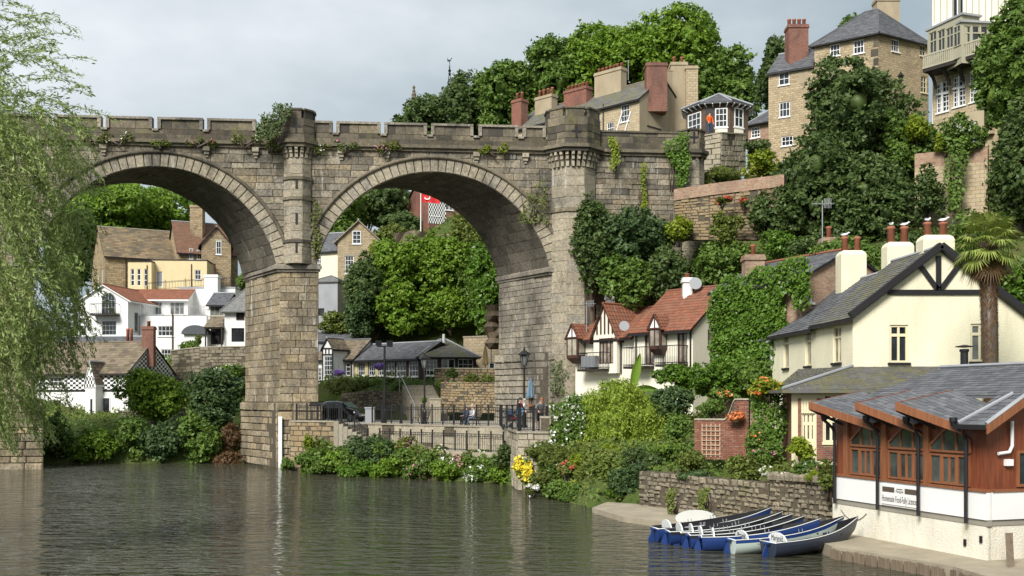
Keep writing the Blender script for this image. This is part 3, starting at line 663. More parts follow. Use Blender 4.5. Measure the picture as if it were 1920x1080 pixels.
# turret shafts with corbels and castellated heads
def octo(cx, cy, r, half=False): return [(cx + r * math.cos(R(22.5 + 45 * i)), cy + r * math.sin(R(22.5 + 45 * i))) for i in range(8)]
def turret(cx, cy, r, z0, rtop, ztop, mat, corb_h, n_corb, hc=.55, slit=True, rings=()):
    m = MB(); o = octo(cx, cy, r - .05); m.prism(o, z0, ZK, None); m.build('turret_core', 'mortar', via)
    o = octo(cx, cy, r)
    for i in range(8):
        a = o[i]; b = o[(i + 1) % 8]
        if (a[1] + b[1]) / 2 > cy + .3: continue
        L_ = math.hypot(b[0] - a[0], b[1] - a[1]); tx, ty = (b[0] - a[0]) / L_, (b[1] - a[1]) / L_
        big.face(lambda u, v, n, a=a, tx=tx, ty=ty: (a[0] + tx * u + ty * n, a[1] + ty * u - tx * n, v), z0, ZK - corb_h, lambda z: [(0, L_)], hc, 1.0, (-.01, .02), .015, .012, mat=mat)
    for zr in rings:
        m = MB(); m.prism(octo(cx, cy, r + .1), zr - .1, zr + .1); m.build('string_course', 'parapet_stone', via)
    m = MB()
    for i in range(n_corb):
        a = math.pi + math.pi * (i + .5) / n_corb; ca, sa = math.cos(a), math.sin(a); r0 = r * .96; r1 = rtop * .97
        t = Vector((-sa, ca, 0)) * .1
        for k, (z0_, z1_, ra) in enumerate(((0, .5, .35), (.45, .8, .7), (.75, 1, 1))):
            rr = r0 + (r1 - r0) * ra
            p0 = Vector((cx + ca * r0 * .9, cy + sa * r0 * .9, 0)); p1 = Vector((cx + ca * rr, cy + sa * rr, 0)); zz0 = ZK - corb_h * (1 - z0_); zz1 = ZK - corb_h * (1 - z1_) + .02
            m.hexa([p0 - t + Vector((0, 0, zz0)), p1 - t + Vector((0, 0, zz0)), p1 + t + Vector((0, 0, zz0)), p0 + t + Vector((0, 0, zz0))], [p0 - t + Vector((0, 0, zz1)), p1 - t + Vector((0, 0, zz1)), p1 + t + Vector((0, 0, zz1)), p0 + t + Vector((0, 0, zz1))])
    m.build('corbel_table', 'voussoir_stone', via)
    m = MB(); m.prism(octo(cx, cy, rtop + .12), ZK - .02, ZK + .22); m.prism(octo(cx, cy, rtop + .28), ZK + .22, ZK + .46); m.build('turret_cornice', 'parapet_stone', via)
    m = MB(); m.prism(octo(cx, cy, rtop - .06), ZK + .46, ztop - .65); m.build('turret_drum', 'mortar', via)
    o = octo(cx, cy, rtop)
    for i in range(8):
        a = o[i]; b = o[(i + 1) % 8]; L_ = math.hypot(b[0] - a[0], b[1] - a[1]); tx, ty = (b[0] - a[0]) / L_, (b[1] - a[1]) / L_
        F = lambda u, v, n, a=a, tx=tx, ty=ty: (a[0] + tx * u + ty * n, a[1] + ty * u - tx * n, v)
        big.face(F, ZK + .46, ztop - .65, lambda z: [(0, L_)], .45, .8, (-.01, .03), .02, .015, mat='parapet_stone')
        m = MB(); g = L_ * .14                      # merlon per side with coping
        m.hexa([F(g, ztop - .65, 0), F(L_ - g, ztop - .65, 0), F(L_ - g, ztop - .65, -.35), F(g, ztop - .65, -.35)], [F(g, ztop - .12, 0), F(L_ - g, ztop - .12, 0), F(L_ - g, ztop - .12, -.35), F(g, ztop - .12, -.35)])
        o_ = m.build('merlon', 'parapet_stone', via)
        m = MB(); m.hexa([F(g - .06, ztop - .12, .07), F(L_ - g + .06, ztop - .12, .07), F(L_ - g + .06, ztop - .12, -.4), F(g - .06, ztop - .12, -.4)], [F(g - .06, ztop, .07), F(L_ - g + .06, ztop, .07), F(L_ - g + .06, ztop, -.4), F(g - .06, ztop, -.4)])
        m.build('coping', 'parapet_stone', o_)
        if slit and i == 5:
            m = MB(); m.hexa([F(L_ / 2 - .06, ZK + .9, .05), F(L_ / 2 + .06, ZK + .9, .05), F(L_ / 2 + .06, ZK + 1.7, .05), F(L_ / 2 - .06, ZK + 1.7, .05)], [F(L_ / 2 - .06, ZK + .9, -.1), F(L_ / 2 + .06, ZK + .9, -.1), F(L_ / 2 + .06, ZK + 1.7, -.1), F(L_ / 2 - .06, ZK + 1.7, -.1)])
            m.hexa([F(L_ / 2 - .3, ZK + 1.25, .045), F(L_ / 2 + .3, ZK + 1.25, .045), F(L_ / 2 + .3, ZK + 1.38, .045), F(L_ / 2 - .3, ZK + 1.38, .045)], [F(L_ / 2 - .3, ZK + 1.25, -.1), F(L_ / 2 + .3, ZK + 1.25, -.1), F(L_ / 2 + .3, ZK + 1.38, -.1), F(L_ / 2 - .3, ZK + 1.38, -.1)])
            m.build('arrow_slit', 'black_paint', via)  # solid black cross: the shade of the recess is put into the colour
tc_x = vs_(558); turret(tc_x, .25, .97, ZI + .26, 1.22, vz(558, 209), 'voussoir_stone', .7, 9, rings=(15.1, 17.95, 19.3))
for z in (16.2, 18.6, 14.3): m = MB(); m.box(tc_x - .07, tc_x + .07, -.69, -.5, z, z + .75); m.build('arrow_slit', 'black_paint', via)  # solid black bars, their colour standing in for the shaded slits
tr_x = vs_(1075); turret(tr_x, .5, 1.62, 4, 1.98, vz(1075, 209), 'voussoir_stone', 1.0, 14, .7, rings=(vz(1075, 398),))
turret(vs_(1299), .6, .95, 14, 1.0, vz(1299, 243), 'voussoir_stone', .25, 6, .5)
# cornice and parapet
m = MB(); m.box(XL, XR, -.16, OY, ZK, ZK + .2); m.box(XL, XR, -.32, .3, ZK + .2, ZK + .42); m.build('cornice', 'parapet_stone', via)
m = MB(); m.box(XL, XR, .02, .42, ZK + .42, ZK + 1.15); m.box(XL + OX, XR + OX, OY - .1, OY + .35, ZK + .6, ZK + 1.7); m.build('parapet_core', 'mortar', via)
pr = lambda u, v, n: (u, .03 - n, v)
big.face(pr, ZK + .42, ZK + 1.15, lambda z: [(XL, SX[1118])], .37, 1.3, (-.01, .03), .02, mat='parapet_stone')
big.face(pr, ZK + .42, ZK + 1.62, lambda z: [(SX[1118], XR)], .42, 1.3, (-.01, .03), .02, mat='parapet_stone')
m = MB(); m.box(SX[1118], XR, .06, .42, ZK + 1.15, ZK + 1.62); m.box(SX[1118], XR, -.06, .5, ZK + 1.62, ZK + 1.74); m.build('parapet_coping', 'parapet_stone', via)
for a, b in ((-88, -10), (0, 93), (101, 190), (198, 286), (295, 381), (388, 480), (488, 527), (585, 624), (630, 714), (720, 801), (808, 888), (897, 972), (980, 1024)):
    a = vs_(a) + .12; b = vs_(b) - .12
    m = MB(); m.box(a, b, .05, .42, ZK + 1.15, ZK + 1.78); mo = m.build('merlon', 'parapet_stone', via)
    big.face(pr, ZK + 1.15, ZK + 1.78, lambda z: [(a, b)], .62, .9, (-.01, .03), .02, mat='parapet_stone')
    m = MB(); m.box(a - .1, b + .1, -.1, .5, ZK + 1.78, ZK + 1.93); m.box(a - .1, a + .12, -.08, .48, ZK + 1.15, ZK + 1.78); m.box(b - .12, b + .1, -.08, .48, ZK + 1.15, ZK + 1.78)
    m.build('coping', 'dark_pier_stone', mo)
    m = MB(); m.box(b + .1, b + .5, -.1, .5, ZK + 1.02, ZK + 1.16); m.build('crenel_sill', 'dark_pier_stone', via)
for x in (195, 388, 480, 640, 725, 893, 985):
    x = vs_(x); m = MB(); m.box(x - .22, x + .22, -.3, .1, ZK - .28, ZK); m.box(x - .16, x + .16, -.2, .1, ZK - .5, ZK - .28); m.box(x - .1, x + .1, -.1, .1, ZK - .68, ZK - .5); m.build('corbel', 'voussoir_stone', via)
m = MB(); gx = vs_(527); m.box(gx - .12, gx + .12, -.52, -.44, -.4, 3.4); m.build('depth_gauge', 'white_paint', via)
big.emit(via, 'viaduct_stone')

# undergrowth over the open slopes, one uncountable mass
def undergrowth():
    n = 140000; y = RG.uniform(36, 128, n); x = RG.uniform(-.5, .68, n) * y
    e = 26000; t = RG.uniform(0, 1, e); ax = np.interp(t, [0, .3, .6, 1], [4.5, 2.4, -.2, -13.4]); ay = np.interp(t, [0, .3, .6, 1], [44.5, 48, 57, 66]); x = np.concatenate([x, ax + RG.uniform(0, 2.6, e)]); y = np.concatenate([y, ay + RG.uniform(0, 2.2, e)])
    keep = bank_sd(x, y) > .15; PV = [[(PX(q[0], q[1]), q[1]) for q in ((688, 70), (945, 61.2), (972, 53.4), (1030, 52.8), (1064, 56), (1085, 68), (1010, 81), (826, 83), (640, 89), (520, 93), (585, 78), (545, 68.6), (640, 66))], [(3.0, 42.6), (4.1, 39), (8.8, 34.4), (10.4, 35.8), (9.4, 38.6), (5.2, 43.7), (4.0, 45)], [(8, 36), (12, 24), (24, 18), (24, 37), (11, 37)], [(PX(q[0], q[1]), q[1]) for q in ((638, 67.2), (690, 65.6), (960, 57.2), (952, 61.6), (690, 70.2))]]
    for p in PV: keep &= ~in_poly(x, y, p)
    x = x[keep]; y = y[keep]; z = ground_z(x, y); k = np.sin(x * 1.7) * np.sin(y * 1.3 + x) * .5 + .5; hgt = RG.uniform(0, 1, len(x)) ** 1.4 * (.2 + .55 * k)
    p = np.stack([x, y, z + hgt], 1); nn = RG.normal(size=p.shape) * .55 + np.array([0, -.3, .9])
    mi = (np.sin(x * .33 + 1) * np.sin(y * .29) + RG.normal(size=len(x)) * .5 > .1).astype(int) + (RG.random(len(x)) < .12)
    quads_object('undergrowth', leaf_arrays(p, nn, .2 + .0018 * (y - 40), .5), ['leaf_mid', 'leaf_olive', 'grass'], None, None, 'stuff', mi)
    bpy.data.objects['undergrowth']['label'] = 'rough grass, weeds and low ivy over the banks and slopes'; bpy.data.objects['undergrowth']['category'] = 'undergrowth'
undergrowth()
# ================================================================== building helpers
def slates(e0, e1, r1, r0, rowh=.22, wid=.34, lift=.025, jit=.006, tile=False, mb=None, out=None):
    """courses of slates over the quad e0,e1 (eave) - r1,r0 (ridge)"""
    e0, e1, r1, r0 = map(Vector, (e0, e1, r1, r0)); mb = mb or MB()
    nrm = (e1 - e0).cross(r0 - e0)
    if nrm.length < 1e-6: nrm = (e1 - e0).cross(r1 - e0)
    nrm.normalize()
    if nrm.z < 0: nrm = -nrm
    hgt = max((r0 - e0).length, (r1 - e1).length); n = max(2, round(hgt / rowh))
    for i in range(n):
        t0 = i / n; t1 = min(1, (i + 1.25) / n)
        a0 = e0.lerp(r0, t0); a1 = e1.lerp(r1, t0); b0 = e0.lerp(r0, t1); b1 = e1.lerp(r1, t1)
        k = max(1, round((a1 - a0).length / wid)); off = .5 / k if (i % 2 and not tile) else 0
        cuts = [0] + [min(1, max(0, (j + (0 if tile else rnd(-.12, .12))) / k - off)) for j in range(1, k + (1 if off else 0))] + [1]
        for u0, u1 in zip(cuts[:-1], cuts[1:]):
            if u1 - u0 < 1e-4: continue
            g = .004 / max(.2, (a1 - a0).length)
            if tile:
                l = lift; prof = ((0, .2), (.25, .75), (.5, 1), (.75, .75), (1, .2)); vs = []
                for s_, hh in prof:
                    u = u0 + (u1 - u0) * s_; vs += [a0.lerp(a1, u) + nrm * (l + .035 * hh), b0.lerp(b1, u) + nrm * (.035 * hh), a0.lerp(a1, u) - nrm * .01]
                f = []
                for q in range(4): f += [(3 * q, 3 * q + 3, 3 * q + 4, 3 * q + 1), (3 * q + 2, 3 * q + 5, 3 * q + 3, 3 * q)]
            else:
                l = lift + rnd(-jit, jit); w = rnd(-.012, .012) * (0 if i == 0 else 1); d = (b0 - a0).normalized() * w
                p = [a0.lerp(a1, u0 + g) + d + nrm * l, a0.lerp(a1, u1 - g) + d + nrm * (l + rnd(-jit, jit)), b0.lerp(b1, u1 - g) + nrm * .004, b0.lerp(b1, u0 + g) + nrm * .004]
                vs = p + [p[0] - nrm * (l + .01), p[1] - nrm * (l + .01)]; f = [(0, 1, 2, 3), (4, 5, 1, 0)]
            if out is not None: out.append((vs, f))
            else: mb.add(vs, f)
    return mb
def fbox(mb, F, u0, u1, v0, v1, n0, n1):
    mb.hexa([F(u0, v0, n0), F(u1, v0, n0), F(u1, v1, n0), F(u0, v1, n0)], [F(u0, v0, n1), F(u1, v0, n1), F(u1, v1, n1), F(u0, v1, n1)])
class House:
    def __init__(s, name, label, A, B, dep, z0, z1, cat='house', wall='white_render', group=None, walls=None, skirt=1.5):
        """A, B: (pixel x, distance) of the front corners; dep: depth in metres or (pixel x, distance) of the back right corner"""
        a = Vector((PX(*A), A[1], 0)); b = Vector((PX(*B), B[1], 0)); e = (b - a).normalized()
        if isinstance(dep, tuple): c = Vector((PX(*dep), dep[1], 0))
        elif isinstance(dep, Vector): c = b + dep
        else: c = b + Vector((-e.y, e.x, 0)) * dep
        d = a + (c - b); s.org = Vector((a.x, a.y, z0)); s.h = z1 - z0; s.c = [q - Vector((a.x, a.y, 0)) for q in (a, b, c, d)]
        s.t = thing(name, label, cat, s.org, 0, group); s.wall = wall; s.walls = walls or {}; s.ops = {k: [] for k in 'frbl'}; s.gab = {}
        s.F = {}; s.skirt = skirt
        for i, k in enumerate('frbl'):
            o = s.c[i]; u = s.c[(i + 1) % 4] - o; L_ = u.length; u = u / L_; n = Vector((u.y, -u.x, 0))
            s.F[k] = (o, u, n, L_)
    def fn(s, k):
        o, u, n, L_ = s.F[k]
        return lambda a, v, m: o + u * a + n * m + Vector((0, 0, v))
    def uv(s, k, x, y):
        o, u, n, L_ = s.F[k]; O = s.org + o; q = (x - 960) / FPX; t = (q * O.y - O.x) / (u.x - q * u.y); Y = O.y + t * u.y
        return t, PZ(y, Y) - s.org.z
    def win(s, k, x0, y0, x1, y1, cols=2, rows=2, frame='white_paint', pane='window_glass', sill=True, bar=.035, edge=.07, name='window', lintel=None):
        a, v1 = s.uv(k, x0, y0); b, _ = s.uv(k, x1, y0); m_, v0 = s.uv(k, (x0 + x1) / 2, y1); v1 = s.uv(k, (x0 + x1) / 2, y0)[1]
        s.winuv(k, a, v0, b - a, v1 - v0, cols, rows, frame, pane, sill, bar, edge, name, lintel)
    def winuv(s, k, u, v, w, h, cols=2, rows=2, frame='white_paint', pane='window_glass', sill=True, bar=.035, edge=.07, name='window', lintel=None):
        L_ = s.F[k][3]; inside = v > .02 and v + h < s.h - .02 and u > .05 and u + w < L_ - .05
        s.ops[k].append((u, v, w, h, cols, rows, frame, pane, sill, bar, edge, name, lintel, inside))
    def finish(s):
        for k in 'frbl':
            o, u, n, L_ = s.F[k]; F = s.fn(k); mb = MB(); ops = [q for q in s.ops[k] if q[-1]]
            us = sorted({0, L_} | {q[0] for q in ops} | {q[0] + q[2] for q in ops}); vs = sorted({-s.skirt, s.h} | {q[1] for q in ops} | {q[1] + q[3] for q in ops})
            for a, b in zip(us[:-1], us[1:]):
                for c, d in zip(vs[:-1], vs[1:]):
                    if b - a < 1e-4 or d - c < 1e-4: continue
                    mu, mv = (a + b) / 2, (c + d) / 2
                    if any(q[0] < mu < q[0] + q[2] and q[1] < mv < q[1] + q[3] for q in ops): continue
                    mb.quad(F(a, c, 0), F(b, c, 0), F(b, d, 0), F(a, d, 0))
            for q in ops:
                a, c, b, d = q[0], q[1], q[0] + q[2], q[1] + q[3]; r = -.14
                mb.quad(F(a, c, 0), F(a, c, r), F(b, c, r), F(b, c, 0)); mb.quad(F(a, d, r), F(a, d, 0), F(b, d, 0), F(b, d, r))
                mb.quad(F(a, c, r), F(a, c, 0), F(a, d, 0), F(a, d, r)); mb.quad(F(b, c, 0), F(b, c, r), F(b, d, r), F(b, d, 0))
            if k in s.gab: g = s.gab[k]; mb.add([F(0, s.h, 0), F(L_, s.h, 0), F(L_ * g[0], s.h + g[1], 0)], [(0, 1, 2)])
            mb.build('wall', s.walls.get(k, s.wall), s.t)
            for q in s.ops[k]: s.window(F, *q)
    def window(s, F, u, v, w, h, cols, rows, frame, pane, sill, bar, edge, name, lintel, inside):
        n0, n1 = (-.11, -.05) if inside else (.0, .06); m = MB(); e = min(edge, w * .16)
        if name == 'panel': m = MB(); fbox(m, F, u, u + w, v, v + h, n0, n1); return m.build('panel', pane, s.t)
        fbox(m, F, u, u + w, v, v + e, n0, n1); fbox(m, F, u, u + w, v + h - e, v + h, n0, n1); fbox(m, F, u, u + e, v + e, v + h - e, n0, n1); fbox(m, F, u + w - e, u + w, v + e, v + h - e, n0, n1)
        for i in range(1, cols): x = u + w * i / cols; fbox(m, F, x - bar / 2, x + bar / 2, v + e, v + h - e, n0 + .005, n1 - .008)
        rr = rows if isinstance(rows, (list, tuple)) else [i / rows for i in range(1, rows)]
        for i in rr: y = v + h * i; fbox(m, F, u + e, u + w - e, y - bar / 2 * 1.3, y + bar / 2 * 1.3, n0 + .003, n1 - .004)
        o = m.build(name, frame, s.t)
        m = MB(); q = n0 + .012; m.quad(F(u + e * .5, v + e * .5, q), F(u + w - e * .5, v + e * .5, q), F(u + w - e * .5, v + h - e * .5, q), F(u + e * .5, v + h - e * .5, q)); m.build('pane', pane, o)
        if sill: m = MB(); fbox(m, F, u - .08, u + w + .08, v - .1, v, -.1, .09); m.build('sill', frame if sill is True else sill, o)
        if lintel: m = MB(); fbox(m, F, u - .12, u + w + .12, v + h + .004, v + h + .22, -.02, .03); m.build('lintel', lintel, o)
    def gable(s, axis, rh, mat='slate', ov=.25, ovg=.2, rowh=.22, wid=.34, tile=False, fascia='black_paint', ridge='lead', pos=.5):
        """axis 'x': ridge parallel to the front; 'y': ridge runs back from the front gable"""
        c = s.c; up = Vector((0, 0, 1)); h = s.h
        if axis == 'x': lo = [c[0], c[1]]; hi = [c[3], c[2]]; s.gab = {'l': (1 - pos, rh), 'r': (pos, rh)}
        else: lo = [c[3], c[0]]; hi = [c[2], c[1]]; s.gab = {'f': (pos, rh), 'b': (1 - pos, rh)}
        al = (lo[1] - lo[0]).normalized() * ovg; r0 = lo[0].lerp(hi[0], pos) + up * (h + rh) - al; r1 = lo[1].lerp(hi[1], pos) + up * (h + rh) + al
        m = MB(); deck = MB()
        for A, B in ((lo[0], lo[1]), (hi[0], hi[1])):
            q = A - lo[0].lerp(hi[0], pos); sl = rh / q.length; o = q.normalized() * ov
            e0 = A + o + up * (h - ov * sl) - al; e1 = B + o + up * (h - ov * sl) + al
            k = up * .035; slates(e0 + k, e1 + k, r1 + k, r0 + k, rowh, wid, tile=tile, mb=m)
            j = up * .09; i_ = up * .02
            deck.hexa([e0 - j, e1 - j, r1 - j, r0 - j], [e0 + i_, e1 + i_, r1 + i_, r0 + i_])
            if fascia: deck.bar(e0 - up * .06 + o * .1, e1 - up * .06 + o * .1, .05, .14)
        ro = m.build('roof', mat, s.t); deck.build('eaves', fascia or 'dark_timber', ro)
        m = MB(); m.tube([r0 + up * .06, r1 + up * .06], .09, 6); m.build('ridge', ridge, ro)
        s.roof = ro; return ro
    def hip(s, rh, mat='slate', ov=.3, rowh=.22, wid=.34, inset=.5, fascia='black_paint', ridge='lead', axis='x', tile=False):
        c = s.c; up = Vector((0, 0, 1)); h = s.h; cen = sum(c, Vector()) / 4
        E = []
        for q in c: E.append(q + (q - cen).normalized() * ov * 1.4 + up * (h - .05))
        if axis == 'x': m0 = (c[0] + c[3]) / 2; m1 = (c[1] + c[2]) / 2
        else: m0 = (c[0] + c[1]) / 2; m1 = (c[3] + c[2]) / 2
        ln = (m1 - m0).length; d = (m1 - m0) / ln; k = min(ln / 2 - .01, inset * (c[2] - c[1]).length if axis == 'x' else inset * (c[1] - c[0]).length)
        r0 = m0 + d * k + up * (h + rh); r1 = m1 - d * k + up * (h + rh)
        m = MB(); dk = MB(); qd = [(E[0], E[1], r1, r0), (E[1], E[2], r1, r1), (E[2], E[3], r0, r1), (E[3], E[0], r0, r0)] if axis == 'x' else [(E[0], E[1], r0, r0), (E[1], E[2], r1, r0), (E[2], E[3], r1, r1), (E[3], E[0], r0, r1)]
        for a, b, c_, d_ in qd:
            j = up * .03; slates(a + j, b + j, c_ + j, d_ + j, rowh, wid, mb=m, tile=tile)
            i_ = up * .07
            dk.hexa([a - i_, b - i_, c_ - i_, d_ - i_], [a + j * .5, b + j * .5, c_ + j * .5, d_ + j * .5])
        ro = m.build('roof', mat, s.t); dk.build('eaves', fascia, ro)
        m = MB(); m.tube([r0 + up * .06, r1 + up * .06], .08, 6)
        for a, b in ((E[0], r0), (E[3], r0 if axis == 'x' else r1), (E[1], r1 if axis == 'x' else r0), (E[2], r1)): m.tube([a + up * .07, b + up * .06], .07, 6)
        m.build('ridge', ridge, ro); s.roof = ro; return ro
    def flat(s, mat='lead', ov=.15, th=.18):
        c = s.c; cen = sum(c, Vector()) / 4; E = [q + (q - cen).normalized() * ov for q in c]
        m = MB(); m.hexa([q + Vector((0, 0, s.h)) for q in E], [q + Vector((0, 0, s.h + th)) for q in E]); s.roof = m.build('roof', mat, s.t)
    def world(s, x, y, Y): return P(x, y, Y) - s.org
    def chimney(s, x0, x1, y0, Y, zb, wall='red_brick', d=None, pots=2, pot='terracotta', pot_px=14, cap=True, rz=0, roundtop=False, pw=.16):
        """stack between pixel columns x0..x1 at distance Y, top at pixel y0, sunk to height zb above the base"""
        a = PX(x0, Y) - s.org.x; b = PX(x1, Y) - s.org.x; w = b - a; d = d or w * .8; yc = Y - s.org.y; zt = PZ(y0, Y) - s.org.z
        cx = (a + b) / 2; M = Matrix.Translation((cx, yc, 0)) @ Matrix.Rotation(rz, 4, 'Z')
        m = MB(); r = .14
        if roundtop:
            for k, zz in ((0, 0), (r * .35, r * .7), (r * 1.2, r)):
                pass
            m.hexa([(-w / 2, -d / 2, zb), (w / 2, -d / 2, zb), (w / 2, d / 2, zb), (-w / 2, d / 2, zb)], [(-w / 2, -d / 2, zt - .22), (w / 2, -d / 2, zt - .22), (w / 2, d / 2, zt - .22), (-w / 2, d / 2, zt - .22)], M)
            for g, z0_, g1, z1_ in ((0, zt - .22, .05, zt - .09), (.05, zt - .09, .16, zt)):
                m.hexa([(-w / 2 + g, -d / 2 + g, z0_), (w / 2 - g, -d / 2 + g, z0_), (w / 2 - g, d / 2 - g, z0_), (-w / 2 + g, d / 2 - g, z0_)], [(-w / 2 + g1, -d / 2 + g1, z1_), (w / 2 - g1, -d / 2 + g1, z1_), (w / 2 - g1, d / 2 - g1, z1_), (-w / 2 + g1, d / 2 - g1, z1_)], M)
        else:
            m.box(-w / 2, w / 2, -d / 2, d / 2, zb, zt - (.12 if cap else 0), M)
            if cap: m.box(-w / 2 - .07, w / 2 + .07, -d / 2 - .07, d / 2 + .07, zt - .3, zt - .14, M); m.box(-w / 2 - .03, w / 2 + .03, -d / 2 - .03, d / 2 + .03, zt - .14, zt, M)
        o = m.build('chimney', wall, s.t)
        hp = pot_px / FPX * Y; out = []
        for i in range(pots):
            x = -w / 2 + w * (i + .5) / pots; q = min(pw, w / pots * .42)
            m = MB(); m.lathe([(q, zt - .02), (q * .92, zt + hp * .8), (q * 1.12, zt + hp * .84), (q * 1.12, zt + hp * .93), (q * .9, zt + hp), (q * .7, zt + hp)], 10, M @ Matrix.Translation((x, 0, 0))); m.build('chimney_pot', pot, o, True)
            out.append(s.org + (M @ Vector((x, 0, zt + hp))))
        return out
    def beams(s, k, segs, w=.14, mat='black_paint', n=.035, px=True, name='timber'):
        F = s.fn(k)
        for (x0, y0, x1, y1) in segs:
            a = s.uv(k, x0, y0) if px else (x0, y0); b = s.uv(k, x1, y1) if px else (x1, y1); p = F(a[0], a[1], n / 2 + .004); q = F(b[0], b[1], n / 2 + .004)
            d = (q - p).normalized(); N_ = s.F[k][2]; t = d.cross(N_).normalized() * w / 2; e = N_ * n / 2
            m = MB(); m.hexa([p - t - e, p + t - e, p + t + e, p - t + e], [q - t - e, q + t - e, q + t + e, q - t + e]); m.build(name, mat, s.t)
    def panel(s, k, x0, y0, x1, y1, mat, n=.03, name='panel', px=True, parent=None):
        F = s.fn(k)
        if px: a, v1 = s.uv(k, x0, y0); b, v0 = s.uv(k, x1, y1)
        else: a, v1, b, v0 = x0, y0, x1, y1
        m = MB(); fbox(m, F, min(a, b), max(a, b), v0, v1, -.02, n); return m.build(name, mat, parent or s.t)
    def pipe(s, k, x, y0, y1, mat='black_paint', r=.05):
        a, v1 = s.uv(k, x, y0); _, v0 = s.uv(k, x, y1); F = s.fn(k); m = MB(); m.tube([F(a, v0, .08), F(a, v1, .08)], r, 6); m.build('drainpipe', mat, s.t)
def railing(name, label, pts, h, mat='black_iron', sp=.14, post=1.1, group=None, cat='railing', parent=None, hoops=False, pw=.09, rail2=True, base=.08):
    """iron railing along a polyline of world points (foot level); each post and baluster is its own part"""
    pts = [Vector(p) for p in pts]; t = parent or thing(name, label, cat, pts[0], 0, group); o = pts[0] if parent is None else Vector()
    m = MB(); bal = None; pst = None
    for a, b in zip(pts[:-1], pts[1:]):
        a = a - o; b = b - o; d = b - a; L_ = math.hypot(d.x, d.y)
        for z in ([h - .08, base] + ([h * .8] if rail2 else [])): m.bar(a + Vector((0, 0, z)), b + Vector((0, 0, z)), .035, .035)
        n = max(1, round(L_ / post))
        for i in range(n + (1 if b == pts[-1] - o else 0)):
            p = a + d * i / n
            if pst is None:
                q = MB(); q.box(-pw / 2, pw / 2, -pw / 2, pw / 2, -.02, h + .06); q.box(-pw / 2 - .015, pw / 2 + .015, -pw / 2 - .015, pw / 2 + .015, h + .06, h + .1); pst = q.build('post', mat, t); pst.location = p
            else: q = pst.copy(); link(q); q.parent = t; q.location = p
        k = max(1, round(L_ / sp))
        for i in range(k):
            p = a + d * (i + .5) / k
            if bal is None: q = MB(); q.box(-.011, .011, -.011, .011, base, h - .06); bal = q.build('baluster', mat, t); bal.location = p
            else: q = bal.copy(); link(q); q.parent = t; q.location = p
        if hoops:
            for i in range(0, k - 1, 2):
                p = a + d * (i + .5) / k; r = a + d * (i + 1.5) / k; z = Vector((0, 0, h * .8)); hh = Vector((0, 0, .09)); m.tube([p + z, p.lerp(r, .2) + z + hh * .8, p.lerp(r, .5) + z + hh, p.lerp(r, .8) + z + hh * .8, r + z], .011, 4, cap=False)
    m.build('rail', mat, t)
    return t

# ================================================================== left bank, seen through the first arch
h = House('chequered_cottage', 'low white riverside cottage with black and white chequered upper walls and stone-slate roof', (48, 97), (240, 94), 7.0, 2.9, PZ(697, 95.5))
h.gable('x', 2.75, 'stone_slate', .3, .12, .34, .65, ridge='stone_slate', fascia='dark_timber')
h.win('f', 90, 750, 115, 779, 3, 2, pane='window_glass'); h.win('f', 92, 707, 116, 724, 3, 2)
h.win('f', 190, 745, 207, 784, 1, 1, frame='white_paint', pane='window_glass', sill=False, name='door')
h.panel('f', 60, 697, 90, 731, 'chequered_paint'); h.panel('f', 116, 698, 164, 731, 'chequered_paint'); h.panel('f', 178, 698, 238, 731, 'chequered_paint')
h.panel('f', 50, 731, 240, 734, 'black_paint', .05, 'band'); h.panel('f', 50, 783, 188, 787, 'black_paint', .05, 'band')
o_, u_, n_, L_ = h.F['r']; F = h.fn('r')
h.panel('r', .05, h.h, L_ - .05, h.h - 1.6, 'chequered_paint', px=False)
m = MB(); g = .72; m.hexa([F(L_ * .08, h.h + .03, .01), F(L_ * .92, h.h + .03, .01), F(L_ / 2, h.h + 2.5, .01)], [F(L_ * .08, h.h + .03, .03), F(L_ * .92, h.h + .03, .03), F(L_ / 2, h.h + 2.5, .03)]); m.build('chequered_gable', 'chequered_paint', h.t)
h.chimney(268, 290, 612, 97, h.h + .5, 'red_brick', .7, 1, 'terracotta', 10)
h.panel('r', L_ / 2 - .5, h.h + 3.4, L_ / 2 + .5, h.h + 2.2, 'chequered_paint', .05, 'chimney_base', px=False)
h.finish()
p = House('cottage_porch', 'small pointed chequered porch on the front of the riverside cottage', (160, 94.2), (179, 93.8), 1.6, 2.9, PZ(716, 94), cat='porch', wall='white_render')
p.gable('y', 1.75, 'stone_slate', .1, .1, .26, .4, fascia='white_paint'); p.panel('f', 161, 705, 178, 728, 'tall_chequer_paint'); p.win('f', 169, 747, 175, 785, 1, 1, name='door', sill=False); p.finish()
h = House('slate_roofed_cottage', 'old cottage with long purple slate roof behind the chequered cottage', (70, 103), (252, 102), 5, 4, PZ(655, 102.5), wall='white_render')
h.gable('x', 1.3, 'slate', .2, .1); h.chimney(236, 250, 642, 102.2, h.h, 'red_brick', .6, 2, 'terracotta', 26, pw=.2)
m = MB(); a = h.world(183, 646, 101.6); m.box(a.x - .25, a.x + .25, a.y - .4, a.y + .1, a.z - .15, a.z + .32); m.build('skylight', 'pale_glass', h.t); h.finish()

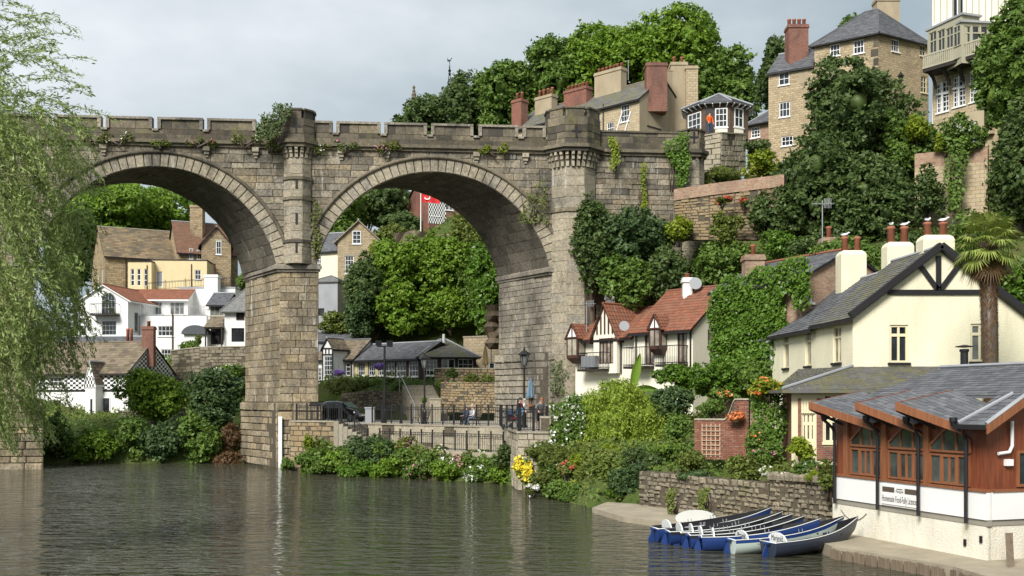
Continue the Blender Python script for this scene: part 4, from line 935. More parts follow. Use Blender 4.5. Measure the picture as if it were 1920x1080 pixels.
h = House('white_gabled_house', 'white rendered house with an arched balcony window in its gable', (150, 107), (240, 106), 11, 7, PZ(562, 106.5))
h.gable('y', (562 - 534) / FPX * 106, 'terracotta_tile', .35, .25, .3, .25, True, 'white_paint', 'terracotta_tile')
F = h.fn('f'); u, v = h.uv('f', 204, 590); m = MB(); n = 14
arc = [(u - .72, v)] + [(u - .72 * math.cos(math.pi * i / n), v + 1.45 + .72 * math.sin(math.pi * i / n)) for i in range(n + 1)] + [(u + .72, v)]
m.hexa([F(a, b, -.02) for a, b in arc], [F(a, b, .03) for a, b in arc]); aw = m.build('arched_window', 'window_glass', h.t)
m = MB()
for i in range(n): a = arc[i + 1]; b = arc[i + 2]; m.bar(F(a[0], a[1], .04), F(b[0], b[1], .04), .07)
m.bar(F(u - .72, v, .04), F(u - .72, v + 1.45, .04), .07); m.bar(F(u + .72, v, .04), F(u + .72, v + 1.45, .04), .07); m.bar(F(u, v, .04), F(u, v + 2.15, .04), .06); m.bar(F(u - .72, v + 1.4, .04), F(u + .72, v + 1.4, .04), .06); m.bar(F(u - .36, v, .04), F(u - .36, v + 2, .04), .04); m.bar(F(u + .36, v, .04), F(u + .36, v + 2, .04), .04); m.bar(F(u - .72, v + .7, .04), F(u + .72, v + .7, .04), .04)
m.build('frame', 'grey_metal', aw)
h.win('f', 191, 602, 218, 628, 4, 3, 'grey_metal', sill=False, name='french_window')
a, v = h.uv('f', 178, 590); b, _ = h.uv('f', 224, 590); m = MB(); fbox(m, F, a, b, v - .15, v, .0, .95); bo = m.build('balcony', 'dark_timber', h.t)
m = MB()
for z in (0.05, 1.0): m.bar(F(a, v + z, .92), F(b, v + z, .92), .05); m.bar(F(a, v + z, 0), F(a, v + z, .92), .05); m.bar(F(b, v + z, 0), F(b, v + z, .92), .05)
for i in range(15): x = a + (b - a) * i / 14; m.bar(F(x, v, .92), F(x, v + 1, .92), .022)
m.build('balustrade', 'black_iron', bo)
h.win('f', 148, 610, 163, 630, 3, 2, sill=True); o_, u_, n_, L_ = h.F['r']; h.winuv('r', 1.2, h.h - 3.1, .7, 1.9, 1, 1, 'grey_metal', 'pale_glass'); h.winuv('r', 1.2, h.h - 6.6, .7, 2.2, 1, 1, 'grey_metal', 'pale_glass'); h.finish()
h = House('white_house_wing', 'recessed wing of the white house under a low terracotta tile roof', (236, 111), (352, 111), 4, 8, PZ(559, 111))
h.gable('x', 1.0, 'terracotta_tile', .4, .2, .3, .25, True, 'white_paint', 'terracotta_tile')
h.win('f', 285, 566, 304, 590, 3, 1, 'white_paint', 'pale_glass', False); h.win('f', 318, 566, 346, 590, 3, 1, 'white_paint', 'pale_glass', False); h.finish()
h = House('white_terrace_block', 'plain white block below the wing with a roof terrace', (262, 108), (387, 108), 3.2, 7, PZ(592, 108)); h.flat('white_paint', .02, .08)
h.win('f', 296, 611, 325, 630, 4, 2); h.win('f', 302, 655, 326, 672, 4, 2); h.pipe('f', 324, 586, 690, 'dark_brown_wood', .07); h.finish()
railing('terrace_rail', 'thin metal rail round the white roof terrace', [P(266, 591, 107.9), P(384, 591, 107.9)], 1.0, 'grey_metal', .25, 2.2, pw=.04)
h = House('white_block_house', 'tall flat-topped white house wall with a square white chimney', (335, 113), (441, 113), 6, 8, PZ(541, 113)); h.flat('lead', .05)
h.chimney(386, 411, 516, 112.3, 6, 'white_render', 1.2, 0); m = MB(); m.lathe([(.12, 0), (.12, 1.2), (.2, 1.25)], 8, Matrix.Translation(h.world(402, 517, 112.3))); m.build('flue', 'dark_brown_wood', h.t)
h.finish()
h = House('slate_cottage', 'small white cottage with dark slate roof and pale green window', (391, 107), (424, 107), 5, 8.4, PZ(570, 107)); h.gable('x', 1.3, 'slate', .3); h.win('f', 394, 573, 420, 592, 3, 1, 'grey_green_paint', 'pale_glass'); h.win('f', 395, 617, 419, 646, 3, 1, 'dark_brown_wood', name='door', sill=False); h.finish()
m = MB(); t = thing('porch_canopy', 'stone-slate canopy over the white cottage door', 'canopy', P(388, 615, 106.6)); slates((0, -1.2, 0), (1.9, -1.2, 0), (1.6, .3, 1.1), (.3, .3, 1.1), .25, .4, mb=m); m.build('roof', 'stone_slate', t)
m = MB(); m.box(.05, 1.85, -1.15, .2, -.12, 0); m.box(.1, .22, -1.1, -.98, -1.9, -.12); m.box(1.7, 1.82, -1.1, -.98, -1.9, -.12); m.build('frame', 'dark_timber', t)
h = House('grey_roofed_cottage', 'white cottage under a smooth steep grey roof beside the middle pier', (421, 106), (490, 106), 6, 8.4, PZ(584, 106)); h.hip(2.9, 'grey_thatch', .45, .18, .25, .45, 'grey_thatch', 'grey_thatch'); h.win('f', 443, 584, 458, 600, 2, 2, 'dark_brown_wood', sill=False); h.win('f', 434, 615, 458, 641, 4, 4, 'black_paint', sill=False); h.finish()
# round-headed white lean-to between cottages
t = thing('arched_outhouse', 'low white outhouse with rounded dark hood beside the cottage door', 'outhouse', P(345, 655, 106)); w = 2.3
m = MB(); m.box(0, w, 0, 1.5, -.6, 1.6); m.build('wall', 'white_render', t); m = MB(); m.hexa([(w / 2 - 1.35 * math.cos(math.pi * i / 10), -.3, 1.5 + .9 * math.sin(math.pi * i / 10)) for i in range(11)], [(w / 2 - 1.35 * math.cos(math.pi * i / 10), 1.5, 1.5 + .9 * math.sin(math.pi * i / 10)) for i in range(11)]); m.build('roof', 'slate', t)

h = House('stone_school', 'long old stone hall with big mossy stone-slate roof behind the white houses', (197, 122), (337, 126), 11, 11, PZ(478, 122), cat='hall', wall='school_stone_wall')
h.gable('x', 4.0, 'school_slate', .3, .15, .38, .75, ridge='pale_ashlar'); h.pipe('f', 236, 480, 545, 'dark_timber')
h.winuv('l', 8.3, 5.2, .9, 3.6, 1, 2, sill=True); h.winuv('l', 5, 6, .9, 2.5, 1, 2); h.finish()
h = House('school_house', 'gabled stone house with brown tile roof joined to the hall', (334, 124), (446, 127), 8, 11, PZ(470, 124), wall='school_stone_wall')
h.gable('x', 4.0, 'brown_tile', .3, .2, .25, .3); h.chimney(359, 382, 386, 127.5, 8, 'school_stone_wall', 1.2, 0)
h.win('f', 355, 466, 362, 486, 2, 2); h.win('f', 369, 469, 378, 487, 2, 2); h.win('f', 394, 505, 412, 520, 2, 3); h.win('f', 421, 505, 432, 530, 2, 3); h.finish()
h = House('school_house_gable', 'projecting pointed stone gable with dark bargeboard under the tiled roof', (378, 123.6), (433, 124.6), 4, 11, PZ(456, 124), wall='school_stone_wall', cat='gable')
h.gable('y', 1.9, 'brown_tile', .3, .25, .25, .3); h.win('f', 405, 452, 415, 477, 2, 2, lintel='pale_ashlar'); h.finish()
h = House('beige_annexe', 'flat-roofed beige extension with tall windows in front of the stone hall', (240, 119), (284, 119), 4, 9, PZ(491, 119), wall='beige_render', cat='extension'); h.flat('dark_timber', .08, .12)
for x in (245, 257, 270): h.win('f', x, 504, x + 7, 536, 1, 3, sill=False, bar=.06)
h.pipe('f', 276, 497, 550, 'dark_brown_wood'); h.finish()
h = House('beige_annexe_block', 'squarer beige flat-roofed block with grey door and corner window', (283, 120), (388, 120.5), 4, 9, PZ(488, 120), wall='beige_render', cat='extension'); h.flat('dark_timber', .08, .12)
h.win('f', 293, 509, 305, 538, 1, 1, name='door', pane='lead', sill=False); h.win('f', 365, 506, 377, 524, 2, 2); h.pipe('f', 359, 495, 540, 'dark_brown_wood'); h.finish()
railing('roof_railing', 'thin dark railing along the white house roofs below the beige extension', [P(272, 545, 114), P(385, 537, 114)], .9, 'black_iron', .3, 2.5, pw=.05)
railing('balcony_railing', 'short dark railing on the flat roof right of the white chimney', [P(412, 538, 113.5), P(432, 536, 113.5)], 1.0, 'black_iron', .3, 1.2, pw=.05)
# retaining wall
def stone_wall(name, label, pts, th, mat, hc, ln, cap=None, cat='wall', jit=.03, proud=(-.02, .06), maxn=300, ch=.04, core='mortar', joint=.03):
    """free-standing wall along ((x, y, z0, z1), ...) plan points with individual stones on its camera side"""
    o = Vector((pts[0][0], pts[0][1], 0)); t = thing(name, label, cat, o); S_ = Stones(); c = MB(); cp = MB()
    for p, q in zip(pts[:-1], pts[1:]):
        a = Vector((p[0], p[1], 0)) - o; b = Vector((q[0], q[1], 0)) - o; L_ = (b - a).length; u = (b - a) / L_; n = Vector((u.y, -u.x, 0))
        back = -n * th
        c.hexa([a + Vector((0, 0, p[2])), b + Vector((0, 0, q[2])), b + back + Vector((0, 0, q[2])), a + back + Vector((0, 0, p[2]))], [a + Vector((0, 0, p[3] - .02)), b + Vector((0, 0, q[3] - .02)), b + back + Vector((0, 0, q[3] - .02)), a + back + Vector((0, 0, p[3] - .02))])
        f = lambda uu, v, nn, a=a, u=u, n=n, p=p, q=q, L_=L_: a + u * uu + n * (nn + .01) + Vector((0, 0, (p[2] + (q[2] - p[2]) * uu / L_) + v * ((p[3] + (q[3] - p[3]) * uu / L_) - (p[2] + (q[2] - p[2]) * uu / L_))))
        H = (p[3] - p[2] + q[3] - q[2]) / 2
        S_.face(lambda uu, v, nn: f(uu, v / H, nn), 0, H, lambda z: [(0, L_)], hc, ln, proud, ch, joint, jit=jit)
        if cap:
            e = n * .08; z0 = Vector((0, 0, p[3])); z1 = Vector((0, 0, q[3])); hh = Vector((0, 0, .1)); cp.hexa([a + e + z0, b + e + z1, b + back - e + z1, a + back - e + z0], [a + e + z0 + hh, b + e + z1 + hh, b + back - e + z1 + hh, a + back - e + z0 + hh])
    c.build('core', core, t); S_.emit(t, mat, maxn=maxn)
    if cap: cp.build('coping', cap, t)
    return t
def wpt(x, Y, yb, yt): return (PX(x, Y), Y, PZ(yb, Y), PZ(yt, Y))
stone_wall('retaining_wall', 'rough stone retaining wall below the white cottages left of the middle pier', [wpt(322, 101, 722, 658), wpt(375, 100, 722, 652), wpt(480, 99, 722, 650)], .8, 'dry_stone', .3, .6, 'pale_ashlar')
t = stone_wall('garden_wall', 'low pale wall in front of the chequered cottage garden behind the river bushes', [wpt(225, 90, 800, 770), wpt(300, 89, 800, 768), wpt(345, 89, 800, 765)], .4, 'pale_ashlar', .2, .4, maxn=0)

# ================================================================== centre, seen through the second arch
h = House('stone_gable_house', 'tan stone house with a pointed gable and grey slate roof above the ivy cliff', (633, 114), (712, 114), 10, 12, PZ(449, 114), wall='tower_stone_wall')
h.gable('y', (449 - 413) / FPX * 114, 'slate', .35, .3, fascia='pale_ashlar'); h.win('f', 661, 433, 677, 457, 2, 3); h.win('f', 647, 480, 663, 513, 3, 4, lintel='pale_ashlar'); h.finish()
h = House('cream_gabled_annexe', 'narrow cream annexe with slate roof beside the tan stone house', (588, 116.5), (634, 115.2), 6, 12, PZ(470, 116), wall='cream_render'); h.gable('x', 2.3, 'slate', .25); h.win('f', 595, 480, 602, 500, 2, 3); h.finish()
h = House('grey_rendered_outbuilding', 'grey rendered outbuilding with rounded pale roof left of the stone house', (585, 110), (633, 109.5), 4, 10, PZ(528, 110), wall='lead', cat='outbuilding'); h.hip(.75, 'grey_thatch', .15, .2, .3, .4, 'grey_thatch', 'grey_thatch'); h.win('f', 597, 578, 608, 592, 1, 1, 'dark_timber', sill=False); h.finish()
h = House('chequered_brick_house', 'brick house with black and white chequered panel high behind the flagpole', (806, 128), (900, 131), 8, 20, PZ(368, 128), wall='red_brick'); h.gable('x', 2.5, 'slate')
h.panel('f', 803, 376, 836, 421, 'tall_chequer_paint', .04); h.win('f', 808, 379, 825, 405, 2, 1, pane='pale_glass', bar=.08); h.win('f', 835, 379, 850, 394, 2, 1, pane='pale_glass', bar=.08); h.win('f', 808, 428, 824, 446, 2, 1, bar=.08); h.win('f', 828, 424, 838, 442, 1, 1, pane='white_paint'); h.finish()
for q in h.t.children:
    pass
t = thing('flagpole', 'tall white flagpole standing on top of the ivy cliff', 'flagpole', P(789, 446, 121)); m = MB(); m.tube([(0, 0, -1), (0, 0, 5.4)], [.07, .05], 8); m.lathe([(.09, 5.4), (.09, 5.5), (.02, 5.6)], 8); m.build('pole', 'white_paint', t)
t = thing('red_flag', 'red flag with a white curl flying from the flagpole under the arch', 'flag', P(789, 360, 121)); m = MB(); vs = []; fs = []
for i in range(13):
    for j in range(2): vs.append((.08 + i * .17, .1 * math.sin(i * .8), -j * 1.1 - .02 * i))
for i in range(12): fs.append((2 * i, 2 * i + 1, 2 * i + 3, 2 * i + 2))
s_ = N('flag_red'); s_.col((.55, .02, .02)); s_.rough(.8)
m.add(vs, fs); m.build('cloth', 'flag_red', t); m = MB()
for i in range(9): a = R(200 + i * 24); b = R(224 + i * 24); m.bar((.75 + .32 * math.cos(a), -.13, -.55 + .3 * math.sin(a)), (.75 + .32 * math.cos(b), -.13, -.55 + .3 * math.sin(b)), .04, .14)
m.build('emblem', 'white_paint', t)
# tearoom range
TZ = 5.2
h = House('tearoom_left_house', 'black and white timbered end of the tearoom beside the middle pier', (590, 97), (662, 95), 5, TZ, PZ(672, 96), cat='house', wall='white_paint'); h.gable('x', 1.75, 'stone_slate', .25, ridge='slate'); h.win('f', 627, 676, 645, 704, 3, 3); h.win('f', 648, 680, 657, 704, 1, 3); h.win('f', 596, 690, 603, 712, 2, 3); h.panel('f', 595, 712, 660, 716, 'brown_timber'); h.beams('f', [(606, 672, 606, 735), (625.5, 672, 625.5, 735), (646.5, 672, 646.5, 735), (659, 672, 659, 735)], .2, 'brown_timber'); h.finish()
h = House('timbered_bay', 'narrow black and white gabled bay with tall white window on the tearoom', (605, 94.6), (624, 94), 2, TZ, PZ(652, 94.3), cat='bay', wall='white_paint'); h.gable('y', .85, 'stone_slate', .12, .15, fascia='black_paint'); h.win('f', 607.5, 668, 622.5, 711, 3, 5)
h.beams('f', [(604.5, 653.5, 624.5, 653.5), (604.5, 665, 624.5, 665), (605.2, 652, 605.2, 735), (623.7, 652, 623.7, 735), (611, 653, 611, 665), (617, 653, 617, 665)], .12, 'black_paint'); h.finish()
h = House('tearoom_range', 'long single-storey tearoom with slate roof and white sash windows between dark posts', (658, 95.6), (788, 90), 5, TZ, PZ(671, 93), cat='tearoom', wall='brown_timber'); h.gable('x', 1.35, 'slate', .4, .1)
for x in (671, 691, 710): h.win('f', x, 679, x + 13, 704, 3, 3)
for x in (722, 743, 766): h.win('f', x, 674, x + 18, 706, 3, 3)
h.panel('f', 665, 674, 671, 706, 'beige_render'); h.panel('f', 684.5, 674, 690.5, 706, 'beige_render'); h.panel('f', 704.5, 674, 710, 706, 'beige_render')
h.beams('f', [(722 + 8 * i, 715, 722 + 8 * i, 728) for i in range(8)], .22, 'white_paint'); h.finish()
h = House('tearoom_pavilion', 'hip-roofed right end of the tearoom with white french doors', (787, 90), (893, 91), 6, TZ, PZ(669, 90), cat='tearoom', wall='brown_timber'); h.hip(1.6, 'mossy_slate', .4, .22, .34, .35)
h.win('f', 799, 674, 820, 704, 3, 3); h.win('f', 828, 673, 853, 704, 2, [.42], bar=.14, name='french_doors'); h.win('f', 859, 673, 887, 704, 3, 3)
m = MB(); a = h.world(832, 634, 92); m.lathe([(.12, -.4), (.12, .35)], 8, Matrix.Translation(a)); m.build('vent', 'white_paint', h.t); h.finish()
h = House('grey_flat_building', 'low grey-roofed building behind the tearoom at the foot of the cliff', (592, 101), (688, 101), 4, 6, PZ(640, 101), wall='lead'); h.gable('x', 1.0, 'slate', .1); h.finish()
h = House('stone_outbuilding', 'plain square stone outbuilding between the tearoom and the right pier', (869, 95), (938, 93), 4, TZ, PZ(632, 94), cat='outbuilding', wall='tan_stone_wall'); h.flat('pale_ashlar', .06, .12); h.win('f', 916, 680, 927, 694, 1, 1); h.pipe('f', 921, 606, 680, 'grey_metal'); h.finish()
# walls and steps below the tearoom
stone_wall('low_terrace_wall', 'grey stone terrace wall under the hedge behind the parked car', [wpt(640, 87, 765, 738), wpt(690, 86, 768, 732), wpt(793, 84, 776, 735)], .6, 'dry_stone', .22, .45)
stone_wall('tall_terrace_wall', 'tall honey-coloured rubble terrace wall behind the benches', [wpt(826, 82, 772, 716), wpt(870, 80.5, 774, 716), wpt(990, 79, 776, 717)], .6, 'garden_stone', .2, .4)
stone_wall('upper_terrace_wall', 'pale stone wall with coping under the tearoom terrace', [wpt(815, 86, 725, 692), wpt(870, 84, 725, 692), wpt(1005, 83, 725, 693)], .5, 'garden_stone', .22, .45, 'pale_ashlar')
t = thing('stone_steps', 'flight of stone steps climbing between the two terrace walls to the tearoom', 'steps', P(815, 784, 80.5)); 
for i in range(15): m = MB(); m.box(-1.35 - i * .11, 1.1 - i * .11, i * .3, i * .3 + .34, -.6, .17 * (i + 1)); m.build('step', 'paving_stone', t)
m = MB(); m.bar((-1.5, -.2, 1.0), (-3.1, 4.3, 3.5), .06); m.bar((-1.5, -.2, -.2), (-1.5, -.2, 1.05), .06); m.bar((-3.1, 4.3, 2), (-3.1, 4.3, 3.5), .06); m.build('handrail', 'grey_metal', t)
t = thing('stone_gate_pier', 'square pale stone pier at the foot of the tearoom steps', 'pier', P(817, 783, 79.5)); m = MB(); m.box(-.4, .4, -.4, .4, -.5, 1.35); m.build('shaft', 'pale_ashlar', t); m = MB(); m.box(-.46, .46, -.46, .46, 1.35, 1.47); m.build('cap', 'paving_stone', t)
# ================================================================== buildings above the viaduct
h = House('stone_terrace', 'row of tan stone houses with many chimneys behind the right end of the parapet', (955, 109), (1199, 97), 7, 21.5, PZ(183, 97), cat='terrace', wall='tan_stone_wall', walls={'r': 'render_tan'})
h.gable('x', 2.6, 'mossy_slate', .25, .1, .4, .8, ridge='stone_slate')
h.win('f', 1164, 196, 1180, 228, 3, 3); h.win('f', 1138, 229, 1151, 262, 3, 3); h.win('f', 1118, 212, 1125, 241, 2, 3); h.pipe('f', 1132, 195, 262)
hb = h.h
h.chimney(1113, 1176, 133, 103.5, hb + 1, 'render_tan', .9, 7, 'terracotta', 9, rz=R(-44)); h.chimney(1056, 1111, 167, 105.5, hb, 'red_brick', .9, 6, 'terracotta', 9, rz=R(-44)); h.chimney(1003, 1045, 181, 109, hb, 'render_tan', .9, 4, 'terracotta', 14, rz=R(-44)); h.chimney(962, 987, 188, 109, hb - 2, 'red_brick', 1.0, 2, 'terracotta', 14, rz=R(-44)); h.chimney(1210, 1249, 122, 98.6, hb - 1, 'red_brick', 1.5, 1, 'terracotta', 6)
m = MB(); a = h.world(1178, 150, 102); m.tube([a, a + Vector((0, 0, 1.9))], .03, 5); m.bar(a + Vector((-.3, 0, 1.8)), a + Vector((.1, 0, 1.85)), .03); m.build('aerial', 'grey_metal', h.t)
a, v = h.uv('f', 1152, 262); F = h.fn('f')
m = MB(); m.bar(F(a, v, .05), F(a + 1.0, v + 2.4, .05), .1); m.bar(F(a + 1, v - .2, .05), F(a + 2.0, v + 2.2, .05), .1); m.build('stair_rail', 'white_paint', h.t)
h.panel('r', 1.1, 8.2, 3.2, 8.1, 'dark_timber', .06, 'string', px=False)
h.finish()
h = House('tall_chimney_wall', 'tall rendered tan gable wall stepping up to a broad chimney beside the signal box', (1249, 100.5), (1288, 101.5), 5, 21.5, PZ(135, 101), cat='house', wall='render_tan'); h.flat('render_tan', .03, .1); h.chimney(1256, 1286, 121, 101.6, 8, 'render_tan', 1.6, 2, 'terracotta', 14); h.chimney(1284, 1306, 128, 101, 0, 'tan_stone_wall', 1.6, 1, 'dark_brown_wood', 8); h.finish()
# signal box
t = thing('signal_box', 'small dark brick signal box with hipped slate roof and white windows at the viaduct end', 'signal box', P(1345, 258, 86)); rr = 2.62
def oc(r, z, a0=22.5): return [(r * math.cos(R(a0 + 45 * i)), r * math.sin(R(a0 + 45 * i)), z) for i in range(8)]
A0 = 10; wz = PZ(208, 86) - PZ(258, 86)
m = MB(); m.hexa(oc(rr, -.5, A0), oc(rr, wz, A0)); m.build('wall', 'dark_brick', t)
E = [Vector(q) for q in oc(rr + .45, wz - .05, A0)]; ap = Vector((.15, 0, wz + 1.35)); m = MB(); rdg = MB()
for i in range(8): slates(E[i], E[(i + 1) % 8], ap, ap, .22, .35, mb=m); rdg.tube([E[i] + Vector((0, 0, .05)), ap + Vector((0, 0, .05))], .07, 6)
m.hexa([q - Vector((0, 0, .08)) for q in E], [q - Vector((0, 0, .01)) for q in E]); ro = m.build('roof', 'slate', t); rdg.build('hip_roll', 'lead', ro)
for i in range(8):
    a = E[i]; b = E[(i + 1) % 8]
    for k in range(4): m = MB(); p = a.lerp(b, (k + .5) / 4); q = p * .86; q.z = p.z - .28; m.bar(p - Vector((0, 0, .08)), q, .07, .1); m.build('eaves_bracket', 'white_paint', t)
class _W:                                             # window drawer reused for the octagon
    pass
def oct_face(i):
    c = oc(rr, 0, A0); a = Vector(c[i]); b = Vector(c[(i + 1) % 8]); u = (b - a).normalized(); n = Vector((u.y, -u.x, 0)); return (lambda s_, v, m_: a + u * s_ + n * m_ + Vector((0, 0, v))), (b - a).length
w_ = House.__new__(House); w_.t = t
for i, (u0, ww, v0, hh, c_, r_) in ((4, (.25, 1.5, .1, 1.5, 3, 3)), (5, (.9, .95, .2, 1.5, 3, 3)), (6, (.5, .95, .3, 1.5, 2, 2))):
    F, L_ = oct_face(i); w_.window(F, u0, v0, ww, hh, c_, r_, 'white_paint', 'window_glass', True, .04, .08, 'window', None, False)
F, L_ = oct_face(5); m = MB(); fbox(m, F, .15, .75, -.1, 1.75, .0, .03); m.build('doorway', 'black_paint', t)
for i, u0 in ((5, .9), (6, .5)): F, L_ = oct_face(i); m = MB(); fbox(m, F, u0, u0 + .95, -.45, .15 if i == 5 else .25, .0, .05); m.build('door_panel', 'ivory_render', t)
stone_wall('station_wall', 'pale stone retaining wall under the signal box', [wpt(1318, 81, 330, 256), wpt(1352, 80, 330, 250), wpt(1398, 83, 330, 253)], .8, 'pale_ashlar', .4, .7, 'paving_stone', maxn=200)
h = House('red_brick_house', 'red brick house with dark hipped roof half hidden beside the tower house', (1402, 94), (1445, 92.5), 8, 21, PZ(231, 93), wall='old_red_brick'); h.hip(2.6, 'slate', .3, inset=.45); h.win('f', 1408, 238, 1425, 258, 3, 3); h.finish()
h = House('tower_house_wing', 'three-storey tan stone wing with brick chimney left of the tower house', (1441, 91), (1532, 88.8), 6, 21, PZ(136, 91), wall='tower_stone_wall'); h.gable('x', 2.3, 'slate', .2, .1); h.win('f', 1460, 136, 1480, 159, 2, 2); h.win('f', 1461, 191, 1481, 219, 3, 2); h.win('f', 1465, 255, 1487, 273, 3, 2); h.panel('f', 1497, 131, 1515, 155, 'render_tan', .02)
h.chimney(1475, 1512, 50, 91.5, h.h - 1, 'red_brick', 1.3, 4, 'terracotta', 14); h.finish()
h = House('tower_house', 'tall square tan stone house with hipped slate roof above the trees', (1527, 88.3), (1646, 85.3), (1741, 88.2), 21, PZ(64, 85.3), wall='tower_stone_wall'); h.hip(2.9, 'slate', .35, inset=.35, ridge='slate')
h.win('f', 1556, 83, 1575, 105, 3, 2); h.win('f', 1600, 75, 1620, 100, 3, 2); h.win('f', 1590, 150, 1606, 168, 2, 2); h.win('r', 1672, 74, 1686, 97, 3, 2); h.win('r', 1725, 85, 1736, 105, 2, 2, frame='cream_paint'); h.win('r', 1727, 143, 1738, 174, 2, 3, frame='cream_paint')
F = h.fn('f'); L_ = h.F['f'][3]; m = MB()
for i in range(16): z = h.h - .4 - i * .75; fbox(m, F, L_ - (.55 if i % 2 else .35), L_ + .02, z - .55, z, -.05, .03)
m.build('quoins', 'parapet_stone', h.t, kind='stuff'); h.chimney(1640, 1682, 0, 89.5, h.h, 'render_tan', 1.2, 2, 'terracotta', 8); h.finish()
t = thing('wall_lantern', 'black iron bracket lantern on the side wall of the tower house', 'lantern', P(1689, 166, 85.6)); m = MB(); m.tube([(0, .6, 0), (0, 0, 0), (0, 0, .5)], .035, 6); m.lathe([(.1, .5), (.22, .95), (.3, .98), (.08, 1.25), (.02, 1.4)], 6); m.build('lamp_body', 'black_iron', t)
# timbered house top right
h = House('cream_timbered_house', 'cream board-clad house with tall mullioned windows high on the right hillside', (1748, 81), (1990, 72.5), 8, 19, PZ(-70, 80), wall='ivory_render'); h.flat('slate', .5, .3)
h.panel('f', 1750, 128, 1990, 420, 'tan_stone_wall', .04, 'lower_wall')
F = h.fn('f')
h.win('f', 1783, -10, 1806, 31, 2, 1, bar=.1); m = MB()
for x in range(1752, 1990, 12):
    u, v = h.uv('f', x, 40); m.bar(F(u, v, .02), F(u, h.h, .02), .05)
m.build('batten', 'grey_green_paint', h.t, kind='stuff'); h.finish()
S1 = House('sun_room', 'glazed grey-green sun room projecting from the cream house', (1739, 79.6), (1803, 76.3), Vector((1.5, .5, 0)), PZ(128, 79), PZ(53, 79), cat='sun room', wall='grey_green_paint', skirt=0); S1.flat('lead', .2, .15)
for i in range(4): S1.win('f', 1742 + i * 15.6, 60 - i * 4, 1755.5 + i * 15.6, 108 - i * 7, 2, [.66], 'grey_green_paint', 'window_glass', False, bar=.07)
S1.finish()
S2 = House('sun_room_return', 'right-hand glazed face of the sun room above the balcony', (1803, 76.3), (1858, 76.6), 2.5, PZ(118, 76.3), PZ(42, 76.3), cat='sun room', wall='grey_green_paint', skirt=0); S2.flat('lead', .2, .15)
for i in range(3): S2.win('f', 1807 + i * 16, 48, 1821 + i * 16, 92, 1, [.7], 'grey_green_paint', 'window_glass', False, bar=.07)
S2.finish()
t = thing('timber_balcony', 'long grey-green timber balcony with railing on brackets below the sun room', 'balcony', P(1730, 136, 79.2)); b0 = Vector(); b1 = P(1856, 96, 74.8) - P(1730, 136, 79.2)
b1.z = 0; bn = Vector((b1.y, -b1.x, 0)).normalized()
if bn.y > 0: bn = -bn
m = MB(); q = -bn * 1.6; z = Vector((0, 0, .22)); m.hexa([b0, b1, b1 + q, b0 + q], [b0 + z, b1 + z, b1 + q + z, b0 + q + z]); m.build('deck', 'dark_timber', t)
m = MB(); 
for zz in (.3, 1.2): m.bar(b0 + Vector((0, 0, zz)), b1 + Vector((0, 0, zz)), .08, .12); m.bar(b0 + Vector((0, 0, zz)), b0 + q + Vector((0, 0, zz)), .08, .12)
m.build('rail', 'grey_green_paint', t)
for i in range(34): m = MB(); p = b0.lerp(b1, (i + .5) / 34); m.box(p.x - .05, p.x + .05, p.y - .02, p.y + .02, .24, 1.15); m.build('baluster', 'grey_green_paint', t)
for i in range(5): m = MB(); p = b0.lerp(b1, (i + .3) / 4.8); m.tube([p + Vector((0, 0, 0)) + q * .15, p + q * .5 + Vector((0, 0, -.35)), p + q * .75 + Vector((0, 0, -1.1))], .12, 6); m.build('bracket', 'dark_timber', t)
h = House('mullioned_lower_floor', 'lower storey with three big white many-paned windows under the balcony', (1750, 80.5), (1860, 76.4), 1.0, PZ(235, 80), PZ(140, 80), cat='storey', wall='tan_stone_wall'); h.h -= .0
for x, y in ((1756, 154), (1787, 143), (1818, 134)): h.win('f', x, y, x + 23, y + 56, 4, 6, bar=.05); 
for x, y in ((1756, 154), (1787, 143), (1818, 134)): h.beams('f', [(x + 11.5, y, x + 11.5, y + 56)], .13, 'white_paint', .09, name='mullion'); h.beams('f', [(x, y + 24, x + 23, y + 20)], .13, 'white_paint', .085, name='transom')
h.finish()
# folly wall on the hillside
t = thing('ruined_wall', 'old tan stone wall with brick top and arched opening on the right hillside', 'wall', P(1715, 460, 66)); fw = PX(1852, 64) - PX(1715, 66)
m = MB(); H = PZ(285, 65.5) - PZ(460, 66); e = (Vector((PX(1852, 64), 64, 0)) - Vector((PX(1715, 66), 66, 0))); u = e.normalized(); n = Vector((u.y, -u.x, 0)); q = -n * .7
def wallbox(mb, a, b, z0, z1, off=0): A_ = u * a + n * off; B_ = u * b + n * off; mb.hexa([A_ + Vector((0, 0, z0)), B_ + Vector((0, 0, z0)), B_ + q + Vector((0, 0, z0)), A_ + q + Vector((0, 0, z0))], [A_ + Vector((0, 0, z1)), B_ + Vector((0, 0, z1)), B_ + q + Vector((0, 0, z1)), A_ + q + Vector((0, 0, z1))])
L_ = e.length; wallbox(m, 0, L_, -1, H - .9); m.build('stonework', 'tan_stone_wall', t); m = MB(); wallbox(m, 0, L_, H - .9, H, .004); m.build('brick_top', 'old_red_brick', t)
m = MB(); wallbox(m, L_ * .62, L_ * .95, H, H + 2.2, -.02); m.build('buttress', 'render_tan', t)
m = MB(); cx = L_ * .1; arc = [(cx - .4, 1.2)] + [(cx - .4 * math.cos(math.pi * i / 8), 2.0 + .4 * math.sin(math.pi * i / 8)) for i in range(9)] + [(cx + .4, 1.2)]
m.hexa([u * a + n * .02 + Vector((0, 0, b)) for a, b in arc], [u * a - n * .1 + Vector((0, 0, b)) for a, b in arc]); m.build('arch_opening', 'black_paint', t)
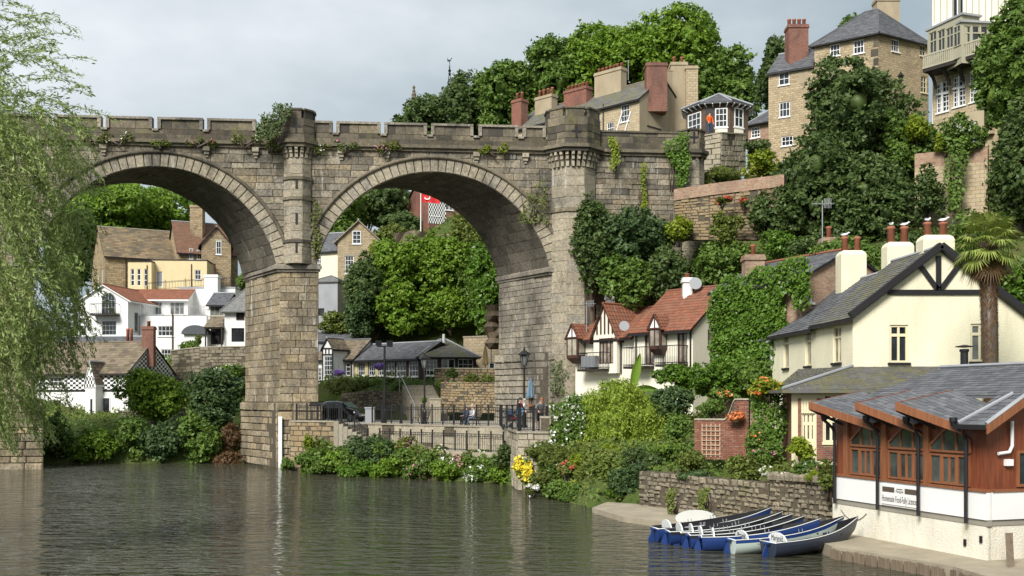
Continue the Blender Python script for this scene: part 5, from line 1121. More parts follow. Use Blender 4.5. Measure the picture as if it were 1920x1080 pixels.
m = MB(); cx = L_ * .4; arc = [(cx - .12, 1.2), (cx - .12, 2.2), (cx, 2.9), (cx + .12, 2.2), (cx + .12, 1.2)]; m.hexa([u * a + n * .02 + Vector((0, 0, b)) for a, b in arc], [u * a - n * .1 + Vector((0, 0, b)) for a, b in arc]); m.build('lancet_slit', 'black_paint', t)
stone_wall('brick_garden_wall', 'long weathered brick and stone garden wall stepping up the hillside right of the viaduct', [wpt(1264, 71.5, 450, 354), wpt(1330, 70, 450, 345), wpt(1470, 67, 450, 328)], .5, 'garden_stone', .2, .5, None, maxn=260)
t = thing('wall_brick_top', 'reddish brick top courses along the hillside garden wall', 'wall', P(1264, 354, 71.45)); a = Vector(); c = MB()
for (x0, Y0, y0), (x1, Y1, y1) in (((1264, 71.4, 376), (1330, 69.9, 366)), ((1330, 69.9, 366), (1470, 66.9, 349))):
    p = P(x0, y0, Y0) - t.location; r_ = P(x1, y1, Y1) - t.location; g = Vector((0, 0, .75)); b_ = Vector((0, .3, 0)); c.hexa([p, r_, r_ + b_, p + b_], [p + g, r_ + g, r_ + b_ + g, p + b_ + g])
c.build('brickwork', 'old_red_brick', t)

# ================================================================== riverside cottages
def oriel(H_, k, x0, y0, x1, y1, apex, dep=.7, frame='dark_brown_wood', cols=2):
    """small gabled bay window on a bracket"""
    F = H_.fn(k); a, v1 = H_.uv(k, x0, y0); b, v0 = H_.uv(k, x1, y1); v1 = H_.uv(k, (x0 + x1) / 2, y0)[1]; v0 = H_.uv(k, (x0 + x1) / 2, y1)[1]
    m = MB(); fbox(m, F, a, b, v0, v1, 0, dep); o = m.build('oriel', frame, H_.t)
    m = MB(); w = b - a
    for i in range(cols):
        p = a + .08 + (w - .16) * i / cols; m.quad(F(p + .05, v0 + .2, dep + .01), F(p + (w - .16) / cols - .05, v0 + .2, dep + .01), F(p + (w - .16) / cols - .05, v1 - .1, dep + .01), F(p + .05, v1 - .1, dep + .01))
    m.quad(F(b + .01, v0 + .2, .1), F(b + .01, v0 + .2, dep - .1), F(b + .01, v1 - .1, dep - .1), F(b + .01, v1 - .1, .1)); m.build('pane', 'curtain_glass', o)
    va = H_.uv(k, (x0 + x1) / 2, apex)[1]; c = (a + b) / 2; m = MB()
    m.hexa([F(a, v1, .05), F(b, v1, .05), F(c, va, .05)], [F(a, v1, dep), F(b, v1, dep), F(c, va, dep)]); m.build('gablet', 'white_paint', o)
    m = MB(); m.bar(F(c, v1, dep + .02), F(c, va, dep + .02), .07); m.bar(F(a - .1, v1 - .1, dep + .03), F(c, va + .06, dep + .03), .09, .12); m.bar(F(b + .1, v1 - .1, dep + .03), F(c, va + .06, dep + .03), .09, .12); m.bar(F(a, v1, dep + .02), F(b, v1, dep + .02), .1); m.build('bargeboard', frame, o)
    m = MB(); slates(F(a - .12, v1 - .1, dep + .1), F(a - .12, v1 - .1, -.5), F(c, va + .08, -.5), F(c, va + .08, dep + .1), .25, .25, tile=True, mb=m); slates(F(b + .12, v1 - .1, -.5), F(b + .12, v1 - .1, dep + .1), F(c, va + .08, dep + .1), F(c, va + .08, -.5), .25, .25, tile=True, mb=m); m.build('roof', 'red_tile', o)
    m = MB(); m.hexa([F(a + .15, v0 - .35, 0), F(b - .15, v0 - .35, 0), F(b - .15, v0 - .35, dep * .4), F(a + .15, v0 - .35, dep * .4)], [F(a, v0, 0), F(b, v0, 0), F(b, v0, dep), F(a, v0, dep)]); m.build('bracket', frame, o)
def balcony(H_, k, x0, x1, y0, y1, dep=.9):
    F = H_.fn(k); a, _ = H_.uv(k, x0, y1); b, _ = H_.uv(k, x1, y1); v0 = H_.uv(k, (x0 + x1) / 2, y1)[1]; v1 = H_.uv(k, (x0 + x1) / 2, y0)[1]
    m = MB(); fbox(m, F, a, b, v0 - .15, v0, 0, dep); o = m.build('balcony', 'dark_timber', H_.t)
    m = MB()
    for z in (v0 + .08, v1): m.bar(F(a, z, dep), F(b, z, dep), .05); m.bar(F(a, z, 0), F(a, z, dep), .05); m.bar(F(b, z, 0), F(b, z, dep), .05)
    n = int((b - a) / .13)
    for i in range(n + 1): p = a + (b - a) * i / n; m.bar(F(p, v0, dep), F(p, v1, dep), .02)
    for i in range(6):
        for p in (a, b): m.bar(F(p, v0, dep * i / 6), F(p, v1, dep * i / 6), .02)
    m.build('balustrade', 'black_iron', o)
h = House('red_roofed_cottage', 'ivory cottage with timbered gable and red pantile roof nearest the viaduct', (1079, 71.0), (1190, 66.7), 6, 2.8, PZ(627, 67), wall='ivory_render'); h.gable('x', 1.9, 'red_tile', .4, .15, .3, .28, True, 'black_paint', 'red_tile')
h.chimney(1136, 1152, 553, 70.5, h.h - .5, 'white_render', .5, 1, 'terracotta', 9, pw=.14)
h.pipe('f', 1166, 628, 700); h.win('f', 1123, 632, 1149, 682, 4, 1, 'dark_brown_wood', 'curtain_glass', False, bar=.09, name='french_doors'); oriel(h, 'f', 1077, 634, 1098, 672, 610); balcony(h, 'f', 1101, 1151, 662, 692)
m = MB(); a = h.world(1170, 612, 66.3); m.lathe([(.02, .0), (.2, .06), (.32, .14)], 12, Matrix.Translation(a) @ Matrix.Rotation(R(80), 4, 'X')); m.build('satellite_dish', 'grey_metal', h.t)
m = MB(); a, v = h.uv('f', 1112, 690); F = h.fn('f'); fbox(m, F, a - .3, a + 1.0, v, v + .75, .2, .8); m.build('barbecue_cover', 'lead', h.t)
h.finish()
g = House('timbered_gable', 'pointed half-timbered front gable of the red-roofed cottage', (1113, 69.0), (1156, 67.4), 3.5, 6.2, PZ(626, 68), cat='gable', wall='ivory_render', skirt=0); g.gable('y', (626 - 570) / FPX * 68, 'red_tile', .25, .2, .3, .28, True, 'dark_brown_wood', 'red_tile')
g.win('f', 1123, 634, 1150, 682, 4, 1, 'dark_brown_wood', 'curtain_glass', False, bar=.09, name='french_doors')
F = g.fn('f'); L_ = g.F['f'][3]; rh = (626 - 570) / FPX * 68
for i in range(1, 6): x = L_ * i / 6; z = rh * (1 - abs(i / 6 - .5) * 2); m = MB(); m.bar(F(x, g.h, .03), F(x, g.h + z - .1, .03), .11, .06); m.build('timber', 'dark_brown_wood', g.t)
g.finish()
h = House('second_red_cottage', 'ivory cottage with broad red pantile roof, oriel and iron balconies beside the ivy house', (1189, 66.2), (1299, 62.7), 6.5, 2.8, PZ(611, 63), wall='ivory_render'); h.gable('x', 2.55, 'red_tile', .4, .15, .3, .28, True, 'black_paint', 'red_tile')
h.chimney(1280, 1297, 521, 66.5, h.h, 'white_render', .55, 1, 'terracotta', 8, pw=.16); oriel(h, 'f', 1229, 617, 1251, 655, 592, .6, 'dark_brown_wood'); h.pipe('f', 1194, 628, 700); h.pipe('f', 1296, 612, 690)
h.win('f', 1209, 625, 1226, 684, 2, 1, 'dark_brown_wood', 'curtain_glass', False, bar=.09, name='french_doors'); h.win('f', 1270, 618, 1288, 682, 2, 1, 'dark_brown_wood', 'curtain_glass', False, bar=.09, name='french_doors'); balcony(h, 'f', 1187, 1227, 652, 687); balcony(h, 'f', 1247, 1290, 649, 683)
h.win('r', 1327, 618, 1341, 649, 1, 1, pane='curtain_glass', sill='dark_timber'); m = MB(); a = h.world(1303, 533, 66); m.lathe([(.02, 0), (.25, .07), (.4, .18)], 12, Matrix.Translation(a) @ Matrix.Rotation(R(75), 4, 'X')); m.build('satellite_dish', 'grey_metal', h.t); h.finish()
t = thing('roof_aerial', 'metal television aerial on a pole beside the red-roofed cottage', 'aerial', P(1100, 622, 70.5)); m = MB(); m.tube([(0, 0, -1.5), (0, 0, 2.0)], .03, 6)
for i in range(6): m.bar((-.45 + i * .2, -.25, 1.85), (-.45 + i * .2, .25, 1.85), .02); m.bar((.1 + i * .07, 0, 1.65), (.1 + i * .07, 0, 2.1), .02)
m.bar((-.55, 0, 1.85), (.6, 0, 1.85), .025); m.build('mast', 'grey_metal', t)
t2 = copy_tree(t); t2.location = P(1542, 458, 56); t2.scale = (1, 1, 1.15); t2['label'] = 'metal television aerial on a tall pole in front of the dark trees'
h = House('ivy_covered_house', 'red brick house with slate roof, its front wall hidden under ivy', (1339, 58.5), (1503, 52.3), 6, 2.8, PZ(545, 58.5), wall='old_red_brick'); h.gable('x', 1.55, 'slate', .3, .15, ridge='red_tile'); h.chimney(1394, 1430, 479, 58.5, h.h + .3, 'old_red_brick', .9, 1, 'terracotta', 20, pw=.14); h.win('f', 1445, 575, 1460, 606, 2, 2, pane='pale_glass'); h.win('f', 1360, 660, 1372, 682, 2, 1, pane='pale_glass'); h.win('r', 1512, 556, 1524, 567, 4, 2); h.finish()
h = House('brick_stack_house', 'brick gable behind the cream house with one tall pot', (1506, 57), (1556, 57.5), 5, 4, PZ(535, 57), wall='old_red_brick'); h.gable('x', 1.0, 'slate'); h.chimney(1540, 1568, 447, 59, 4, 'old_red_brick', .9, 1, 'terracotta', 22, pw=.15); h.finish()
# cream house
dv = Vector((-.065, 1, 0))
pots = []
h = House('cream_house', 'cream rendered house with black timbered gable and slate roof facing the river', (1599, 43), (1922, 43), dv * 4.2, 2.2, PZ(591, 43), wall='cream_render'); h.gable('y', PZ(466, 43) - PZ(591, 43), 'mossy_slate', .22, .28, .2, .3, fascia='black_paint')
h.beams('f', [(1664, 548, 1855, 548), (1759, 480, 1759, 545), (1726, 500, 1757, 543), (1795, 500, 1763, 543)], .2, 'black_paint', .07)
h.beams('f', [(1592, 592, 1761, 461), (1929, 592, 1761, 461)], .26, 'black_paint', .3, name='bargeboard')
h.win('f', 1668, 609, 1703, 680, 2, [.73], 'cream_paint', 'window_glass', 'black_paint', bar=.09, edge=.09); h.win('f', 1820, 607, 1856, 678, 2, [.73], 'cream_paint', 'pale_glass', 'black_paint', bar=.09, edge=.09)
h.win('l', 1562, 612, 1577, 680, 2, [.7], 'cream_paint', 'curtain_glass', 'black_paint', bar=.07)
pots += h.chimney(1724, 1783, 442, 44.6, h.h + .5, 'cream_render', .8, 2, 'terracotta', 25, roundtop=True, pw=.16); h.finish()
a = h.org + h.c[3]; b = h.org + h.c[2]
w = House('cream_house_wing', 'rear wing of the cream house with slate roof and two rounded white chimneys', (960 + FPX * (a.x + .04) / (a.y + .06), a.y + .06), (960 + FPX * (b.x - .04) / (b.y + .06), b.y + .06), dv * 6.4, 2.2, PZ(591, 43) - .12, wall='cream_render'); w.gable('y', 2.45, 'slate', .25, .0, .2, .3)
w.win('l', 1469, 624, 1479, 690, 1, [.7], 'cream_paint', 'curtain_glass', 'black_paint', bar=.08); w.win('l', 1510, 620, 1521, 686, 1, [.7], 'cream_paint', 'curtain_glass', 'black_paint', bar=.08)
pots += w.chimney(1658, 1708, 455, 48.6, w.h + .3, 'cream_render', .8, 2, 'terracotta', 30, roundtop=True, pw=.18); pots += w.chimney(1572, 1619, 471, 51.4, w.h - .3, 'cream_render', .9, 2, 'terracotta', 27, roundtop=True, pw=.16); w.finish()
h = House('white_oriel_window', 'white boxed oriel with slate hood on the far corner of the cream house', (1422, 55), (1446, 53.6), 1.3, PZ(696, 54), PZ(638, 54), cat='oriel', wall='white_paint', skirt=0); h.win('f', 1424, 643, 1443, 655, 5, 2, sill=False); 
for i in range(5): x = 1425 + i * 4; h.panel('f', x, 659, x + 2.2, 691, 'black_paint', .02, 'slot')
m = MB(); z = h.h; e0 = h.c[0] + Vector((-.15, -.2, z)); e1 = h.c[1] + Vector((.2, -.2, z)); slates(e0, e1, h.c[2] + Vector((.3, 0, z + 1.0)), h.c[3] + Vector((.8, 0, z + 1.0)), .2, .3, mb=m); m.build('roof', 'slate', h.t); h.finish()
for i, q in enumerate(pots):                         # gulls on the pots
    if i == 5: continue
    t = thing('gull', ('white gull on the left pot of the cream house gable chimney', 'grey-backed gull on the right pot of the gable chimney', 'gull settled on the left pot of the middle chimney', 'gull on the tapering right pot of the middle chimney', 'gull on the left pot of the farthest white chimney')[i], 'gull', q + Vector((0, 0, .0)), rnd(-1, 1), 'gulls on the chimney pots'); t.scale = (.75,) * 3
    m = MB(); m.tube([(-.24, 0, .12), (-.16, 0, .13), (0, 0, .13), (.14, 0, .17), (.2, 0, .2), (.22, 0, .24), (.26, 0, .26), (.3, 0, .25), (.35, 0, .235)], [.01, .045, .09, .075, .05, .045, .05, .03, .006], 8); m.build('body', 'white_paint', t, True)
    m = MB(); m.tube([(-.3, .0, .14), (-.1, .0, .19), (.08, 0, .2)], [.01, .06, .03], 6); m.build('wing', 'lead', t, True); m = MB(); m.tube([(0, .03, -.01), (0, .03, .08)], .01, 4); m.tube([(0, -.03, -.01), (0, -.03, .08)], .01, 4); m.build('leg', 'terracotta', t)
# lean-to porch of the cream house
h = House('cream_porch', 'single-storey cream and brick porch with hipped slate roof in front of the cream house', (1484, 41.2), (1760, 40.2), 5.5, 2.2, PZ(731, 41), cat='porch', wall='cream_paint', walls={'l': 'red_brick'})
c = h.c; up = Vector((0, 0, 1)); E0 = c[0] + Vector((-.45, -.4, h.h)); E1 = c[1] + Vector((.3, -.4, h.h)); E3 = c[3] + Vector((-.45, 0, h.h)); T0 = Vector((PX(1602, 43.1), 43.1, PZ(687, 43.1))) - h.org; T1 = Vector((PX(1800, 43.0), 43.0, PZ(687, 43))) - h.org; T3 = Vector((PX(1498, 47), 47, PZ(692, 47))) - h.org
m = MB(); slates(E0, E1, T1, T0, .2, .3, mb=m); slates(E3, E0, T0, T3, .2, .3, mb=m); m.hexa([E0 - up * .12, E1 - up * .12, E1 + Vector((0, 3, -.12)), E0 + Vector((0, 3, -.12))], [E0, E1, E1 + Vector((0, 3, 0)), E0 + Vector((0, 3, 0))]); ro = m.build('roof', 'mossy_slate', h.t)
m = MB(); m.tube([E0 + up * .06, T0 + up * .06], .06, 6); m.build('hip_roll', 'lead', ro)
for i in range(8): h.win('f', 1545 + i * 18, 741, 1559 + i * 18, 751, 1, 1, 'cream_paint', sill=False)
h.win('f', 1504, 775, 1528, 826, 3, [.62], 'cream_paint', 'pale_glass', False, bar=.1); h.win('f', 1545, 776, 1572, 829, 2, [.75], 'cream_paint', 'window_glass', True, bar=.09)
h.panel('f', 1496, 747, 1502, 862, 'red_brick', .05, 'brick_pier'); h.panel('f', 1531, 747, 1542, 862, 'red_brick', .05, 'brick_pier'); h.panel('f', 1542, 838, 1600, 862, 'red_brick', .05, 'brick_plinth'); h.beams('f', [(1504 + i * 5, 745, 1504 + i * 5, 775) for i in range(6)], .07, 'cream_paint'); h.finish()
t = thing('stove_flue', 'black metal stove flue with cowl rising behind the cafe roof', 'flue', P(1808, 706, 37)); m = MB(); m.lathe([(.13, -1.2), (.13, .85), (.16, .86), (.16, .95)], 12); m.lathe([(.05, 1.0), (.3, 1.02), (.3, 1.05), (.05, 1.1)], 12); m.build('pipe', 'black_paint', t)

# ================================================================== cafe on the quay
h = House('riverside_cafe', 'brown timber cafe with sawtooth glazed front standing on a white river wall', (1568, 33.95), (1850, 27.75), 6.5, .33, 3.9, cat='cafe', wall='varnished_wood')
F = h.fn('f'); G = h.fn('r'); L_ = h.F['f'][3]; D_ = h.F['r'][3]
def U(x): return h.uv('f', x, 800)[0]
bays = [(U(1597), U(1655)), (U(1668), U(1737)), (U(1746), U(1820))]
zb = lambda z: z - h.org.z
m = MB(); fbox(m, F, -.15, L_ + .03, zb(-.4), zb(1.22), -.1, .03); m.build('river_wall', 'river_white', h.t); m = MB(); fbox(m, G, .035, D_, zb(-.4), zb(1.22), -.1, .03); m.build('river_wall', 'river_white', h.t)
m = MB(); fbox(m, F, -.15, L_ + .08, zb(1.22), zb(1.38), -.1, .05); fbox(m, G, .05, 1.7, zb(1.222), zb(1.378), -.1, .05); m.build('base_band', 'asphalt', h.t)
m = MB(); fbox(m, F, 0, L_ + .09, zb(1.38), zb(2.1), -.05, .09); m.build('white_panel', 'white_paint', h.t); m = MB(); fbox(m, G, .09, 1.75, zb(1.38), zb(2.1), -.05, .09); m.build('white_panel', 'white_paint', h.t)
m = MB(); fbox(m, F, 0, L_ + .1, zb(2.1), zb(2.17), -.05, .13); fbox(m, G, .1, 1.8, zb(2.102), zb(2.168), -.05, .12); m.build('sill_board', 'light_wood', h.t)
for j, (a, b) in enumerate(bays):
    z0, z1, w = zb(2.2), zb(3.02), (b - a)
    h.window(F, a, z0, w * .3, z1 - z0, 1, 1, 'light_wood', 'cafe_glass', False, .05, .05, 'window', None, False)
    h.window(F, a + w * .3, z0, w * .4, z1 - z0, 2, 1, 'light_wood', 'cafe_glass', False, .07, .07, 'window', None, False)
    h.window(F, a + w * .7, z0, w * .3, z1 - z0, 1, 1, 'light_wood', 'cafe_glass', False, .05, .05, 'window', None, False)
    tp = [(a, zb(3.1)), (b, zb(3.1)), (b, zb(3.45)), (a + w * .5, zb(3.82)), (a, zb(3.25))]
    m = MB(); m.hexa([F(u_, v_, .0) for u_, v_ in tp], [F(u_, v_, .02) for u_, v_ in tp]); fl = m.build('fanlight', 'cafe_glass', h.t)
    m = MB()
    for k in range(5): p = tp[k]; q = tp[(k + 1) % 5]; m.bar(F(p[0], p[1], .03), F(q[0], q[1], .03), .06)
    m.bar(F(a + w * .33, zb(3.1), .03), F(a + w * .33, zb(3.6), .03), .05); m.bar(F(a + w * .67, zb(3.1), .03), F(a + w * .67, zb(3.7), .03), .05); m.build('frame', 'light_wood', fl)
for u in [U(1590), U(1661), U(1741)]: m = MB(); fbox(m, F, u - .11, u + .11, zb(2.17), zb(3.9), -.02, .1); m.build('post', 'light_wood', h.t)
wing = [U(1568) - .05, U(1655) + .02, U(1733) + .02, U(1822) + .05]
cafe_sl = []
for i, (a, b) in enumerate(zip(wing[:-1], wing[1:])):
    Q = [F(a, zb(4.42), .95), F(b - .02, zb(3.8), .32), F(b - .02, zb(4.28), -.95), F(a, zb(4.78), -.95)]
    dn = Vector((0, 0, .1)); m = MB(); m.hexa([q - dn * 1.6 for q in Q], [q - dn * .8 for q in Q]); m.build('soffit', 'varnished_wood', h.t)
    nn = (Q[1] - Q[0]).cross(Q[3] - Q[0]).normalized(); nn = nn if nn.z > 0 else -nn
    m = MB(); dd = Vector((0, 0, .2)); oo = h.F['f'][2] * .04; m.hexa([Q[0] + oo - dd, Q[1] + oo - dd, Q[1] - dd, Q[0] - dd], [Q[0] + oo + dd * .15, Q[1] + oo + dd * .15, Q[1] + dd * .15, Q[0] + dd * .15]); m.build('fascia', 'light_wood', h.t)
    m = MB(); m.hexa([Q[0] - dd, Q[3] - dd, Q[3] - dd + h.F['f'][1] * .04, Q[0] - dd + h.F['f'][1] * .04], [Q[0] + dd * .1, Q[3] + dd * .1, Q[3] + dd * .1 + h.F['f'][1] * .04, Q[0] + dd * .1 + h.F['f'][1] * .04]); m.build('cheek', 'varnished_wood', h.t)
    m = MB(); m.bar(Q[0] - dd, F(a + .5, zb(3.72), .05), .06, .09); m.build('strut', 'dark_timber', h.t)
    slates(Q[0], Q[1], Q[2], Q[3], .2, .3, .02, .004, out=cafe_sl)
m = MB()
RD = [F(wing[0] + .2, zb(4.62), -.9), F(L_ + .45, zb(4.62), -.9), F(L_ + .45, zb(5.5), -3.3), F(wing[0] + .9, zb(5.5), -3.3)]
slates(RD[0], RD[1], RD[2], RD[3], .2, .3, .02, .004, out=cafe_sl)
RE = [F(wing[3] - .1, zb(3.85), .42), F(L_ + .45, zb(3.85), .42), F(L_ + .45, zb(4.62), -.9), F(wing[3] - .1, zb(4.62), -.9)]
slates(RE[0], RE[1], RE[2], RE[3], .2, .3, .02, .004, out=cafe_sl)
RB = [F(L_ + .45, zb(4.62), -5.7), F(wing[0] + .2, zb(4.62), -5.7), RD[3], RD[2]]
dk = Vector((0, 0, .07))
for Q in (RD, RE, RB): m.hexa([q - dk for q in Q], [q - dk * .2 for q in Q])
rf = m.build('roof', 'slate', h.t)
cafe_sl.sort(key=lambda e: -(e[0][0] - e[0][2]).length)
rest = MB()
vis = cafe_sl[:]; random.shuffle(vis)
for vs, f in vis[:300]: piece('slate', vs, f, 'slate', rf)
for vs, f in vis[300:]: rest.add(vs, f)
rest.build('slating', 'slate', rf, kind='stuff', uv=False)
m = MB(); m.tube([RE[1] + Vector((0, 0, .04)), RD[1] + Vector((0, 0, .05)), RD[2] + Vector((0, 0, .06)), RD[3] + Vector((0, 0, .06))], .06, 6); m.tube([RD[1] + Vector((0, 0, .06)) - h.F['f'][1] * .5, F(wing[3] - .1, zb(3.9), .4)], .05, 6); m.build('lead_roll', 'lead', rf)
m = MB(); vd = Vector((0, 0, .22)); uu = h.F['f'][1] * .05
for p, q in ((RE[1], RD[1]), (RD[1], RD[2])): m.hexa([p - vd, q - vd, q - vd + uu, p - vd + uu], [p + vd * .1, q + vd * .1, q + vd * .1 + uu, p + vd * .1 + uu])
m.build('verge_board', 'light_wood', rf)
m = MB(); m.add([G(0, h.h, 0), G(D_, h.h, 0), G(3.2, h.h + 1.55, 0)], [(0, 1, 2)]); m.build('end_gable', 'varnished_wood', h.t)
for x in (1575, 1655.5, 1732.5, 1822.5):
    u = U(x); m = MB(); m.tube([F(u - .12, zb(3.86), .5), F(u, zb(3.62), .28), F(u, zb(3.45), .2), F(u, zb(1.25), .2)], .05, 8); m.lathe([(.06, 0), (.11, .12), (.11, .22)], 8, Matrix.Translation(F(u - .12, zb(3.82), .5))); m.build('drainpipe', 'black_paint', h.t)
m = MB(); m.bar(F(wing[3] - .1, zb(3.8), .5), F(L_ + .45, zb(3.8), .5), .12); m.build('gutter', 'black_paint', h.t)
h.window(G, .95, zb(2.22), .75, .95, 1, 1, 'light_wood', 'window_glass', False, .05, .07, 'window', None, False)
m = MB(); m.tube([G(.75, zb(3.95), .08), G(.75, zb(3.3), .08), G(.66, zb(3.14), .08), G(.3, zb(3.1), .08)], .045, 8); m.build('waste_pipe', 'white_paint', h.t); m = MB(); fbox(m, G, .55, .78, zb(2.78), zb(2.95), .0, .1); m.build('junction_box', 'white_paint', h.t)
# sign under the middle bay
u0, u1 = U(1659), U(1729); m = MB(); fbox(m, F, u0, u1, zb(1.4), zb(2.0), .09, .12); sg = m.build('sign_board', 'white_paint', h.t)
paint('sign_brown', (.09, .07, .05), .6, .05)
m = MB(); w = u1 - u0; fbox(m, F, u0 + .05, u0 + w * .36, zb(1.8), zb(1.95), .12, .126); fbox(m, F, u0 + w * .64, u1 - .04, zb(1.8), zb(1.95), .12, .126); fbox(m, F, u0 + .03, u1 - .03, zb(1.425), zb(1.44), .12, .126); m.build('sign_bar', 'sign_brown', sg)
def text_part(name, body, mat, parent, origin, ux, vx, size, width=None, shear=0):
    cu = bpy.data.curves.new(name, 'FONT'); cu.body = body; cu.size = size; cu.align_x = 'CENTER'; cu.extrude = .002; cu.shear = shear; cu.resolution_u = 3
    o = bpy.data.objects.new(name, cu); C.objects.link(o); dg = bpy.context.evaluated_depsgraph_get(); me = bpy.data.meshes.new_from_object(o.evaluated_get(dg)); C.objects.unlink(o); bpy.data.objects.remove(o)
    me.materials.clear(); me.materials.append(MATS[mat]); q = bpy.data.objects.new(name, me); link(q, parent)
    ux = Vector(ux).normalized(); vx = Vector(vx).normalized(); n = ux.cross(vx); M = Matrix((ux, vx, n)).transposed().to_4x4(); M.translation = origin
    k = 1
    if width: xs = [v.co.x for v in me.vertices]; k = width / (max(xs) - min(xs))
    q.matrix_local = M @ Matrix.Diagonal((k, 1, 1, 1)); return q
ux = h.F['f'][1]
text_part('sign_lettering', 'Homemade Food-Fully Licenced', 'sign_brown', sg, F(u0 + w / 2, zb(1.52), .124), ux, (0, 0, 1), .27, w * .95)
text_part('sign_logo', 'Marigold', 'sign_brown', sg, F(u0 + w / 2, zb(1.81), .124), ux, (0, 0, 1), .11, w * .2); m = MB(); fbox(m, F, u0 + w * .42, u0 + w * .58, zb(1.9), zb(1.925), .12, .126); m.build('sign_roofline', 'sign_brown', sg)
m = MB()
for i in range(8): a = i / 8; b = (i + 1) / 8; f_ = lambda q: F(.3 + 1.3 * q, zb(1.05 - 1.1 * q * (1 - q)), .05); m.tube([f_(a), f_(b)], .012, 4)
m.build('mooring_rope', 'weathered_wood', h.t)
for x, y in ((1812, 1018), (1842, 1012)): u, v = h.uv('f', x, y); m = MB(); fbox(m, F, u - .04, u + .04, v - .08, v + .1, .02, .07); m.build('mooring_ring', 'black_iron', h.t)
h.finish()
# quay and slipway
def pave(name, poly, z0, z1, mat, M=None): m = MB(); m.prism(poly, z0, z1); return struct(m.build(name, mat))
pave('quay', [(9.12, 30.4), (11.05, 26.75), (11.3, 24.5), (22, 20), (22, 36), (10.4, 34.1), (9.0, 33.4)], -1, .33, 'concrete')
t = thing('sheet_piling', 'corrugated steel sheet piling along the quay edge beside the boats', 'piling', (9.1, 30.4, -.8)); e = [Vector((9.08, 30.35, 0)), Vector((11.0, 26.7, 0)), Vector((11.25, 24.5, 0))]; i = 0
for a, b in zip(e[:-1], e[1:]):
    d = b - a; n = int(d.length / .22); u = d.normalized(); nn = Vector((u.y, -u.x, 0)); nn = nn if nn.x < 0 else -nn
    for k in range(n): p = a + u * (.22 * k) + nn * (.05 if k % 2 else .0) - Vector((9.1, 30.4, 0)); m = MB(); m.hexa([p, p + u * .21, p + u * .19 + nn * .05, p + u * .02 + nn * .05], [q + Vector((0, 0, 1.08 + rnd(-.03, .02))) for q in (p, p + u * .21, p + u * .19 + nn * .05, p + u * .02 + nn * .05)]); m.build('pile', 'weathered_wood', t)
pave('slipway', [(3.2, 42.6), (4.1, 39.3), (5.8, 37.0), (8.8, 34.6), (10.2, 35.8), (9.4, 38.8), (5.4, 44.0), (4.0, 45)], -1, .2, 'concrete')
stone_wall('dry_stone_wall', 'rough mossy dry-stone garden wall above the moored boats', [(5.2, 43.6, .1, 1.6), (7.2, 41.0, .1, 1.55), (9.25, 38.4, .1, 1.5)], .7, 'dry_stone', .17, .3, None, jit=.035, proud=(-.03, .09), ch=.05, joint=.04)
stone_wall('upright_stone_wall', 'taller rubble garden wall with upright coping stones next to the cafe', [(9.25, 38.3, .1, 1.72), (10.9, 35.6, .1, 1.8), (11.3, 34.4, .1, 1.8)], .7, 'dry_stone', .16, .26, None, jit=.035, proud=(-.03, .09), ch=.05, joint=.04)
t = thing('coping_stones', 'row of upright rounded coping stones along the rubble wall', 'coping', (9.25, 38.3, 1.7))
p0 = Vector((9.25, 38.3, 1.7)); 
for i in range(22): a = Vector((0, 0, 0)).lerp(Vector((1.95, -3.5, .08)), i / 22); m = MB(); hh = rnd(.16, .26); m.lathe([(.1, -.05), (.12, hh * .5), (.09, hh * .9), (.03, hh)], 7, Matrix.Translation(a) @ Matrix.Rotation(rnd(0, 3), 4, 'Z') @ Matrix.Diagonal((.9, 1.3, 1, 1))); m.build('stone', 'dry_stone', t)
# terrace
TP = lambda x, Y: (PX(x, Y), Y)
m = MB(); m.prism([TP(690, 70), TP(945, 61.2), TP(972, 53.4), TP(1030, 52.8), TP(1062, 56), TP(1075, 68), TP(1010, 79.5), TP(826, 81.5), TP(640, 88), TP(520, 92), TP(590, 78), TP(560, 68.6), TP(640, 67)], 2.2, 2.93); struct(m.build('terrace_pavement', 'asphalt'))
pave('lower_path', [TP(640, 67.2), TP(690, 66), TP(958, 57.6), TP(950, 61.4), TP(690, 70.2)], .9, 1.62, 'paving_stone')
stone_wall('terrace_edge_wall', 'pale ashlar wall with coping under the upper railings', [(*TP(690, 69.9), 1.4, 2.9), (*TP(945, 61.1), 1.4, 2.9)], .5, 'pale_ashlar', .45, 1.0, 'paving_stone', jit=.004, ch=.015, joint=.012)
stone_wall('landing_wall', 'tan stone landing wall right of the middle pier', [(*TP(544, 68.4), -.5, 3.1), (*TP(628, 66.5), -.5, 3.1)], .6, 'garden_stone', .32, .5, 'paving_stone', jit=.01)
stone_wall('river_wall', 'low stone river wall behind the waterside bushes', [(*TP(628, 66.4), -.6, 1.6), (*TP(690, 65.7), -.6, 1.6), (*TP(960, 57.2), -.6, 1.6)], .5, 'pale_ashlar', .4, .8, None, jit=.01, maxn=120)
stone_wall('terrace_end_wall', 'squared stone end wall of the terrace below the leaning man', [(*TP(948, 60.5), 0, 2.85), (*TP(971, 53.0), 0, 2.85), (*TP(1030, 52.4), 0, 2.85)], .5, 'pale_ashlar', .42, .6, 'paving_stone', jit=.006, ch=.02)
stone_wall('rose_wall', 'higher stone wall under white climbing roses at the terrace end', [(*TP(1030, 52.5), .5, 3.6), (*TP(1092, 55), .5, 3.7)], .5, 'pale_ashlar', .32, .5, 'paving_stone', jit=.01)
t = thing('landing_steps', 'stone steps going down from the terrace to the lower path', 'steps', P(632, 788, 67)); 
for i in range(9): m = MB(); m.box(i * .28, i * .28 + .3, -1.3, .9, -1.9, -.05 - i * .16); m.build('step', 'paving_stone', t)
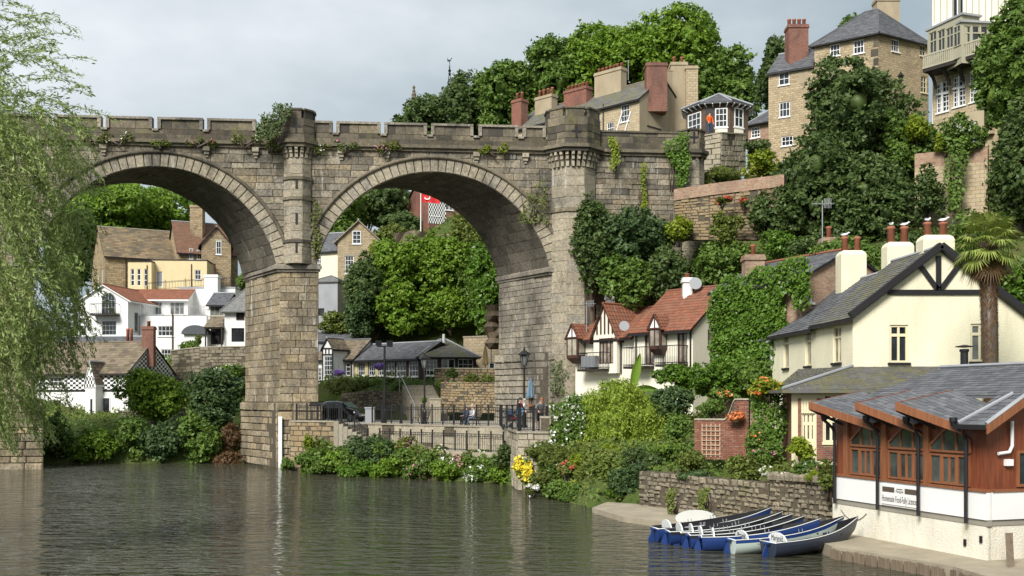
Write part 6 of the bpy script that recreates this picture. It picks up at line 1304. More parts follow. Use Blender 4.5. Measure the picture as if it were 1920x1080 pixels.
# ================================================================== railings
TZ0 = 3.02
def T3(x, Y, z): return Vector((PX(x, Y), Y, z))
railing('terrace_railing', 'long black iron railing with hoops along the upper terrace edge', [T3(698, 70.0, TZ0), T3(938, 61.5, TZ0)], 1.12, sp=.16, post=.98, hoops=True)
railing('landing_railing', 'short black iron railing on the landing beside the middle pier', [T3(556, 68.3, 3.2), T3(636, 66.6, 3.2)], 1.0, sp=.16, post=.8)
railing('path_railing', 'lower black iron railing along the path just above the waterside bushes', [T3(712, 65.5, 1.62), T3(944, 58.3, 1.62)], 1.05, sp=.17, post=1.0, hoops=True)
railing('corner_railing', 'black iron railing with stout posts at the terrace corner by the leaning man', [T3(975, 53.3, 2.95), T3(1026, 52.7, 2.95)], 1.15, sp=.17, post=.75, pw=.13)
railing('side_railing', 'black iron railing running back along the terrace side beside the pushchair', [T3(941, 61.0, 2.95), T3(972, 53.4, 2.95)], 1.15, sp=.5, post=2.6, pw=.1)
railing('step_railing', 'black iron handrail sloping down the landing steps', [T3(640, 66.4, 3.15), T3(690, 65.4, 1.62)], 1.05, sp=.18, post=.9)
stone_wall('raised_terrace_wall', 'low stone wall of the raised terrace behind the leaning man', [(*TP(985, 76), 2.5, PZ(760, 76)), (*TP(1085, 72), 2.5, PZ(758, 72))], .5, 'garden_stone', .2, .4, 'paving_stone', maxn=120)
pave('raised_terrace', [TP(985, 76.2), TP(1085, 72.2), TP(1090, 78), TP(985, 79)], 2.5, PZ(759, 74), 'paving_stone')
railing('pub_railing', 'thin grey railing on the raised terrace under the right pier', [T3(979, 76, PZ(759, 76)), T3(1043, 74.3, PZ(757, 74.3)), T3(1072, 73, PZ(757, 73))], .95, 'grey_metal', .14, 2.2, pw=.05)
# ================================================================== lamps, bench, umbrellas, bins
def lamp_post(x, Y, ytop, label):
    base = T3(x, Y, 2.93); H = PZ(ytop, Y) - 2.93; t = thing('street_lamp', label, 'street lamp', base, 0, 'black street lamps on the terrace')
    m = MB(); m.lathe([(.17, 0), (.17, .12), (.13, .2), (.13, .75), (.15, .8), (.085, .95), (.06, 1.1), (.055, H - 1.25), (.09, H - 1.2), (.06, H - 1.1)], 10); m.build('post', 'black_iron', t, False)
    m = MB(); z = H - 1.05
    for k in range(6): a = R(60 * k); b = R(60 * k); m.bar((.13 * math.cos(a), .13 * math.sin(a), z), (.25 * math.cos(b), .25 * math.sin(b), z + .55), .025)
    m.lathe([(.14, z - .04), (.14, z)], 6); m.lathe([(.28, z + .55), (.38, z + .6), (.12, z + .82), (.05, z + .85), (.06, z + .95), (.01, z + 1.08)], 6); m.build('lantern_frame', 'black_iron', t)
    m = MB(); m.lathe([(.115, z + .01), (.235, z + .54)], 6); m.build('lantern_glass', 'pale_glass', t)
    return t
lamp_post(796, 67.6, 659, 'black lantern street lamp by the railing in front of the tearoom steps')
lamp_post(983, 60.5, 650, 'black lantern street lamp nearest the leaning man')
t = thing('floodlight_post', 'tall black post with two floodlights beside the parked car', 'street lamp', T3(721, 70.6, 2.93)); H = PZ(648, 70.6) - 2.93
m = MB(); m.lathe([(.16, 0), (.16, .9), (.12, .95), (.12, 2.2), (.075, 2.25), (.07, H)], 10); m.bar((-.5, 0, H - .05), (.55, 0, H - .05), .07); m.build('post', 'black_iron', t)
for sx in (-.38, .36): m = MB(); m.hexa([(sx - .18, -.25, H - .02), (sx + .18, -.25, H - .02), (sx + .18, .1, H), (sx - .18, .1, H)], [(sx - .2, -.3, H + .32), (sx + .2, -.3, H + .32), (sx + .18, .12, H + .3), (sx - .18, .12, H + .3)]); m.build('floodlight', 'black_iron', t)
def umbrella(name, label, p, h_, mat, col):
    paint(mat, col, .9, .15); t = thing(name, label, 'parasol', p); m = MB(); m.tube([(0, 0, 0), (0, 0, h_)], .03, 6); m.lathe([(.3, 0), (.3, .08), (.05, .12)], 10); m.build('pole', 'light_wood', t)
    m = MB(); n = 16; pr_ = [(.05, h_ * 1.0), (.16, h_ * .82), (.25, h_ * .55), (.34, h_ * .36), (.3, h_ * .3)]; vs = []; fs = []
    for r, z in pr_:
        for k in range(n): a = 2 * math.pi * k / n; q = r * (1 if k % 2 else .68); vs.append((q * math.cos(a), q * math.sin(a), z))
    for i in range(len(pr_) - 1):
        for k in range(n): fs.append((i * n + k, i * n + (k + 1) % n, (i + 1) * n + (k + 1) % n, (i + 1) * n + k))
    m.add(vs, fs); m.build('canopy', mat, t); return t
umbrella('beige_parasol', 'closed beige parasol on the tearoom terrace', P(910, 700, 87), 2.3, 'beige_cloth', (.55, .42, .22))
umbrella('blue_parasol', 'closed blue-grey parasol on the raised terrace under the right pier', P(995, 762, 74.5), 2.0, 'blue_cloth', (.13, .2, .27))
def bench(x, Y, rz, label):
    t = thing('park_bench', label, 'bench', T3(x, Y, 2.93), rz, 'benches on the terrace')
    for sx in (-.75, .75):
        m = MB(); m.tube([(sx, -.28, 0), (sx, -.2, .2), (sx, -.26, .42), (sx, .05, .4), (sx, .22, .42), (sx, .28, .65), (sx, .38, .9)], [.03] * 7, 5); m.tube([(sx, .3, 0), (sx, .15, .2), (sx, .2, .42)], .03, 5); m.build('leg', 'black_iron', t)
    for k in range(4): m = MB(); m.box(-.85, .85, -.26 + k * .12, -.16 + k * .12, .42, .455); m.build('seat_slat', 'weathered_wood', t)
    for k in range(3): m = MB(); y = .26 + k * .05; z = .56 + k * .13; m.box(-.85, .85, y - .02, y + .02, z, z + .1); m.build('back_slat', 'weathered_wood', t)
    return t
bench(788, 68.8, R(-62), 'empty iron and wood bench beside the street lamp')
bench(883, 65.0, R(-62), 'iron and wood bench where two people sit')
t = thing('litter_bin', 'square grey litter bin at the start of the upper railing', 'bin', T3(694, 70.9, 2.93)); m = MB(); m.box(-.3, .3, -.25, .25, .05, 1.0); m.build('body', 'grey_metal', t); m = MB(); m.box(-.34, .34, -.29, .29, 1.0, 1.1); m.build('lid', 'lead', t)
for x, Y, l in ((752, 69.5, 'short black bollard behind the railing left of the empty bench'), (1042, 53.4, 'short black bollard at the end of the corner railing')):
    t = thing('bollard', l, 'bollard', T3(x, Y, 2.93), 0, 'black bollards'); m = MB(); m.lathe([(.11, 0), (.11, .1), (.08, .15), (.08, .8), (.1, .85), (.1, .92), (.03, 1.0)], 10); m.build('shaft', 'black_iron', t)
t = thing('notice_board', 'slanted dark notice board on the landing beside the middle pier', 'notice board', T3(592, 68.0, 3.2)); m = MB(); m.box(-.34, -.28, 0, .06, 0, .98); m.box(.28, .34, 0, .06, 0, .98); m.build('leg', 'black_iron', t); m = MB(); m.hexa([(-.4, -.2, .92), (.4, -.2, .92), (.4, .2, 1.1), (-.4, .2, 1.1)], [(-.4, -.22, .96), (.4, -.22, .96), (.4, .18, 1.14), (-.4, .18, 1.14)]); m.build('panel', 'black_paint', t)
for x, y, Y, l in ((635, 700, 92.0, 'hanging basket of purple flowers left of the tearoom windows'), (711, 688, 89.5, 'hanging basket of purple flowers beside the floodlight post')):
    b_ = P(x, y, Y); t = thing('hanging_basket', l, 'hanging basket', b_, 0, 'purple hanging baskets'); m = MB(); m.lathe([(.02, -.3), (.25, -.2), (.33, 0)], 10); m.tube([(0, 0, .9), (.02, .0, .02)], .012, 4); m.tube([(0, 0, .9), (0, 1.2, .9)], .02, 4); m.build('basket', 'weathered_wood', t)
    quads_object('flowers', blob_leaves([((0, 0, .08), (.42, .38, .22))], .12, 2.2, .9), 'petal_purple', t, kind='stuff')

# ================================================================== parked car
s = N('car_paint'); s.col((.012, .013, .016)); s.rough(.16, .6); s.b.inputs['Coat Weight'].default_value = .6
s = N('tyre'); s.col((.02, .02, .02)); s.rough(.85)
s = N('car_glass'); s.col((.2, .24, .26)); s.rough(.05, .9)  # pale base colour paints in the sky's reflection on the windows
s = N('headlight_glass'); s.col((.55, .57, .58)); s.rough(.1, .7)
def car():
    t = thing('parked_car', 'small black hatchback parked behind the landing railing', 'car', T3(641, 77.6, 2.93), R(-22)); st_ = [(-1.75, .55, .75, .72, .70), (-1.7, .3, .95, .78, .64), (-1.45, .22, 1.35, .8, .6), (-1.0, .2, 1.47, .82, .6), (-.2, .2, 1.5, .83, .62), (.3, .2, 1.42, .83, .62), (.65, .2, 1.2, .83, .66), (1.0, .2, .98, .82, .72), (1.4, .22, .9, .8, .68), (1.7, .28, .78, .74, .6), (1.8, .38, .62, .66, .55)]
    vs = []; fs = []; n = 12
    for x, z0, zt, w, wt in st_:
        zb_ = min(.88 + .02 * x, zt - .02); zm = z0 + (zb_ - z0) * .5
        rg = [(-w * .9, z0), (-w, z0 + .1), (-w * 1.02, zm), (-w * .98, zb_), (-wt, zt - .06 if zt > 1 else zt - .01), (-wt * .8, zt), (wt * .8, zt), (wt, zt - .06 if zt > 1 else zt - .01), (w * .98, zb_), (w * 1.02, zm), (w, z0 + .1), (w * .9, z0)]
        vs += [(x, y, z) for y, z in rg]
    for i in range(len(st_) - 1):
        for k in range(n): fs.append((i * n + k, i * n + (k + 1) % n, (i + 1) * n + (k + 1) % n, (i + 1) * n + k))
    fs += [tuple(range(n)), tuple(range((len(st_) - 1) * n, len(st_) * n))[::-1]]
    m = MB(); m.add(vs, fs); b = m.build('body', 'car_paint', t, True)
    def side(sg, pts): m = MB(); q = [(x, sg * y, z) for x, y, z in pts]; m.add(q + [(x, y - sg * .03, z) for x, y, z in q], [tuple(range(len(q))), tuple(range(len(q), 2 * len(q)))[::-1]]); m.build('side_window', 'car_glass', t)
    for sg in (-1, 1):
        side(sg, [(-.95, .79, .98), (-.25, .81, .97), (-.25, .665, 1.4), (-.85, .66, 1.38)]); side(sg, [(-.18, .81, .97), (.72, .8, .97), (.4, .7, 1.28), (.2, .665, 1.38), (-.18, .665, 1.4)])
        m = MB(); m.box(.55, .68, sg * .84 - .09, sg * .84 + .09, .95, 1.1); m.build('wing_mirror', 'car_paint', t)
        m = MB(); m.hexa([(1.5, sg * .5, .66), (1.74, sg * .48, .62), (1.62, sg * .74, .64), (1.4, sg * .77, .7)], [(1.48, sg * .5, .82), (1.7, sg * .5, .76), (1.58, sg * .75, .76), (1.38, sg * .77, .84)]); m.build('headlight', 'headlight_glass', t)
        for wx in (-1.15, 1.15):
            m = MB(); M = Matrix.Translation((wx, sg * .74, .29)) @ Matrix.Rotation(R(90), 4, 'X'); m.lathe([(.2, -.09), (.27, -.09), (.29, -.05), (.29, .05), (.27, .09), (.2, .09)], 20, M); w = m.build('wheel', 'tyre', t, False)
            m = MB(); m.lathe([(.21, -.1), (.19, -.06), (.05, -.08), (.05, -.1)], 20, M if sg < 0 else M @ Matrix.Rotation(R(180), 4, 'X'))
            for k in range(6): a = R(60 * k); m.bar((.05 * math.cos(a), .05 * math.sin(a), .095), (.2 * math.cos(a), .2 * math.sin(a), .095), .05, .03, M if sg > 0 else M)
            m.build('rim', 'grey_metal', w)
    m = MB(); q = [(.33, -.6, 1.42), (.33, .6, 1.42), (.98, .68, 1.0), (.98, -.68, 1.0)]; m.add([(x + .015, y, z + .02) for x, y, z in q], [(0, 1, 2, 3)]); m.build('windscreen', 'car_glass', t)
    m = MB(); q = [(-1.47, -.55, 1.33), (-1.47, .55, 1.33), (-1.7, .6, 1.0), (-1.7, -.6, 1.0)]; m.add([(x - .02, y, z) for x, y, z in q], [(3, 2, 1, 0)]); m.build('rear_window', 'car_glass', t)
    m = MB(); m.box(-1.78, -1.4, -.55, .55, 1.42, 1.47); m.build('spoiler', 'car_paint', t)
    m = MB(); m.box(1.79, 1.82, -.26, .26, .42, .53); m.build('number_plate', 'white_paint', t)
car()

# ================================================================== people
PAL = {}
def cloth(name, c):
    if name not in MATS: paint(name, c, .9, .15)
    return name
def person(label, loc, rz, J, top, bottom, hair, skirt_bare=False, scale=1.0, sleeves=True, shoes='black_paint'):
    """J: joint positions (metres, facing -Y); one skinned body coloured by the nearest bone"""
    t = thing('person', label, 'person', loc, rz, 'people on the terrace'); t.scale = (scale,) * 3
    names = list(J); E = [('pelvis', 'waist'), ('waist', 'chest'), ('chest', 'neck'), ('neck', 'head'), ('head', 'crown'), ('head', 'face')]
    for s_ in 'LR': E += [('chest', 'sh' + s_), ('sh' + s_, 'el' + s_), ('el' + s_, 'wr' + s_), ('wr' + s_, 'ha' + s_), ('pelvis', 'hip' + s_), ('hip' + s_, 'kn' + s_), ('kn' + s_, 'an' + s_), ('an' + s_, 'to' + s_)]
    RD_ = dict(pelvis=.15, waist=.135, chest=.16, neck=.055, head=.085, crown=.075, face=.055, sh=.075, el=.052, wr=.036, ha=.032, hip=.1, kn=.068, an=.046, to=.04)
    vs = [Vector(J[k]) for k in names]; ix = {k: i for i, k in enumerate(names)}; ed = [(ix[a], ix[b]) for a, b in E]; rad = [RD_[k] if k in RD_ else RD_[k[:2]] if k[:2] in RD_ else RD_[k[:3]] for k in names]; bone = [b for a, b in E]
    for s_ in 'LR':                                   # five fingers
        h_ = Vector(J['ha' + s_]); d = (h_ - Vector(J['wr' + s_])).normalized(); sd = d.cross(Vector((0, 0, 1)) if abs(d.z) < .8 else Vector((0, 1, 0))).normalized(); up = sd.cross(d)
        for k in range(5):
            i0 = len(vs); ln = (.05, .075, .085, .078, .06)[k]; q = h_ + sd * (-.05 + .022 * k if k else -.06) + d * (.02 if k else -.01)
            vs += [q, q + d * ln * .6 + (sd * -.02 if k == 0 else up * -.008), q + d * ln - up * .025]; rad += [.011, .01, .008]; ed += [(ix['ha' + s_], i0), (i0, i0 + 1), (i0 + 1, i0 + 2)]; bone += ['ha' + s_] * 3
    me = bpy.data.meshes.new('body'); me.from_pydata(vs, ed, []); o = bpy.data.objects.new('body', me); C.objects.link(o)
    md = o.modifiers.new('skin', 'SKIN'); md.use_smooth_shade = True; o.modifiers.new('sub', 'SUBSURF').levels = 1
    for i, d in enumerate(me.skin_vertices[0].data): d.radius = (rad[i], rad[i] * (.8 if names[i] in ('pelvis', 'waist', 'chest') else 1) if i < len(names) else rad[i]); d.use_root = i == ix['pelvis']
    dg = bpy.context.evaluated_depsgraph_get(); m2 = bpy.data.meshes.new_from_object(o.evaluated_get(dg)); bpy.data.objects.remove(o)
    m2.materials.clear()
    for q in (top, bottom, 'skin', shoes): m2.materials.append(MATS[q])
    segs = [(np.array(vs[a]), np.array(vs[b]), bn) for (a, b), bn in zip(ed, bone)]
    for p in m2.polygons:
        c = np.array(p.center); best = None
        for a, b, bn in segs:
            ab = b - a; tt = max(0, min(1, float((c - a) @ ab / max(1e-9, ab @ ab)))); dd = np.linalg.norm(c - a - ab * tt)
            if best is None or dd < best[0]: best = (dd, bn, tt)
        bn, tt = best[1], best[2]; k = bn[:2]
        if bn in ('waist', 'chest', 'shL', 'shR') or k == 'el': mi = 0
        elif bn in ('neck',): mi = 0 if tt < .5 else 2
        elif bn in ('head', 'crown', 'face') or k == 'ha': mi = 2
        elif k == 'wr': mi = 0 if sleeves else 2
        elif k == 'to': mi = 3
        elif k == 'an': mi = 2 if skirt_bare else 1
        else: mi = 1
        p.material_index = mi
    m2.polygons.foreach_set('use_smooth', [True] * len(m2.polygons)); b = bpy.data.objects.new('body', m2); link(b, t)
    hd = Vector(J['head']); cr_ = Vector(J['crown']); fc = (Vector(J['face']) - hd).normalized(); upv = (cr_ - hd).normalized()
    m = MB(); vs2 = []; fs2 = []
    for j in range(6):
        for k in range(12):
            th = R(100) * j / 5; a = 2 * math.pi * k / 12; d = Vector((math.sin(th) * math.cos(a), math.sin(th) * math.sin(a), math.cos(th))); vs2.append(hd.lerp(cr_, .55) - fc * .025 + Vector((d.x * .098, d.y * .108, d.z * .115)))
    for j in range(5):
        for k in range(12): fs2.append((j * 12 + k, (j + 1) * 12 + k, (j + 1) * 12 + (k + 1) % 12, j * 12 + (k + 1) % 12))
    m.add(vs2, fs2)
    if hair[1]: m.tube([hd - fc * .07 + upv * .05, hd - fc * .1 - upv * .12, hd - fc * .1 - upv * .34], [.1, .1, .05], 8)
    m.build('hair', hair[0], t, True)
    rt = fc.cross(upv)
    m = MB()
    for sg in (-1, 1): m.lathe([(.001, -.012), (.011, -.006), (.012, .004), (.001, .012)], 6, Matrix.Translation(hd + fc * .088 + rt * sg * .034 + upv * .035))
    m.build('eyes', 'black_paint', t); m = MB(); m.tube([hd + fc * .09 + upv * .03, hd + fc * .122 - upv * .008, hd + fc * .095 - upv * .02], [.008, .017, .008], 6); m.tube([hd + rt * .095 + upv * .03, hd + rt * .1 - upv * .02], [.02, .012], 6); m.tube([hd - rt * .095 + upv * .03, hd - rt * .1 - upv * .02], [.02, .012], 6); m.build('nose_and_ears', 'skin', t, True)
    m = MB(); m.tube([hd + fc * .092 - upv * .045 - rt * .025, hd + fc * .098 - upv * .047, hd + fc * .092 - upv * .045 + rt * .025], .007, 5); m.build('mouth', 'terracotta', t)
    return t
paint('hair_dark', (.015, .012, .01), .5, .1); paint('hair_grey', (.35, .34, .32), .6, .1); paint('hair_red', (.25, .09, .04), .6, .1)
def stand(lean=0, arm=0, step=.1):
    dy = -math.sin(lean); dz = math.cos(lean)
    def up(z): k = z - .95; return (0, dy * k, .95 + dz * k)
    J = dict(pelvis=(0, 0, .95), waist=up(1.12), chest=up(1.36), neck=up(1.5), head=up(1.6), crown=up(1.72)); c = up(1.4); hd = J['head']; J['face'] = (0, hd[1] - .05, hd[2] - .035)
    for s_, sg in (('L', 1), ('R', -1)):
        J['sh' + s_] = (sg * .2, c[1], c[2]); e = (sg * (.27 + .06 * arm), c[1] - .12 * arm - .02, c[2] - .27 + .03 * arm); J['el' + s_] = e; J['wr' + s_] = (sg * .24, e[1] - .05 - .2 * arm, e[2] - .23 + .2 * arm); J['ha' + s_] = (sg * .23, e[1] - .07 - .26 * arm, e[2] - .3 + .23 * arm)
        J['hip' + s_] = (sg * .1, 0, .88); J['kn' + s_] = (sg * .11, -.03 + sg * step * .3, .5); J['an' + s_] = (sg * .11, sg * step, .09); J['to' + s_] = (sg * .12, sg * step - .15, .04)
    return J
def sit(lean=.15):
    J = dict(pelvis=(0, 0, .52), waist=(0, -.03 - lean * .1, .68), chest=(0, -lean * .35, .92), neck=(0, -lean * .5, 1.06), head=(0, -lean * .65, 1.16), crown=(0, -lean * .7, 1.28)); J['face'] = (0, J['head'][1] - .055, 1.13)
    for s_, sg in (('L', 1), ('R', -1)):
        J['sh' + s_] = (sg * .2, J['chest'][1], .96); J['el' + s_] = (sg * .26, J['chest'][1] - .08, .7); J['wr' + s_] = (sg * .15, J['chest'][1] - .28, .64); J['ha' + s_] = (sg * .12, J['chest'][1] - .35, .63)
        J['hip' + s_] = (sg * .1, -.02, .5); J['kn' + s_] = (sg * .13, -.44, .5); J['an' + s_] = (sg * .13, -.46, .09); J['to' + s_] = (sg * .14, -.6, .045)
    return J
cloth('cloth_grey', (.14, .14, .14)); cloth('cloth_dark', (.03, .03, .035)); cloth('cloth_navy', (.05, .07, .13)); cloth('cloth_white', (.62, .63, .64)); cloth('cloth_jeans', (.12, .18, .28)); cloth('cloth_black', (.015, .015, .018)); cloth('cloth_orange', (.85, .13, .01)); cloth('cloth_blue', (.02, .22, .42)); cloth('cloth_red', (.5, .03, .04))
person('man in grey jacket and shorts leaning on the corner railing', T3(1013, 53.6, 2.93), R(12), stand(.5, .9, .05), 'cloth_grey', 'cloth_dark', ('hair_red', False), True)
person('person in navy top on the left of the occupied bench', T3(878, 65.0, 2.93 - .02), R(-62), sit(.3), 'cloth_navy', 'cloth_dark', ('hair_grey', False), scale=.98)
person('person in white top and jeans on the right of the occupied bench', T3(889, 65.1, 2.93 - .02), R(-62), sit(.2), 'cloth_white', 'cloth_jeans', ('hair_grey', False))
person('woman with long dark hair and blue bag beside the pushchair', T3(971, 58.6, 2.93), R(60), stand(.25, .5, .12), 'cloth_black', 'cloth_black', ('hair_dark', True), scale=.97)
t = thing('shoulder_bag', 'bright blue shoulder bag carried by the dark-haired woman', 'bag', T3(975, 58.5, 3.72)); m = MB(); m.hexa([(-.18, -.09, 0), (.18, -.09, 0), (.18, .09, 0), (-.18, .09, 0)], [(-.14, -.06, .34), (.14, -.06, .34), (.14, .06, .34), (-.14, .06, .34)]); m.build('pouch', 'cloth_blue', t); m = MB(); m.tube([(-.12, 0, .32), (-.16, .0, .62), (.0, .02, .72), (.12, 0, .32)], .014, 5); m.build('strap', 'cloth_red', t)
person('person in white top behind the dark-haired woman', T3(984, 59.4, 2.93), R(-100), stand(.05, .1, .05), 'cloth_white', 'cloth_dark', ('hair_grey', False), scale=.93)
o = person('worker in orange jacket and blue trousers at the signal box door', P(1330, 253, 82.6), R(30), stand(.08, .2, .05), 'cloth_orange', 'cloth_navy', ('hair_dark', False)); o['group'] = 'people on the hill'
t = thing('pushchair', 'dark folding pushchair with red blanket beside the bench people', 'pushchair', T3(958, 59.6, 2.93), R(40)); m = MB()
for sx in (-.22, .22): m.tube([(sx, .45, 1.0), (sx, .1, .55), (sx, -.35, .15)], .018, 5); m.tube([(sx, .35, .12), (sx, 0, .5), (sx, -.2, .75)], .018, 5)
m.bar((-.22, .45, 1.0), (.22, .45, 1.0), .035); m.build('frame', 'black_iron', t); m = MB(); m.hexa([(-.2, -.25, .42), (.2, -.25, .42), (.2, .12, .38), (-.2, .12, .38)], [(-.2, -.25, .5), (.2, -.25, .5), (.2, .25, .95), (-.2, .25, .95)]); m.build('seat', 'cloth_dark', t); m = MB(); m.lathe([(.3, .75), (.27, .92), (.16, 1.02), (.02, 1.06)], 10, Matrix.Translation((0, .08, 0))); m.build('hood', 'cloth_navy', t); m = MB(); m.box(-.18, .18, -.3, .02, .5, .6); m.build('blanket', 'cloth_red', t)
for sx in (-.24, .24):
    for y in (-.35, .35): m = MB(); m.lathe([(.02, -.02), (.11, -.02), (.11, .02), (.02, .02)], 12, Matrix.Translation((sx, y, .11)) @ Matrix.Rotation(R(90), 4, 'Y')); m.build('wheel', 'tyre', t)

# ================================================================== rowing boats
paint('boat_blue', (.018, .05, .19), .35, .25, dirt=(.02, .035, .09), spec=.5); paint('boat_black', (.017, .017, .02), .45, .3); paint('boat_white', (.72, .74, .72), .4, .08); paint('boat_pale', (.55, .64, .58), .45, .1); paint('boat_greyblue', (.035, .045, .07), .4, .2, spec=.5)
def boat(stern, bow, label, hull='boat_blue', stripe='boat_black', name=None, trim='boat_white', inner='boat_black', zb_=.42):
    a = Vector(stern); b = Vector(bow); d = b - a; L_ = math.hypot(d.x, d.y); t = thing('rowing_boat', label, 'boat', a, math.atan2(d.y, d.x), 'hire rowing boats moored at the quay'); t.rotation_euler = (0, -math.atan2(zb_, L_), math.atan2(d.y, d.x))
    st_ = [i / 14 for i in range(15)]
    def sec(u):
        hb = .5 * (.74 + .28 * math.sin(min(1, u / .45) * math.pi / 2)) * (1 - max(0, (u - .45) / .55) ** 2.1); sh = .36 + .06 * (1 - u) ** 3 * 1.0 + .3 * u ** 3; kl = -.12 + .4 * max(0, (u - .72) / .28) ** 2; return max(hb, .012), sh, kl
    out = []; rows = 6
    for u in st_:
        hb, sh, kl = sec(u); x = u * L_ + (.12 if u == 1 else 0) * 0
        out.append([(x + .18 * u ** 6 * (k / rows), hb * math.sin((k / rows) ** .62 * math.pi / 2), kl + (sh - kl) * (k / rows) ** 1.15) for k in range(rows + 1)])
    def shell(k0, k1, off=0):
        vs = []; fs = []; n = k1 - k0 + 1
        for sg in (1, -1):
            base = len(vs)
            for r in out: vs += [(p[0], sg * max(p[1] - off, .004), p[2] + off) for p in r[k0:k1 + 1]]
            for i in range(len(out) - 1):
                for k in range(n - 1): q = base + i * n + k; fs.append((q, q + n, q + n + 1, q + 1) if sg < 0 else (q, q + 1, q + n + 1, q + n))
        return vs, fs
    m = MB(); m.add(*shell(0, 5)); tr = out[0]; m.add([(0, p[1], p[2]) for p in tr] + [(0, -p[1], p[2]) for p in tr[::-1]], [tuple(range(14))]); m.build('hull', hull, t, True)
    m = MB(); m.add(*shell(5, 6)); m.build('top_strake', stripe, t, True)
    m = MB(); m.add(*shell(0, 6, .03)); m.build('lining', inner, t, True)
    m = MB()
    for sg in (1, -1): m.tube([(r[-1][0], sg * r[-1][1], r[-1][2] + .008) for r in out], .013, 6)
    m.bar((0, -out[0][-1][1], out[0][-1][2]), (0, out[0][-1][1], out[0][-1][2]), .03); m.build('gunwale', trim, t, True)
    for u in (.22, .48, .7): hb, sh, kl = sec(u); m = MB(); m.box(u * L_ - .13, u * L_ + .13, -hb * .94, hb * .94, sh - .16, sh - .12); m.build('thwart', 'boat_black', t)
    for u in (.36, .56):
        hb, sh, kl = sec(u)
        for sg in (1, -1): m = MB(); m.tube([(u * L_ - .05, sg * hb, sh), (u * L_ - .06, sg * hb, sh + .12)], .012, 5); m.tube([(u * L_ + .05, sg * hb, sh), (u * L_ + .06, sg * hb, sh + .12)], .012, 5); m.build('rowlock', 'grey_metal', t)
    hb, sh, kl = sec(.1); m = MB(); n = 14                     # arched white backboard
    arc = [(-hb * .98 * math.cos(math.pi * i / n), sh - .06 + .3 * math.sin(math.pi * i / n) ** .8) for i in range(n + 1)]
    x0 = .1 * L_; m.hexa([(x0, y, z) for y, z in arc], [(x0 + .04, y, z) for y, z in arc]); bb = m.build('backboard', 'boat_white', t)
    if name: text_part('boat_name', name, 'cloth_black', bb, Vector((x0 - .004, 0, sh + .0)), (0, -1, 0), (0, 0, 1), .24, hb * 1.25, .25)
    m = MB(); m.hexa([(-.02, -.02, -.3), (-.2, -.02, -.3), (-.24, -.02, .08), (-.06, -.02, .4)], [(-.02, .02, -.3), (-.2, .02, -.3), (-.24, .02, .08), (-.06, .02, .4)]); m.build('rudder', 'boat_blue', t)
    m = MB(); m.box(-.1, 0, -.13, .13, .37, .42); m.build('rudder_head', 'boat_blue', t)
    return t
BL = [((1442, 1043), (1604, 971), 'grey-blue rowing boat nearest the cafe with its name on the white backboard', 'boat_greyblue', 'boat_greyblue', 'Marigold'),
      ((1371, 1037), (1577, 970), 'pale-hulled rowing boat with blue top strake, second from the cafe', 'boat_pale', 'boat_blue', 'Marigold'),
      ((1317, 1031), (1532, 974), 'blue rowing boat with black inside, third from the cafe', 'boat_blue', 'boat_blue', None),
      ((1294, 1027), (1502, 969), 'blue and black rowing boat fourth from the cafe', 'boat_blue', 'boat_black', None),
      ((1277, 1022), (1480, 965), 'blue and black rowing boat in the middle of the moored row', 'boat_blue', 'boat_black', None),
      ((1254, 1020), (1461, 961), 'blue and black rowing boat second from the slipway', 'boat_blue', 'boat_black', None),
      ((1229, 1014), (1441, 953), 'bright blue rowing boat farthest from the cafe beside the slipway', 'boat_blue', 'boat_blue', None)]
for (sx, sy), (bx, by), l, hu, sp_, nm in BL:
    Y0 = CAMH * FPX / (sy - 750); Y1 = (CAMH - .95) * FPX / (by - 750); boat((PX(sx, Y0), Y0, 0), (PX(bx, Y1), Y1, 0), l, hu, sp_, nm, zb_=.3)
t = thing('spare_backboard', 'loose white oval backboard lying on the slipway behind the boats', 'board', P(1305, 972, 37.6)); m = MB(); arc = [(.72 * math.cos(R(18 * i)), .3 * math.sin(R(18 * i))) for i in range(20)]; m.hexa([(x, .05 - z * .2, z) for x, z in arc], [(x, .1 - z * .2, z) for x, z in arc]); m.build('board', 'boat_white', t)
